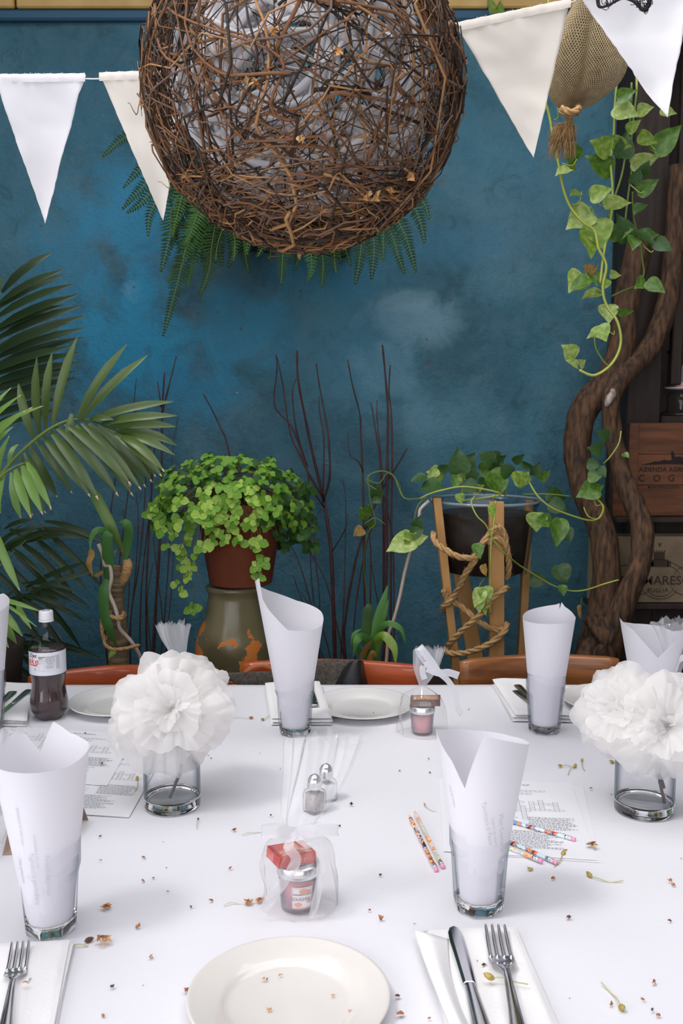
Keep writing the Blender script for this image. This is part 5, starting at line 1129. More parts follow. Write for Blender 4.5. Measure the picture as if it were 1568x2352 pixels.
# ---------------------------------------------------------------- knitted sack with tassel
M['knit'] = mat('olive_cotton_net', (.36, .29, .17), .9, col2=(.46, .37, .22), scale=60); M['jute'] = mat('frayed_jute', (.36, .21, .08), .9, col2=(.52, .33, .15), scale=80)
sk = thing('net_sack', 'olive knitted net sack with a jute tassel, hanging between the right pennants', 'hanging sack', P(1340, 130, 2.75))
prof = spline([tuple(list(P(*c_, 2.75)) + [r]) for c_, r in [((1372, -60), .045), ((1368, 0), .06), ((1358, 60), .085), ((1350, 120), .102), ((1345, 165), .106), ((1338, 200), .095), ((1325, 230), .065), ((1312, 248), .028), ((1306, 255), .012)]], 7)
NA, NB = 92, len(prof) - 1
def skp(u, v, inn=0):
    i = min(int(v * NB), NB - 1); f_ = v * NB - i; q = [prof[i][k] * (1 - f_) + prof[i + 1][k] * f_ for k in range(4)]; a = 2 * PI * u
    k_ = 1 - .30 * math.exp(-((math.sin((a - 4.35) / 2)) / .12) ** 2) * math.sin(PI * min(1, v * 1.1)) + .06 * math.cos(3 * a + v * 4) ; r = q[3] * k_ - inn
    return Vector((q[0] + r * math.cos(a), q[1] + r * math.sin(a), q[2]))
NR = 74; vs = []; fs = []
for j in range(NR):
    for i in range(NA):
        u0, u1 = (i + .5 * (j % 2)) / NA, (i + 1 + .5 * (j % 2)) / NA; v0, v1 = j / NR, (j + 1) / NR; um, vm = (u0 + u1) / 2, (v0 + v1) / 2; hx, hy = (u1 - u0) * .31, (v1 - v0) * .33
        k = len(vs); vs += [skp(u0, v0), skp(u1, v0), skp(u1, v1), skp(u0, v1)] + [skp(um - hx, vm, .004), skp(um, vm - hy, .004), skp(um + hx, vm, .004), skp(um, vm + hy, .004)]
        fs += [(k, k + 1, k + 5), (k + 1, k + 6, k + 5), (k + 1, k + 2, k + 6), (k + 2, k + 7, k + 6), (k + 2, k + 3, k + 7), (k + 3, k + 4, k + 7), (k + 3, k, k + 4), (k, k + 5, k + 4)]
mk('net', vs, fs, M['knit'], sk, smooth=True)
G().add(*(lambda g_: (g_.v, g_.f))(G().grid(30, 20, lambda u, v: skp(u, .02 + v * .95, .02)))).mk('inner_shade', mat('dark_sack_inside', (.03, .025, .018), .9), sk)  # dark sheet standing in for the shade seen through the holes
g = G(); rs = random.Random(4)
for k in range(260):
    p = P(1306, 252, 2.75) + Vector((rs.gauss(0, .007), rs.gauss(0, .007), 0)); e = P(rs.uniform(1255, 1322), rs.uniform(310, 368), 2.74 + rs.uniform(-.02, .02)); mid = p.lerp(e, .5) + Vector((rs.gauss(0, .005), rs.gauss(0, .005), 0)); g.tube(spline([p, P(rs.uniform(1298, 1312), 290, 2.74), mid, e], 3), .0008, 3)
g.mk('tassel', M['jute'], sk)['kind'] = 'stuff'
def rope(name, pts, r, parent, m='jute', k=10, turns=None):
    sp = [Vector(q) for q in spline([tuple(q) for q in pts], k)]; L_ = sum((sp[i + 1] - sp[i]).length for i in range(len(sp) - 1)); n = max(12, int(L_ / (r * .8))); cum = [0]
    for i in range(len(sp) - 1): cum.append(cum[-1] + (sp[i + 1] - sp[i]).length)
    def at(s):
        for i in range(len(cum) - 1):
            if s <= cum[i + 1] or i == len(cum) - 2: return sp[i].lerp(sp[i + 1], (s - cum[i]) / max(1e-9, cum[i + 1] - cum[i])), (sp[i + 1] - sp[i]).normalized()
    nrm = None; fr = []
    for i in range(n + 1):
        p, t_ = at(L_ * i / n); nrm = t_.orthogonal().normalized() if nrm is None else (nrm - t_ * nrm.dot(t_)).normalized(); fr.append((p, nrm.copy(), t_.cross(nrm)))
    g = G()
    for s_ in range(3): g.tube([p + (a * math.cos(2 * PI * s_ / 3 + i * .8 * .34 * 2) + b * math.sin(2 * PI * s_ / 3 + i * .8 * .34 * 2)) * r * .5 for i, (p, a, b) in enumerate(fr)], r * .56, 5)
    rs2 = random.Random(int(L_ * 1000))
    for i in range(int(L_ * 250)):
        p, a, b = fr[rs2.randrange(len(fr))]; d = (a * rs2.uniform(-1, 1) + b * rs2.uniform(-1, 1)).normalized(); g.tube([p + d * r * .9, p + d * r * 1.5 + Vector((rs2.uniform(-.004, .004), 0, rs2.uniform(-.004, .004)))], .0003, 3)
    return g.mk(name, M[m], parent)
rope('knot', [P(1290, 248, 2.68), P(1310, 258, 2.66), P(1330, 250, 2.68), P(1312, 243, 2.8), P(1290, 254, 2.72), P(1310, 264, 2.68), P(1326, 258, 2.7)], .009, sk)
rope('hanging_cord', [P(1372, -55, 2.75), P(1374, -200, 2.75)], .006, sk)
g = G(); crumb(g, P(1297, 92, 2.64), .013, 6, 1.5); g.mk('dry_leaf', M['dryleaf'], sk, False)

# ---------------------------------------------------------------- lianas, timber hutch and crates at the right
M['bark'] = mat('brown_liana_bark', (.022, .013, .008), .85, col2=(.13, .065, .03), scale=24, vec=(3, 3, .7), bump=.8, bscale=18, ramp=(.35, .7))
M['barkpale'] = mat('bare_pale_wood', (.55, .48, .45), .8, col2=(.14, .08, .045), scale=22, vec=(2, 2, .7), bump=.5)
ln = thing('liana_trunk', 'thick twisting brown liana trunks rising at the right of the blue wall', 'vine', (P(1380, 1500, 3.5).x, 3.5, 0))
def trunk(pts, name='stem', m='bark', n=16):
    sp = spline([tuple(list(P(x, y, Y)) + [r]) for x, y, Y, r in pts], 9); path = [Vector(q[:3]) for q in sp]; g = G(); g.tube(path, [q[3] for q in sp], n)
    g.v = [tuple(Vector(v) + Vector((noise.noise(Vector((v[0] * 60, v[1] * 60, v[2] * 9))), noise.noise(Vector((v[0] * 60, v[1] * 60 + 5, v[2] * 9))), 0)) * .006) for v in g.v]
    return g.mk(name, M[m], ln)
trunk([(1470, 560, 3.62, .048), (1440, 680, 3.62, .047), (1425, 800, 3.61, .050), (1400, 870, 3.6, .052), (1345, 935, 3.6, .054), (1325, 1010, 3.6, .050), (1330, 1080, 3.58, .049), (1352, 1150, 3.55, .050), (1380, 1215, 3.52, .050), (1392, 1290, 3.5, .050), (1390, 1370, 3.5, .055), (1372, 1440, 3.5, .055), (1352, 1500, 3.5, .05), (1345, 1600, 3.5, .055), (1345, 1800, 3.5, .06)])
trunk([(1560, 380, 3.64, .035), (1545, 600, 3.64, .037), (1525, 720, 3.62, .038), (1490, 800, 3.62, .040), (1425, 870, 3.55, .036), (1404, 920, 3.5, .033), (1408, 1000, 3.5, .034), (1425, 1080, 3.48, .034), (1450, 1145, 3.46, .038), (1474, 1210, 3.44, .040), (1470, 1290, 3.42, .038), (1440, 1370, 3.42, .042), (1410, 1440, 3.44, .050), (1395, 1500, 3.46, .05), (1385, 1600, 3.5, .05), (1370, 1800, 3.5, .05)])
trunk([(1410, 1440, 3.47, .045), (1360, 1480, 3.44, .034), (1338, 1520, 3.42, .032), (1325, 1600, 3.42, .04), (1320, 1800, 3.45, .045)], 'root')
trunk([(1408, 893, 3.46, .006), (1406, 905, 3.462, .014), (1398, 918, 3.462, .015), (1392, 932, 3.468, .006)], 'bare_patch', 'barkpale', 10)
for s_ in range(5): G().tube(spline([tuple(P(1345 + s_ * 16, 1420, 3.43)), tuple(P(1375 + s_ * 7, 1460, 3.395)), tuple(P(1400 - s_ * 7, 1500, 3.40)), tuple(P(1410 - s_ * 12, 1560, 3.43))], 6), .016, 7).mk('root', M['bark'], ln)
# hutch
M['hutch'] = mat('old_dark_timber', (.016, .010, .007), .6, col2=(.035, .02, .012), scale=5, vec=(9, 9, .8), bump=.15)  # dark timber, lowered further to put the light falloff into the colour
M['hutchin'] = mat('cupboard_inside', (.018, .013, .010), .8)
ht = thing('timber_hutch', 'tall dark timber hutch with open shelf at the right edge', 'cabinet', (1.5, 3.88, 0))
HX = P(1447, 700, 3.72).x
for nm, a_, b__ in [('side_post', (HX, 3.72, .0), (HX + .13, 3.99, 3.04)), ('back_panel', (HX + .13, 3.95, 0), (1.98, 3.99, 3.04)), ('door_post', (HX + .16, 3.70, 1.62), (HX + .20, 3.74, 3.04)), ('lower_door', (HX + .13, 3.74, .05), (1.98, 3.78, 1.36)), ('side_panel', (1.90, 3.70, 0), (1.98, 3.99, 3.04))]: G().box(a_, b__, bev=.004).mk(nm, M['hutch'], ht, False)
zsh = P(1545, 955, 3.75).z
G().box((HX + .13, 3.70, zsh - .05), (1.90, 3.95, zsh), bev=.004).mk('shelf', M['hutch'], ht, False); G().box((HX + .13, 3.72, 2.2), (1.90, 3.95, 2.23), bev=.004).mk('shelf', M['hutch'], ht, False); G().box((HX - .02, 3.69, 2.98), (1.98, 3.99, 3.04), bev=.006).mk('cornice', M['hutch'], ht, False)
# lantern on the shelf
lx = P(1566, 900, 3.80); lt_ = thing('glass_lantern', 'clear glass lantern with white saucer on the hutch shelf at the right edge', 'lantern', (lx.x, 3.82, zsh + .001))
G().lathe([(.075, 0), (.078, .004), (.065, .012), (.05, .016), (.05, .07), (.045, .085), (.03, .095)], n=32, cap0=True).mk('base', M['pet'], lt_, local=True)
G().lathe([(0, .10), (.05, .103), (.060, .107), (.0605, .111), (.05, .109), (0, .106)], n=32).mk('saucer', M['white'], lt_, local=True); G().lathe([(0, .112), (.02, .112), (.022, .124), (.017, .13), (0, .131)], n=20).mk('candle', mat('coral_wax', (.75, .25, .2), .5), lt_, local=True)
G().lathe([(.052, .11), (.052, .24), (.05, .245)], n=32).mk('glass_wall', M['thin'], lt_, local=True); G().lathe([(.052, .24), (.056, .245), (.054, .252), (.02, .27), (0, .272)], n=24).mk('lid', M['darkwood'], lt_, local=True)
# crates
M['crate'] = mat('reddish_crate_pine', (.085, .029, .011), .6, col2=(.16, .056, .02), scale=5, vec=(1.2, 8, 9), bump=.15); M['crate2'] = mat('weathered_crate_board', (.15, .11, .065), .8, col2=(.235, .18, .11), scale=7, bump=.2)  # board tones lowered to paint in the weaker light at the right
M['brand'] = mat('burnt_in_print', (.012, .007, .005), .8); M['brand2'] = mat('dark_printed_ink', (.045, .03, .02), .8)
def crate(label, x0, x1, y0, y1, Y, m, deep, lip, split=2):
    a = P(x0, y1, Y); b = P(x1, y0, Y); t = thing('wine_crate', label, 'crate', ((a.x + b.x) / 2, Y + deep / 2, a.z), group='wooden wine crates at the right')
    nb = split; hh = (b.z - a.z) / nb
    for i in range(nb): G().box((a.x, Y, a.z + hh * i + .0006), (b.x, Y + .012, a.z + hh * (i + 1) - .0006), bev=.0015).mk('front_board', M[m], t, False)
    G().box((a.x - .002 , Y + .012, a.z), (a.x + .012, Y + deep, b.z), bev=.0015).mk('side_board', M[m], t, False); G().box((b.x - .012, Y + .012, a.z), (b.x, Y + deep, b.z), bev=.0015).mk('side_board', M[m], t, False)
    G().box((a.x + .012, Y + deep - .012, a.z), (b.x - .012, Y + deep, b.z)).mk('back_board', M[m], t, False); G().box((a.x + .012, Y + .012, a.z), (b.x - .012, Y + deep - .012, a.z + .012)).mk('base_board', M[m], t, False)
    return t, a, b
def on_front(t, body, size, x, y, Y, m, wt=0, sp=1.0, al='LEFT', name='lettering', curve=0):
    c = P(x, y, Y); vs, fs = text_geo(body, size, lambda u, v: (c.x + u, Y - .0012, c.z + v + curve * (u * u)), 0, wt, sp, al); return mk(name, vs, fs, M[m], t, smooth=False)
YA = 3.62; t1, a1, b1 = crate('reddish pine wine crate printed with a hilltop castle, upper of the two', 1447, 1780, 972, 1185, YA, 'crate', .08, 0, 3)
cx1, cz1 = P(1408, 1185, YA), P(1408, 1120, YA)
G().box((P(1408, 1100, YA).x, YA - .006, a1.z - .002), (P(1450, 1100, YA).x, YA + .06, P(1408, 1070, YA).z), bev=.002).mk('corner_block', M['crate'], t1, False)
G().box((P(1440, 1100, YA).x, YA - .010, a1.z), (P(1462, 1100, YA).x, YA - .0005, b1.z), bev=.002).mk('corner_strip', M['crate'], t1, False)
on_front(t1, 'AZIENDA AGRICOLA', .0235, 1467, 1079, YA, 'brand', .0004, 1.06); [on_front(t1, ch, .036, 1465 + 34 * i_, 1099, YA, 'brand', .0004, name='letter') for i_, ch in enumerate('COGNO')]; on_front(t1, 'MONTEPULCIANO - ITALIA', .013, 1487, 1119, YA, 'brand', .0003, 1.15)
g = G(); rs = random.Random(9); hill = [(1470, 1068)] + [(1470 + 8 * i, 1068 - 10 * math.sin(min(1, i / 8) * 1.4) * (1 + .35 * rs.random())) for i in range(1, 10)] + [(1540, 1038), (1546, 1036), (1550, 1050), (1560, 1048), (1585, 1056), (1610, 1062), (1640, 1068)]
vs = [P(x, y, YA) + Vector((0, -.0012, 0)) for x, y in hill]; mid = P(1545, 1066, YA) + Vector((0, -.0012, 0)); vs.append(mid); g.add(vs, [(i, len(vs) - 1, i + 1) for i in range(len(hill) - 1)]); g.mk('printed_hill', M['brand'], t1, smooth=False)
YB = 3.58; t2, a2, b2 = crate('weathered tan wine crate printed TORMARESCA PUGLIA, under the pine crate', 1362, 1780, 1232, 1384, YB, 'crate2', .09, 0, 1)
G().add([P(1362, 1384, YB), P(1374, 1232, YB), P(1366, 1228, YB + .06), P(1354, 1380, YB + .06)], [(0, 1, 2, 3)]).mk('side_edge', M['crate2'], t2, False)
for k in range(11): G().box((a2.x - .001, YB - .004, a2.z + .012 + k * .021), (a2.x + .010, YB - .0005, a2.z + .022 + k * .021)).mk('dovetail', M['crate'] if k % 2 else M['crate2'], t2, False)
on_front(t2, 'TORMARESCA', .048, 1418, 1334, YB, 'brand2', .0006, 1.0); on_front(t2, 'PUGLIA', .021, 1510, 1357, YB, 'brand2', .0004, 1.15, 'CENTER', curve=2.2)
g = G()
def ringp(cx, cy, rx, ry, a0, a1, th=.0016):
    pts = [P(cx + rx * math.cos(math.radians(a)), cy - ry * math.sin(math.radians(a)), YB) + Vector((0, -.0012, 0)) for a in range(a0, a1 + 1, 8)]
    g.add([p + Vector((0, 0, th)) for p in pts] + [p - Vector((0, 0, th)) for p in pts], [(i, i + 1, len(pts) + i + 1, len(pts) + i) for i in range(len(pts) - 1)])
for a_ in [(1515, 1330, 48, 34, 20, 160), (1515, 1330, 60, 42, 30, 150), (1515, 1338, 44, 38, 200, 340), (1515, 1340, 34, 30, 205, 335), (1585, 1330, 40, 32, 60, 180), (1440, 1330, 40, 32, 0, 150), (1450, 1340, 50, 28, 190, 330), (1580, 1340, 40, 28, 190, 300)]: ringp(*a_)
for (x0, x1, y0, y1) in [(1494, 1534, 1302, 1285), (1500, 1526, 1286, 1268), (1490, 1500, 1300, 1290), (1532, 1540, 1302, 1288)]:
    q = [P(x0, y0, YB), P(x1, y0, YB), P(x1, y1, YB), P(x0, y1, YB)]; g.add([p + Vector((0, -.0013, 0)) for p in q], [(0, 1, 2, 3)])
for k in range(5): x = 1500 + k * 6; q = [P(x, 1268, YB), P(x + 3, 1268, YB), P(x + 3, 1264, YB), P(x, 1264, YB)]; g.add([p + Vector((0, -.0013, 0)) for p in q], [(0, 1, 2, 3)])
g.mk('printed_tower', M['brand2'], t2, smooth=False); on_front(t2, 'v', .03, 1515, 1250, YB, 'brand2', .001, 1, 'CENTER')
rk = thing('crate_rack', 'dark timber bracket shelf carrying the two wine crates', 'shelf', (1.5, 3.66, 0)); G().box((1.03, 3.56, a1.z - .018), (1.85, 3.70, a1.z - .002), bev=.002).mk('board', M['hutch'], rk, False); G().box((a2.x - .01, 3.56, a2.z - .022), (1.85, 3.70, a2.z - .002), bev=.002).mk('board', M['hutch'], rk, False)
G().box((P(1437, 1200, 3.68).x, 3.68, .0), (P(1437, 1200, 3.68).x + .06, 3.715, a1.z - .02), bev=.002).mk('upright', M['hutch'], rk, False); G().box((1.79, 3.68, 0), (1.85, 3.715, a1.z - .02), bev=.002).mk('upright', M['hutch'], rk, False)
# ---------------------------------------------------------------- mint in its pot on the glazed crock
M['terra'] = mat('terracotta', (.19, .048, .02), .75, col2=(.25, .07, .032), scale=6, bump=.1)
def crock_mat():
    m = bpy.data.materials.new('olive_glaze_worn_to_orange'); m.use_nodes = True; nt = m.node_tree; N = nt.nodes; L = nt.links; b = N['Principled BSDF']
    tc = N.new('ShaderNodeTexCoord'); n1 = N.new('ShaderNodeTexNoise'); n1.inputs['Scale'].default_value = 11; n1.inputs['Detail'].default_value = 9; n1.inputs['Distortion'].default_value = .4; L.new(tc.outputs['Object'], n1.inputs['Vector'])
    sp_ = N.new('ShaderNodeSeparateXYZ'); L.new(tc.outputs['Object'], sp_.inputs[0])
    mr = N.new('ShaderNodeMapRange'); mr.inputs[1].default_value = .22; mr.inputs[2].default_value = .42; mr.inputs[3].default_value = .12; mr.inputs[4].default_value = -.12; L.new(sp_.outputs[2], mr.inputs[0])
    ad = N.new('ShaderNodeMath'); L.new(n1.outputs[0], ad.inputs[0]); L.new(mr.outputs[0], ad.inputs[1])
    gt = N.new('ShaderNodeMath'); gt.operation = 'GREATER_THAN'; gt.inputs[1].default_value = .56; L.new(ad.outputs[0], gt.inputs[0])
    n2 = N.new('ShaderNodeTexNoise'); n2.inputs['Scale'].default_value = 5; L.new(tc.outputs['Object'], n2.inputs['Vector']); r = N.new('ShaderNodeValToRGB'); r.color_ramp.elements[0].color = (.10, .085, .04, 1); r.color_ramp.elements[1].color = (.24, .21, .12, 1); r.color_ramp.elements[0].position = .35; r.color_ramp.elements[1].position = .65; L.new(n2.outputs[0], r.inputs[0])
    mx = N.new('ShaderNodeMix'); mx.data_type = 'RGBA'; L.new(gt.outputs[0], mx.inputs[0]); L.new(r.outputs[0], mx.inputs[6]); mx.inputs[7].default_value = (.62, .20, .03, 1); L.new(mx.outputs[2], b.inputs['Base Color'])
    rr = N.new('ShaderNodeMapRange'); rr.inputs[3].default_value = .22; rr.inputs[4].default_value = .8; L.new(gt.outputs[0], rr.inputs[0]); L.new(rr.outputs[0], b.inputs['Roughness']); return m
Ym = 3.35; cc = P(540, 1500, Ym); zb_ = .402; ztop = P(540, 1343, Ym).z; hh = ztop - zb_
ck = thing('glazed_crock', 'round olive glazed crock with worn orange patches, under the mint pot', 'crock', (cc.x, Ym, zb_))
cr_ = (P(632, 1480, Ym).x - P(450, 1480, Ym).x) / 2
prof = [(.0, 0), (cr_ * .80, 0), (cr_ * .84, .01)]
zr = P(540, 1535, Ym).z - zb_
z = .02
while z < zr: prof += [(cr_ * .97, z), (cr_ * 1.0, z + .004), (cr_ * .97, z + .008)]; z += .0105
prof += [(cr_ * .985, zr + .012), (cr_ * 1.01, zr + .05), (cr_ * .98, zr + .10), (cr_ * .90, zr + .145), (cr_ * .74, zr + .19), (cr_ * .66, hh - .045), (cr_ * .64, hh - .03), (cr_ * .70, hh - .018), (cr_ * .72, hh - .006), (cr_ * .68, hh), (cr_ * .5, hh), (cr_ * .48, hh - .02), (0, hh - .02)]
G().lathe(prof, n=56).mk('crock_body', crock_mat(), ck, local=True)
mp_ = thing('potted_mint', 'bushy bright green mint in a terracotta pot on the glazed crock', 'plant', P(553, 1340, Ym) + Vector((0, 0, .002)))
pz = wloc(mp_); top = P(553, 1150, Ym).z - pz.z; r1 = (P(655, 1160, Ym).x - P(475, 1160, Ym).x) / 2 + .01; r0 = (P(625, 1335, Ym).x - P(482, 1335, Ym).x) / 2
G().lathe([(0, 0), (r0 * .95, 0), (r0, .004), (r1, top - .05), (r1 + .008, top - .05), (r1 + .011, top - .044), (r1 + .012, top - .004), (r1 + .008, top), (r1, top), (r1 - .006, top - .02), (0, top - .02)], n=56).mk('pot', M['terra'], mp_, local=True)
G().lathe([(0, top - .017), (r1 - .006, top - .018)], n=24).mk('soil', M['soil'], mp_, local=True)
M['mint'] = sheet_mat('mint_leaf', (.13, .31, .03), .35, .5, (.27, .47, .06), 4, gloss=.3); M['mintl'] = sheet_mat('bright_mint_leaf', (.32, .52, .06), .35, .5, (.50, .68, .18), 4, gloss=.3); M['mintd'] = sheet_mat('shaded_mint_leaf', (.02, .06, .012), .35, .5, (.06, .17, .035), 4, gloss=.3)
LMm = {k: leafmesh('leaf', 'mint', M[k]) for k in ('mint', 'mintl', 'mintd')}
rs = random.Random(12); nodes = []
CM = P(528, 1165, Ym - .02); 
for k in range(250):       # sprigs over the crown, pushed outwards and drooping at the sides
    th = rs.uniform(-PI, 0) if rs.random() < .82 else rs.uniform(0, PI); el = math.asin(rs.uniform(-.35, 1)); d = Vector((math.cos(th) * math.cos(el), math.sin(th) * math.cos(el), math.sin(el)))
    q = rs.uniform(.80, 1.04); p = CM + Vector((d.x * .275 * q, d.y * .20 * q, d.z * (.19 if d.z > 0 else .20) * q)); 
    if d.z < -.05 and abs(d.x) < .72 and d.x > -.45: p.z = CM.z - rs.uniform(0, .05)
    nodes.append((p, d, 1))
hang = [(395, 1225), (372, 1215), (430, 1240), (385, 1250), (410, 1262), (425, 1285), (440, 1300), (408, 1310), (445, 1270), (400, 1335), (415, 1360), (430, 1325), (460, 1255), (350, 1165), (340, 1180), (362, 1195), (520, 1240), (500, 1225), (545, 1232), (480, 1210), (585, 1262), (605, 1290), (590, 1325), (598, 1245), (560, 1205), (600, 1180), (580, 1150), (470, 1170), (450, 1190), (435, 1210), (510, 1190), (540, 1160), (490, 1245), (550, 1250), (595, 1300), (438, 1398)]
for x, y in hang: nodes.append((P(x + rs.uniform(-5, 5), y, Ym - .19 if 440 < x < 620 else Ym - .12), Vector((rs.uniform(-.5, .3), -1, .1)), 2))
for k in range(60): nodes.append((P(rs.uniform(635, 722), rs.uniform(1110, 1260), Ym + rs.uniform(-.1, .08)), Vector((.6, -.5, .1)), 3))
cand = []
for p, d, kd in nodes:
    f_ = (d + Vector((0, -.55, .5))).normalized(); a = f_.orthogonal().normalized(); a.rotate(Matrix.Rotation(rs.uniform(0, 3.14), 3, f_)); b = f_.cross(a); s0 = rs.uniform(.024, .036) * (1 if kd != 3 else .95)
    for j in range(4 if rs.random() < .7 else 2):
        dirn = (a, b, -a, -b)[j]; s_ = s0 * (1 if j % 2 == 0 else .72); tip_ = p + (dirn * .92 + f_ * .25 + Vector((0, 0, -.15))).normalized() * s_; cand.append((p, tip_, f_, s_, kd))
front = sorted(cand, key=lambda c_: (c_[0].y - .25 * (c_[4] == 2)))
big = front[:290]; rest = front[290:]
for i, (p, tp_, f_, s_, kd) in enumerate(big):
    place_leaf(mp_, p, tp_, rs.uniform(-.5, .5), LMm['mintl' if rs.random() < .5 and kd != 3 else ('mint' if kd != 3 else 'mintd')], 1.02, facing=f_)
lv, lf = leaf_geo('mint')
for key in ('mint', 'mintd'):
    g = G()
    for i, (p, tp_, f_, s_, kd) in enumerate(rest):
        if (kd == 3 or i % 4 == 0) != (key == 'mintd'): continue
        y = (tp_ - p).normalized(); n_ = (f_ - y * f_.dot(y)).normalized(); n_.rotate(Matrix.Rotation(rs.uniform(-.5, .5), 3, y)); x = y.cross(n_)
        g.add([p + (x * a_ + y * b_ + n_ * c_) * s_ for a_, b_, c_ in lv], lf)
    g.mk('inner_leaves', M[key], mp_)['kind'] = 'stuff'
g = G()
for p, d, kd in nodes:
    root = Vector((pz.x + rs.uniform(-.08, .08), Ym + rs.uniform(-.08, .08), pz.z + top - .01)); mid = (root + p) / 2 + Vector((0, 0, .05 if kd == 1 else .08)); rim = Vector((p.x * .6 + pz.x * .4, (p.y + Ym) / 2 - .03, pz.z + top + .03))
    g.tube(spline([root, mid if kd == 1 else rim, p], 4), .0012, 4)
g.mk('mint_stems', mat('mint_stem', (.16, .12, .04), .7), mp_)['kind'] = 'stuff'

# ---------------------------------------------------------------- bare dark red branches along the wall
M['redtwig'] = mat('dark_red_bark', (.042, .014, .012), .6, col2=(.075, .024, .02), scale=20)
def branches(label, base, lst, group='bundles of bare red branches against the wall'):
    t = thing('branch_bundle', label, 'branches', base, group=group)
    for pts, r in lst:
        Y0 = 3.88; full = [(x, y, Y0 + .05 * (1 - i / len(pts)) * 0 + (.0 if i == 0 else -.03 * math.sin(i))) for i, (x, y) in enumerate(pts)]
        full = [(x + (R.uniform(-1, 1) if 0 < i < len(full) - 1 else 0), y, Y) for i, (x, y, Y) in enumerate(full)]
        sp = [Vector(q) for q in spline([tuple(P(*q)) for q in full], 3)]
        if pts[0][1] > 1480: sp = [Vector((sp[0].x, 3.75, .403))] + sp
        n = len(sp); G().tube(sp, [(r * (1 - .6 * i / n)) * (1.25 if i % 3 == 0 and i else 1) for i in range(n)], 6).mk('branch', M['redtwig'], t)
    return t
B_ = lambda x: Vector((P(x, 1500, 3.8).x, 3.78, .402))
branches('bundle of bare red branches left of the mint, behind the palm tips', B_(360), [
 ([(350, 1560), (358, 1400), (366, 1250), (370, 1100), (372, 950), (378, 855)], .007), ([(372, 950), (385, 900), (405, 818)], .004), ([(370, 935), (362, 878)], .003), ([(340, 1560), (335, 1400), (340, 1250), (350, 1100), (357, 1000), (363, 960)], .0045),
 ([(300, 1560), (300, 1420), (318, 1300), (330, 1180), (338, 1050), (358, 960)], .004), ([(300, 1560), (280, 1450), (270, 1340), (285, 1200), (300, 1080), (305, 965), (313, 868)], .0035), ([(365, 1560), (380, 1400), (392, 1200), (396, 1050), (408, 960)], .003),
 ([(250, 1560), (236, 1400), (232, 1300), (250, 1200), (258, 1150), (275, 1050), (300, 960), (335, 925)], .004), ([(320, 1560), (325, 1350), (345, 1150), (345, 1060), (340, 970)], .0032), ([(390, 1560), (372, 1400), (352, 1230), (356, 1140)], .003), ([(375, 1560), (388, 1430), (395, 1330), (400, 1250)], .003), ([(285, 1560), (310, 1330), (318, 1200), (312, 1130)], .0026), ([(355, 1560), (345, 1480), (338, 1380), (352, 1290)], .003), ([(262, 1560), (290, 1440), (296, 1280), (282, 1170)], .0026)])
branches('single bare red stick rising out of the mint', B_(600), [([(600, 1560), (580, 1300), (560, 1200), (523, 1022), (510, 990), (490, 945), (467, 905)], .0055)])
branches('forked bundle of bare red branches right of the mint, behind the tall menu', B_(765), [
 ([(770, 1560), (765, 1400), (760, 1270), (748, 1180), (738, 1130), (718, 1040), (700, 960), (685, 870), (682, 805)], .0085), ([(740, 1140), (715, 1100), (690, 1050), (668, 1000), (655, 930), (648, 880), (636, 820)], .0048), ([(745, 1165), (715, 1120), (700, 1060), (670, 980), (634, 940), (630, 900), (636, 850), (634, 815)], .0045),
 ([(742, 1150), (757, 1100), (756, 1030), (750, 970), (740, 920), (732, 880), (726, 835)], .0048), ([(741, 1145), (744, 1080), (743, 1000), (735, 950), (732, 910)], .0036), ([(705, 1070), (680, 990), (672, 905), (680, 870)], .0036), ([(780, 1560), (785, 1450), (790, 1350), (792, 1230), (794, 1150), (787, 1100)], .003), ([(760, 1270), (790, 1220), (800, 1180)], .003),
 ([(740, 1560), (725, 1420), (712, 1300), (712, 1200), (700, 1140)], .003), ([(728, 1560), (735, 1380), (722, 1260), (728, 1190), (738, 1170)], .0028), ([(800, 1560), (770, 1420), (745, 1330), (700, 1250)], .0034), ([(690, 1560), (720, 1440), (690, 1300), (660, 1240)], .0032), ([(760, 1560), (700, 1400), (672, 1320)], .003), ([(770, 1560), (740, 1440), (690, 1360)], .003)])
branches('bundle of tall bare red branches nearest the wooden planter stand', B_(885), [
 ([(880, 1560), (885, 1400), (888, 1200), (890, 1050), (890, 950), (885, 870), (878, 792)], .0075), ([(895, 1560), (896, 1400), (898, 1200), (900, 1050), (899, 950), (893, 900), (896, 838)], .0055), ([(870, 1560), (885, 1420), (882, 1180), (872, 1060), (862, 985), (852, 925)], .0045), ([(880, 1400), (880, 1150), (874, 1040), (866, 960), (866, 920)], .0038),
 ([(845, 1560), (838, 1400), (836, 1200), (834, 1100), (828, 1000), (825, 950), (810, 890), (798, 826)], .0052), ([(834, 1085), (822, 1060), (805, 1045), (798, 1010), (800, 992)], .0028), ([(800, 1560), (790, 1450), (815, 1290), (845, 1200), (880, 1120), (905, 1080), (935, 1030)], .0058), ([(905, 1560), (905, 1400), (903, 1250), (890, 1180), (870, 1080)], .0035), ([(860, 1560), (850, 1400), (850, 1260), (838, 1180)], .004), ([(820, 1560), (812, 1440), (835, 1280), (858, 1200)], .0038), ([(900, 1560), (870, 1400), (852, 1290)], .0034)])

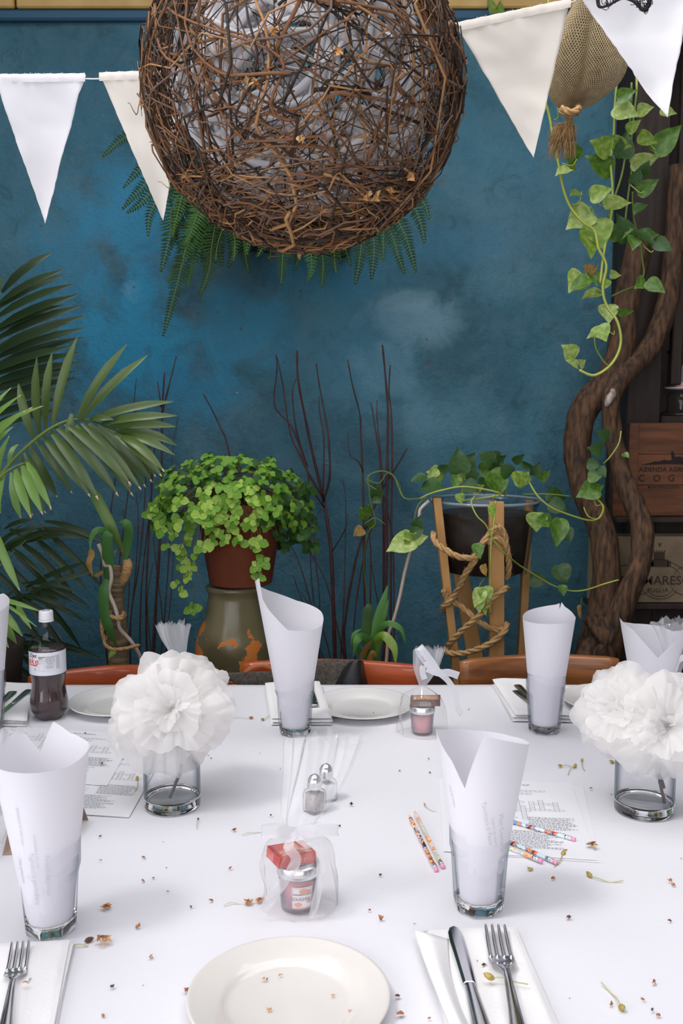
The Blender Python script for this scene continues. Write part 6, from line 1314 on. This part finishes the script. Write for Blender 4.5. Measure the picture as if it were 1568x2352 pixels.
# ---------------------------------------------------------------- cane plant at the left
Yk = 3.2
kp = thing('cane_plant', 'stubby ringed cane trunk with drooping strap leaves and a rope tie, left of the mint', 'plant', P(275, 1570, Yk))
M['cane'] = mat('ringed_cane_bark', (.14, .10, .055), .85, col2=(.26, .19, .11), scale=9, vec=(1, 1, 6), bump=.6, bscale=14); M['strap'] = sheet_mat('strap_leaf', (.07, .20, .045), .3, .4, (.13, .32, .06), 3, gloss=.4); M['rootp'] = mat('pale_root', (.42, .33, .27), .7, col2=(.55, .47, .40), scale=12)
def cane(pts, nm='cane', m='cane'):
    sp = spline([tuple(list(P(x, y, Y)) + [r]) for x, y, Y, r in pts], 14); g = G(); g.tube([Vector(q[:3]) for q in sp], [q[3] * (1 + .035 * math.sin(i * 1.57)) for i, q in enumerate(sp)], 16); return g.mk(nm, M[m], kp)
cane([(272, 1640, Yk, .036), (272, 1560, Yk, .036), (272, 1500, Yk, .034), (268, 1430, Yk, .033), (262, 1380, Yk, .033), (264, 1340, Yk, .034), (268, 1298, Yk, .029)])
cane([(275, 1345, Yk, .014), (287, 1325, Yk - .02, .016), (293, 1300, Yk - .03, .017), (290, 1285, Yk - .03, .012)], 'withered_shoot', 'jute'); cane([(290, 1290, Yk - .01, .008), (280, 1262, Yk, .009), (272, 1245, Yk, .008)], 'side_shoot')
def strapleaf(pts, w_, m, tw=0, nm='leaf', parent=None, Y0=None):
    parent = parent or kp; sp = [Vector(q) for q in spline([tuple(P(*q)) for q in pts], 7)]; vs = []; n = len(sp)
    for i, p in enumerate(sp):
        t_ = (sp[min(i + 1, n - 1)] - sp[max(i - 1, 0)]).normalized(); n_ = Vector((0, -1, .4)); n_.rotate(Matrix.Rotation(tw * (i / n), 3, t_)); n_ = (n_ - t_ * n_.dot(t_)).normalized(); x = t_.cross(n_); q = i / (n - 1); ww = w_ * .5 * (min(1, .45 + q * 2.2) * min(1, (1 - q) * 3 + .05)); vs += [p - x * ww - n_ * ww * .0, p - n_ * ww * -.25, p + x * ww]
    fs = [(3 * i + a, 3 * i + a + 1, 3 * i + a + 4, 3 * i + a + 3) for i in range(n - 1) for a in (0, 1)]; return mk(nm, vs, fs, M[m], parent)
strapleaf([(248, 1340, 3.15), (245, 1290, 3.13), (252, 1240, 3.11), (245, 1222, 3.10), (222, 1218, 3.08), (208, 1240, 3.06), (208, 1268, 3.05)], .022, 'strap'); strapleaf([(208, 1262, 3.05), (210, 1275, 3.05), (204, 1295, 3.04), (214, 1325, 3.04)], .022, 'yellowleaf', .6, 'withered_leaf')
strapleaf([(246, 1345, 3.13), (248, 1300, 3.11), (246, 1258, 3.09), (248, 1225, 3.08), (256, 1222, 3.10)], .036, 'strap'); strapleaf([(288, 1285, 3.15), (292, 1250, 3.14), (296, 1220, 3.12), (288, 1200, 3.11), (273, 1200, 3.12)], .030, 'strap'); strapleaf([(278, 1258, 3.18), (258, 1215, 3.17), (240, 1180, 3.17), (225, 1150, 3.17), (215, 1130, 3.17), (208, 1118, 3.17)], .036, 'poth2')
strapleaf([(245, 1330, 3.11), (238, 1360, 3.10), (240, 1410, 3.10), (252, 1450, 3.10), (268, 1485, 3.12)], .036, 'strap', .5); strapleaf([(250, 1295, 3.11), (258, 1275, 3.11), (268, 1262, 3.12)], .012, 'strap'); strapleaf([(236, 1312, 3.1), (226, 1320, 3.1), (215, 1322, 3.1)], .014, 'yellowleaf', .3, 'withered_leaf')
pleaf(kp, (262, 1496), (248, 1512), 3.12, 20, 'poth', .8); pleaf(kp, (278, 1442), (285, 1468), 3.12, 50, 'yellowleaf', .5)
vine_tube(kp, [(226, 1250, 3.12), (236, 1275, 3.11), (240, 1298, 3.11), (252, 1300, 3.11), (256, 1330, 3.11), (250, 1360, 3.11), (264, 1395, 3.11), (272, 1425, 3.11), (276, 1445, 3.11), (300, 1472, 3.12), (318, 1500, 3.13), (328, 1530, 3.14), (330, 1570, 3.14)], .0065, 'rootp', 'aerial_root', 8)
rope('rope_tie', [P(252, 1412, 3.12), P(268, 1420, 3.09), P(284, 1412, 3.12), P(280, 1405, 3.2), P(258, 1404, 3.2), P(254, 1414, 3.11), P(276, 1422, 3.09), P(288, 1412, 3.14)], .0065, kp)
rope('rope_loop', [P(246, 1462, 3.14), P(240, 1476, 3.10), P(255, 1490, 3.06), P(285, 1490, 3.06), P(320, 1482, 3.10)], .0060, kp); rope('rope_end', [P(234, 1420, 3.15), P(234, 1440, 3.13), P(238, 1466, 3.12), P(244, 1470, 3.12)], .0065, kp)

# ---------------------------------------------------------------- planter stand with the clear pot, rope and pothos
Ys = 3.45; ps = thing('planter_stand', 'clear plastic pot on a wooden leg stand wound with thick rope', 'planter', (P(1110, 1500, Ys).x, Ys, .402))
M['pine'] = mat('honey_pine', (.42, .22, .07), .6, col2=(.52, .29, .10), scale=4, vec=(6, 6, 1), bump=.1)
def leg(pts_top, pts_bot, wx, wy, m='pine', nm='leg', par=None):
    a = P(*pts_top); b = P(*pts_bot); d = (a - b); b = b - d * ((b.z - .403) / d.z); g = G(); vs = []
    for p in (b, a): vs += [p + Vector((-wx / 2, -wy / 2, 0)), p + Vector((wx / 2, -wy / 2, 0)), p + Vector((wx / 2, wy / 2, 0)), p + Vector((-wx / 2, wy / 2, 0))]
    g.add(vs, [(0, 3, 2, 1), (4, 5, 6, 7), (0, 1, 5, 4), (1, 2, 6, 5), (2, 3, 7, 6), (3, 0, 4, 7)]); return bev(g.mk(nm, M[m], par or ps, False), .0015, 2)
Yf = Ys - .20
leg((1139, 1152, Yf), (1140, 1515, Yf), .050, .028); leg((1002, 1142, Ys - .10), (1046, 1530, Ys - .10), .028, .050); leg((1048, 1250, Ys + .16), (1092, 1520, Ys + .14), .058, .028); leg((1215, 1150, Ys + .12), (1195, 1520, Ys + .12), .028, .045)
rp = (P(1236, 1146, Ys).x - P(992, 1146, Ys).x) / 2; cp = P(1114, 1146, Ys); zrim = cp.z; zbot = P(1114, 1312, Ys).z
G().lathe([(rp * .80, zbot), (rp * .97, zrim - .02), (rp * 1.0, zrim - .018), (rp * 1.02, zrim - .004), (rp * 1.02, zrim), (rp * .99, zrim), (rp * .97, zrim - .006), (rp * .95, zrim - .02)], (cp.x, Ys, 0), 64).mk('clear_pot', M['pet'], ps)
rim = G().tube([(cp.x + rp * 1.01 * math.cos(2 * PI * i / 64), Ys + rp * 1.01 * math.sin(2 * PI * i / 64), zrim - .004) for i in range(64)], .005, 8, closed=True).mk('pot_rim', mat('frosted_clear_plastic', (.55, .58, .60), .15, trans=.6, coat=.5), ps)
ip = thing('inner_pot', 'dark grower pot of soil standing inside the clear pot', 'pot', (cp.x, Ys, zbot))
G().lathe([(0, .004), (rp * .73, .004), (rp * .86, (zrim - zbot) * .82), (rp * .80, (zrim - zbot) * .82), (0, (zrim - zbot) * .80)], (0, 0, 0), 40).mk('pot_body', mat('black_soil_pot', (.014, .011, .009), .6, col2=(.03, .02, .014), scale=25), ip, local=True)
for q in ([(994, 1224, 3.28), (1000, 1245, 3.24), (1022, 1262, 3.18), (1050, 1278, 3.17), (1080, 1282, 3.18), (1092, 1276, 3.19), (1110, 1245, 3.2), (1128, 1222, 3.205), (1142, 1208, 3.2)], [(1142, 1208, 3.2), (1156, 1222, 3.21), (1162, 1250, 3.22), (1168, 1290, 3.25), (1166, 1320, 3.27), (1158, 1325, 3.28), (1152, 1300, 3.28)],
          [(1100, 1268, 3.185), (1085, 1295, 3.19), (1070, 1315, 3.21), (1056, 1345, 3.25), (1042, 1370, 3.29), (1028, 1385, 3.30), (1018, 1392, 3.33), (1022, 1402, 3.40), (1040, 1382, 3.40), (1030, 1378, 3.30)], [(1032, 1378, 3.31), (1055, 1390, 3.30), (1085, 1415, 3.27), (1110, 1435, 3.24), (1140, 1446, 3.215), (1160, 1445, 3.22)],
          [(1165, 1350, 3.24), (1155, 1356, 3.21), (1130, 1375, 3.205), (1118, 1395, 3.2), (1100, 1415, 3.21), (1070, 1440, 3.24), (1045, 1465, 3.28), (1030, 1480, 3.32)], [(1164, 1432, 3.24), (1158, 1450, 3.21), (1130, 1475, 3.20), (1100, 1490, 3.22), (1065, 1500, 3.26), (1034, 1500, 3.30), (1022, 1490, 3.36)],
          [(1120, 1250, 3.205), (1138, 1235, 3.205), (1158, 1250, 3.22), (1163, 1275, 3.25)], [(1018, 1355, 3.3), (1024, 1372, 3.31), (1034, 1385, 3.31)]): rope('rope', [P(*z_) for z_ in q], .0115, ps, k=8)
pt = thing('potted_pothos', 'dark leafy pothos growing from the clear pot on the rope-wrapped stand', 'plant', P(1114, 1150, Ys))
PL = [((1055, 1085), (1052, 1028), 0, 'pothd', .9), ((1062, 1080), (1090, 1040), 0, 'pothd', 1), ((1048, 1072), (1100, 1096), 20, 'poth', .9), ((1105, 1080), (1158, 1066), 15, 'poth2', .75), ((1120, 1070), (1165, 1048), 20, 'pothd', .8), ((1145, 1052), (1120, 1042), 0, 'pothd', .9), ((1130, 1085), (1165, 1138), -10, 'poth2', .9), ((1145, 1095), (1150, 1140), 0, 'poth2', .9),
      ((1182, 1105), (1215, 1085), 0, 'poth', 1.0), ((1205, 1112), (1190, 1082), 10, 'poth', 1.0), ((1050, 1095), (1042, 1120), 10, 'poth2', .9), ((1015, 1090), (980, 1082), 20, 'poth', .9), ((1005, 1075), (978, 1105), 0, 'poth3', .6), ((1010, 1080), (1035, 1070), 30, 'pothd', .9), ((975, 1095), (940, 1105), 40, 'pothd', .8), ((1010, 1112), (960, 1122), 40, 'pothd', 1),
      ((1085, 1125), (1112, 1115), 30, 'poth3', .8), ((1055, 1135), (1060, 1158), 20, 'poth', .9), ((1232, 1180), (1232, 1222), 10, 'poth', 1.15), ((1262, 1195), (1225, 1195), 20, 'poth2', .8), ((1285, 1195), (1280, 1258), 0, 'poth2', .7), ((1275, 1215), (1290, 1240), 0, 'poth2', .9), ((1300, 1215), (1312, 1245), 0, 'pothd', .9), ((1260, 1130), (1300, 1150), 30, 'pothd', .9), ((1265, 1155), (1305, 1175), 20, 'pothd', .9),
      ((1240, 1100), (1265, 1080), 20, 'poth2', .8), ((1225, 1090), (1240, 1062), 10, 'pothd', .8), ((1170, 1090), (1150, 1065), 10, 'pothd', 1), ((1130, 1060), (1100, 1040), 0, 'pothd', 1), ((1082, 1100), (1085, 1070), 0, 'pothd', 1), ((1070, 1110), (1100, 1130), 0, 'pothd', 1), ((1115, 1100), (1112, 1135), 0, 'pothd', 1), ((1220, 1330), (1262, 1335), 0, 'pothd', .9), ((1285, 1300), (1300, 1345), 0, 'pothd', 1), ((1290, 1345), (1295, 1368), 0, 'poth2', .9),
      ((1095, 1250), (1103, 1284), 0, 'poth2', .8), ((1132, 1160), (1128, 1192), 60, 'poth', .8), ((1110, 1298), (1115, 1325), 50, 'yellowleaf', .8), ((1106, 1355), (1088, 1395), 10, 'poth3', .75), ((1112, 1350), (1122, 1385), 0, 'poth', 1.0), ((1100, 1372), (1100, 1408), 15, 'poth3', .8), ((1110, 1392), (1116, 1415), 30, 'poth', .5), ((1180, 1060), (1205, 1045), 30, 'pothd', .8), ((1200, 1065), (1230, 1080), 40, 'pothd', .6)]
for i, (b, t_, rl, k_, wr) in enumerate(PL): pleaf(pt, b, t_, 3.16 if b[1] > 1150 and 1080 < b[0] < 1150 else (3.28 + .13 * ((i * 29) % 10) / 10), rl + R.uniform(-12, 12), k_, wr * 1.15)
for pts, r in [([(1062, 1150, 3.3), (1150, 1135, 3.28), (1070, 1118, 3.26), (1015, 1126, 3.26), (985, 1135, 3.28), (965, 1145, 3.3)], .003), ([(1138, 1150, 3.22), (1134, 1200, 3.2), (1128, 1240, 3.19), (1126, 1300, 3.19), (1125, 1370, 3.19), (1126, 1410, 3.19)], .0028), ([(1090, 1140, 3.22), (1082, 1155, 3.2), (1095, 1185, 3.18), (1115, 1205, 3.18), (1130, 1235, 3.19), (1150, 1262, 3.2), (1175, 1285, 3.24)], .0026),
               ([(1175, 1285, 3.24), (1195, 1300, 3.3), (1230, 1322, 3.35), (1270, 1345, 3.38), (1310, 1357, 3.38), (1345, 1355, 3.36), (1385, 1342, 3.33), (1420, 1332, 3.33)], .0028), ([(1215, 1108, 3.3), (1235, 1140, 3.28), (1265, 1165, 3.28), (1300, 1180, 3.3), (1350, 1195, 3.34), (1375, 1190, 3.38), (1385, 1165, 3.38), (1370, 1145, 3.4)], .0032), ([(1200, 1135, 3.3), (1260, 1135, 3.28), (1310, 1140, 3.28)], .0022),
               ([(985, 1135, 3.3), (960, 1160, 3.3), (952, 1190, 3.3), (950, 1210, 3.3)], .0022), ([(965, 1145, 3.3), (930, 1145, 3.35), (915, 1120, 3.4), (905, 1095, 3.45), (880, 1082, 3.5), (850, 1090, 3.5), (843, 1110, 3.5), (865, 1125, 3.5)], .0024), ([(1112, 1330, 3.19), (1100, 1350, 3.18), (1105, 1400, 3.18), (1118, 1412, 3.18)], .0018), ([(1066, 1060, 3.3), (1060, 1150, 3.35)], .003), ([(1150, 1100, 3.35), (1130, 1160, 3.4)], .003)]: vine_tube(pt, pts, r, 'vine' if r > .0025 else 'vined')
pv = thing('climbing_pothos', 'few pothos leaves winding on the right liana trunk and crates', 'plant', P(1360, 1180, 3.36))
for b, t_, k_ in [((1395, 1005), (1372, 990), 'pothd'), ((1380, 1035), (1350, 1028), 'pothd'), ((1375, 1075), (1392, 1095), 'pothd'), ((1352, 1095), (1385, 1092), 'poth2'), ((1370, 1120), (1325, 1140), 'poth2'), ((1360, 1125), (1388, 1115), 'poth2'), ((1432, 1042), (1444, 1050), 'poth2'), ((1350, 1065), (1380, 1070), 'pothd')]: pleaf(pv, b, t_, 3.40, R.uniform(-20, 30), k_, 1.1)
for pts in ([(1426, 990, 3.42), (1420, 1020, 3.40), (1400, 1050, 3.40), (1385, 1065, 3.42)], [(1362, 1135, 3.42), (1368, 1160, 3.40), (1385, 1160, 3.40), (1384, 1180, 3.40), (1370, 1192, 3.40), (1350, 1185, 3.40), (1340, 1165, 3.42)]): vine_tube(pv, pts, .0024, 'vine')
# aerial root and variegated leaves between branches and stand
ar = thing('pale_aerial_root', 'long pale aerial root with variegated pothos leaves, left of the planter stand', 'plant', P(885, 1525, 3.3))
vine_tube(ar, [(880, 1590, 3.3), (888, 1510, 3.3), (892, 1460, 3.3), (905, 1420, 3.3), (918, 1370, 3.3), (928, 1320, 3.3), (938, 1280, 3.3), (948, 1245, 3.3), (952, 1215, 3.3), (962, 1190, 3.3), (965, 1170, 3.3), (985, 1150, 3.3)], .0058, 'rootp', 'root', 8)
for b, t_, k_, rl in [((948, 1240), (885, 1262), 'poth3', 30), ((945, 1245), (930, 1218), 'poth', 0), ((950, 1240), (982, 1232), 'poth3', 0), ((940, 1235), (918, 1228), 'poth3', 40), ((945, 1225), (975, 1215), 'pothd', 0), ((955, 1210), (965, 1185), 'pothd', 0)]: pleaf(ar, b, t_, 3.27, rl, k_, 1.0)
tv = thing('tangled_vine', 'small vine with a few leaves tangled round the bare red branches', 'plant', P(840, 1200, 3.7))
for b, t_, k_ in [((865, 1140), (862, 1110), 'pothd'), ((870, 1145), (855, 1155), 'pothd'), ((840, 1190), (828, 1165), 'poth2'), ((832, 1215), (812, 1230), 'yellowleaf'), ((850, 1210), (858, 1195), 'poth2'), ((842, 1178), (846, 1158), 'poth2')]: pleaf(tv, b, t_, 3.72, 10, k_, 1.2)
for pts in ([(840, 1100, 3.72), (870, 1110, 3.70), (892, 1085, 3.7), (915, 1110, 3.7), (925, 1140, 3.7), (940, 1150, 3.7)], [(845, 1090, 3.72), (850, 1150, 3.7), (862, 1200, 3.7), (845, 1225, 3.7), (835, 1300, 3.75), (850, 1420, 3.8), (845, 1500, 3.85), (848, 1560, 3.85)], [(835, 1205, 3.7), (860, 1190, 3.7), (885, 1205, 3.7)]): vine_tube(tv, pts, .0022, 'vined')
# small orchid-like plant
op = thing('strap_leaf_plant', 'small plant with arching strap leaves and yellowed husks behind the bag chair', 'plant', P(860, 1560, 3.2))
for pts, w_, m_ in [([(855, 1530, 3.2), (858, 1460, 3.2), (875, 1400, 3.2), (890, 1345, 3.2)], .032, 'strap'), ([(850, 1530, 3.2), (842, 1460, 3.2), (845, 1400, 3.2), (842, 1388, 3.2)], .034, 'pothd'), ([(862, 1525, 3.2), (870, 1450, 3.2), (880, 1410, 3.2), (892, 1378, 3.2)], .026, 'strap'), ([(850, 1520, 3.18), (830, 1500, 3.16), (812, 1480, 3.14), (815, 1455, 3.14), (830, 1445, 3.15)], .018, 'strap'),
                    ([(860, 1520, 3.18), (850, 1475, 3.15), (830, 1462, 3.12), (818, 1475, 3.1), (812, 1510, 3.1)], .026, 'strap'), ([(862, 1510, 3.18), (868, 1470, 3.15), (885, 1462, 3.13), (905, 1490, 3.11), (908, 1525, 3.1)], .030, 'poth'), ([(865, 1500, 3.18), (872, 1450, 3.15), (892, 1432, 3.13), (920, 1445, 3.12), (932, 1480, 3.12)], .020, 'strap')]: strapleaf(pts, w_, m_, 0, 'leaf', op)
for pts in ([(828, 1515, 3.14), (840, 1490, 3.13), (855, 1470, 3.12)], [(845, 1530, 3.12), (855, 1500, 3.12), (862, 1510, 3.12)]): strapleaf(pts, .020, 'yellowleaf', 1, 'husk', op)
sp_ = thing('small_pot', 'low pot of the strap-leaved plant, hidden behind the chair', 'pot', (P(860, 1560, 3.2).x, 3.22, .402)); zt = P(860, 1540, 3.2).z - .402; G().lathe([(.05, 0), (.07, zt), (.06, zt), (.055, zt - .01), (0, zt - .01)], n=24, cap0=True).mk('pot_body', M['terra'], sp_, local=True)
cpn = thing('cane_pot', 'low pot of the cane plant, hidden behind the left chair', 'pot', (P(275, 1570, Yk).x, Yk, .402)); zt = P(275, 1570, Yk).z - .402; G().lathe([(.07, 0), (.10, zt + .01), (.09, zt + .01), (.085, zt), (0, zt)], n=24, cap0=True).mk('pot_body', M['terra'], cpn, local=True)
dl = thing('hanging_dry_leaf', 'small withered leaf hanging on a thread left of the liana foot', 'leaf', P(1332, 1400, 3.4)); pleaf(dl, (1332, 1392), (1331, 1425), 3.4, 60, 'yellowleaf', .5); vine_tube(dl, [(1336, 1372, 3.4), (1333, 1392, 3.4)], .0012, 'vined', 'thread')

# ---------------------------------------------------------------- dried buds and stalks fallen on the table
M['bud'] = mat('reddish_dry_bud', (.28, .09, .035), .8, col2=(.5, .22, .08), scale=150); M['budd'] = mat('dark_dry_bud', (.06, .03, .025), .8, col2=(.2, .07, .04), scale=150); M['stalk'] = mat('straw_stalk', (.50, .47, .22), .7); M['stalkp'] = mat('pale_straw_stalk', (.62, .60, .50), .7); M['budg'] = mat('olive_bud', (.30, .22, .04), .7, col2=(.5, .4, .12), scale=120)
def onz(x, y): return TZ
small = [(195, 1690, 1), (234, 1762, 1.4), (230, 1925, 1), (232, 1980, .8), (331, 1974, 1.1), (329, 2027, 1.1), (352, 2021, .8), (385, 2053, .9), (383, 1997, .6), (375, 1937, .5), (317, 2134, 1.4), (348, 2205, 1.1), (259, 2273, 1.3), (328, 2267, .4), (431, 2285, 2.0), (444, 2325, 1.2), (239, 2338, 1.1), (537, 1911, 1.4), (622, 1877, 1.1), (528, 1999, 1.1), (486, 2073, 1.2), (439, 2088, 1), (485, 1745, .8), (479, 1738, .6), (643, 1768, .5), (596, 1733, .5), (351, 1759, .6), (404, 1850, .6), (70, 1673, .6), (10, 1787, .6),
         (805, 1852, 1.6), (848, 2095, 1), (877, 2116, 1.7), (873, 2015, .9), (917, 1774, .9), (984, 1747, 1.2), (987, 1777, .9), (1018, 2154, .8), (951, 2126, .6), (914, 2296, 1.6), (918, 2336, 1.7), (985, 2345, .9), (1307, 2114, 1.5), (1269, 2022, 1.3), (1357, 1815, 1.2), (1404, 1828, .5), (1538, 2029, 1.4), (1546, 2037, 1.1), (1538, 2120, 1.1), (1402, 2311, 1.3), (1475, 2301, 1), (1495, 2325, 1), (1511, 2338, 1.1), (1505, 2264, 1.4), (1308, 2297, .4), (1076, 1633, .9), (1056, 1645, .9), (821, 1634, .8), (1300, 1957, .9), (1564, 1975, .5), (779, 1901, 1)]
LMK = [('cream plate nearest the camera', 663, 2290), ('near left tumbler', 118, 2135), ('near right tumbler', 1098, 2085), ('left vase', 396, 1851), ('right vase', 1478, 1862), ('nearest gift bag', 684, 2090), ('near left napkin', 90, 2260), ('near right fork', 1160, 2240), ('pencil pair on bare cloth', 985, 1935), ('middle far tumbler', 677, 1684), ('far gift bag', 971, 1690), ('salt and pepper shakers', 738, 1850), ('far middle plate', 833, 1620), ('crossword pencils', 1300, 1950), ('long stalk at lower right', 1405, 2295), ('soda bottle', 114, 1640)]
taken = {}; info = []
for (x, y, s_) in small:
    nm, lx_, ly_ = min(LMK, key=lambda q: (q[1] - x) ** 2 + ((q[2] - y) * 1.7) ** 2); dx, dy = x - lx_, (y - ly_) * 1.7
    h_ = 'right' if dx > 0 else 'left'; v_ = 'in front' if dy > 0 else 'behind'
    w_ = (h_ + ' of') if abs(dx) > 2 * abs(dy) else ((v_ + (' of' if dy > 0 else '')) if abs(dy) > 2 * abs(dx) else (('front ' if dy > 0 else 'back ') + h_ + ' of'))
    taken.setdefault((nm, w_), []).append((math.hypot(dx, dy), x, y)); info.append((nm, w_))
for q in taken.values(): q.sort()
for i, (x, y, s_) in enumerate(small):
    p = T(x, y); g = G(); crumb(g, (0, 0, .0028 * s_), .0034 * s_, 7, .7); crumb(g, (.001, 0, .0022 * s_), .0028 * s_, 6, .7)
    g.v = [(a, b, max(c_, .0003)) for a, b, c_ in g.v]
    dk = (i * 7) % 3 == 0
    o = g.mk('dried_bud', M['budd' if dk else 'bud'], smooth=False); o.location = (p.x, p.y, TZ + .0015 + (.0035 if (x, y) in [(195, 1690), (234, 1762)] else 0)); o.rotation_euler[2] = i
    nm, w_ = info[i]; k = [q[1:] for q in taken[(nm, w_)]].index((x, y)); n_ = len(taken[(nm, w_)])
    od = '' if n_ == 1 else (('closest', 'second closest', 'third closest', 'fourth closest', 'fifth closest', 'sixth closest')[k] + ' ')
    tag(o, '%s%s %s dried bud, %s the %s' % (od, 'small' if s_ > 1.2 else 'tiny', 'dark brown' if dk else 'reddish', w_, nm), 'dried bud', 'dried buds scattered over the table')
def stalk(label, pts, head, hs, m='stalk', hm='budg', z=.0025):
    p0 = T(*pts[0]); t = thing('dried_stalk', label, 'dried stalk', (p0.x, p0.y, TZ + .001), group='dried flower stalks fallen on the table'); sp = [Vector(q) + Vector((0, 0, z + .002 * math.sin(i * .5))) for i, q in enumerate(spline([tuple(T(*q)) for q in pts], 5))]
    G().tube(sp, .0009, 5).mk('stem', M[m], t)
    if head:
        h = T(*head) + Vector((0, 0, z + .002)); g = G(); g.lathe([(0, -.006), (.0028, -.003), (.0034, 0), (.0024, .004), (0, .007)], n=10); d = (h - sp[0]); d = d.normalized() if d.length > 1e-4 else Vector((1, 0, 0)); g.xf(Matrix.Translation(h) @ d.to_track_quat('Z', 'Y').to_matrix().to_4x4() @ Matrix.Scale(hs, 4)); g.mk('bud', M[hm], t)
    return t
stalk('long pale stalk with green tip lying near the lower right corner', [(1425, 2318), (1415, 2298), (1400, 2280), (1380, 2263)], (1427, 2321), 1.3); stalk('thin stalk with yellow bud lying across the near right fork', [(1130, 2282), (1160, 2284), (1185, 2288), (1211, 2299)], (1123, 2281), 1.4, z=.022)
stalk('thin straight stalk with olive bud right of the crossword pencils', [(1358, 2018), (1380, 2025), (1405, 2028), (1430, 2028)], (1353, 2015), 1.2); stalk('bent stalk with bud leaning on the front pencil ends', [(1291, 1968), (1285, 1982), (1272, 1993)], (1293, 1965), 1.2); stalk('left stalk of the three-part cluster above the crossword', [(1290, 1762), (1305, 1762), (1318, 1764)], (1286, 1763), 1.0); stalk('middle stalk of the three-part cluster above the crossword', [(1318, 1765), (1308, 1772), (1304, 1781)], (1320, 1763), 1.1)
stalk('right stalk of the three-part cluster above the crossword', [(1336, 1753), (1338, 1765), (1343, 1771)], (1336, 1750), 1.0); stalk('stalk with bud beside the right vase', [(1409, 1754), (1425, 1753)], (1405, 1754), 1.1); stalk('short pale stalk above the pencil pair', [(976, 1854), (985, 1862), (1003, 1866)], (975, 1853), .6, 'stalkp'); stalk('pale stalk in front of the left vase with tiny dark head', [(454, 1890), (451, 1900), (453, 1906)], (455, 1886), .6, 'stalkp', 'budd')
stalk('long fine stalk left of the ribbon bow of the nearest gift bag', [(555, 1921), (575, 1917), (603, 1912)], None, 1, 'stalkp'); stalk('pale stalk leading to a brown dried flower left of the nearest gift bag', [(514, 2084), (535, 2078), (562, 2079)], None, 1, 'stalkp'); stalk('fine stalk with orange bud before the middle napkin', [(534, 1651), (555, 1651), (572, 1652)], (576, 1652), 1.0, 'stalkp', 'bud'); stalk('fine stalk with yellow bud near the foot of the middle tumbler', [(606, 1655), (620, 1645), (636, 1628)], (603, 1656), 1.0, 'stalkp', 'budg')
stalk('tiny curled stalk right of the left paper flowers', [(513, 1635), (522, 1634), (531, 1640)], (512, 1636), .6, 'stalkp', 'bud'); stalk('stalk with yellow bud on the left crossword sheets', [(315, 1800), (316, 1810), (310, 1822)], (315, 1795), 1.1, 'stalk', 'budg', .006); stalk('stalk leading to the dark flower head by the near left napkin', [(170, 2175), (190, 2176), (203, 2175)], (204, 2165), 1.2, 'stalk', 'budd'); stalk('hair-thin stalk on the near left napkin', [(64, 2287), (70, 2278), (74, 2271)], None, 1, 'stalkp', z=.018)
def dflower(label, x, y, s_, z=0):
    p = T(x, y); t = thing('dried_flower', label, 'dried flower', (p.x, p.y, TZ + .001 + z), group='brown dried flower heads on the table'); rs = random.Random(x)
    g = G(); crumb(g, (0, 0, .006 * s_), .006 * s_, 8, .8, rs); g.v = [(a, b, max(c_, .0002)) for a, b, c_ in g.v]; g.mk('heart', M['bud'], t, False, local=True)
    for k in range(6):
        a = k * 1.05 + rs.random(); r = .010 * s_; c_, sn = math.cos(a), math.sin(a); g = G().add([(0, 0, .004), (c_ * r * .6 - sn * .003, sn * r * .6 + c_ * .003, .006 * s_), (c_ * r, sn * r, .003 + .004 * rs.random()), (c_ * r * .6 + sn * .003, sn * r * .6 - c_ * .003, .005 * s_)], [(0, 1, 2, 3)]); g.mk('petal', M['dryleaf'], t, local=True)
dflower('tawny dried flower head between the near left tumbler and the gift bag', 243, 2089, 1.0); dflower('largest brown dried flower head right of the near left napkin', 238, 2169, 1.5); dflower('dried flower head left of the nearest gift bag, outer one', 570, 2078, .9); dflower('dried flower head touching the nearest gift bag film', 597, 2074, .9); dflower('pinkish dried flower head on the right corner of the crossword sheet', 1359, 1950, 1.2, .003)
for lab_, x, y, s_, z in [('rusty dried petal left of centre on the nearest plate', 606, 2255, 1.0, .0055), ('small rusty petal right of it on the nearest plate', 642, 2244, .8, .0055), ('orange crumb at the front of the nearest plate', 614, 2324, .9, .0055), ('rusty crumb at the right of the nearest plate', 763, 2291, .7, .0055), ('orange dried bud on the far middle plate', 856, 1639, .8, .008), ('tiny crumb at the right rim of the nearest plate', 803, 2326, .7, .0055), ('orange dried bud caught in the near left fork', 57, 2262, 1.0, .022), ('small dried bud on the near left napkin fork tines', 37, 2248, .7, .022), ('pale green pod right of the near right tumbler', 1216, 2000, 1.1, 0), ('dark crumb on the near right napkin between knife and fork', 1110, 2220, .9, .012), ('smaller crumb on the near right napkin', 1095, 2210, .5, .012)]:
    p = T(x, y, TZ + z); g = G(); crumb(g, (0, 0, .003 * s_), .0045 * s_, 7, .6); crumb(g, (.003 * s_, .001, .002 * s_), .0035 * s_, 6, .6); g.v = [(a, b, max(c_, .0003)) for a, b, c_ in g.v]
    o = g.mk('dried_petal', M['budg' if 'green' in lab_ else ('budd' if 'dark' in lab_ else 'dryleaf')], smooth=False); o.location = (p.x, p.y, TZ + z + .0008); tag(o, lab_, 'dried petal')
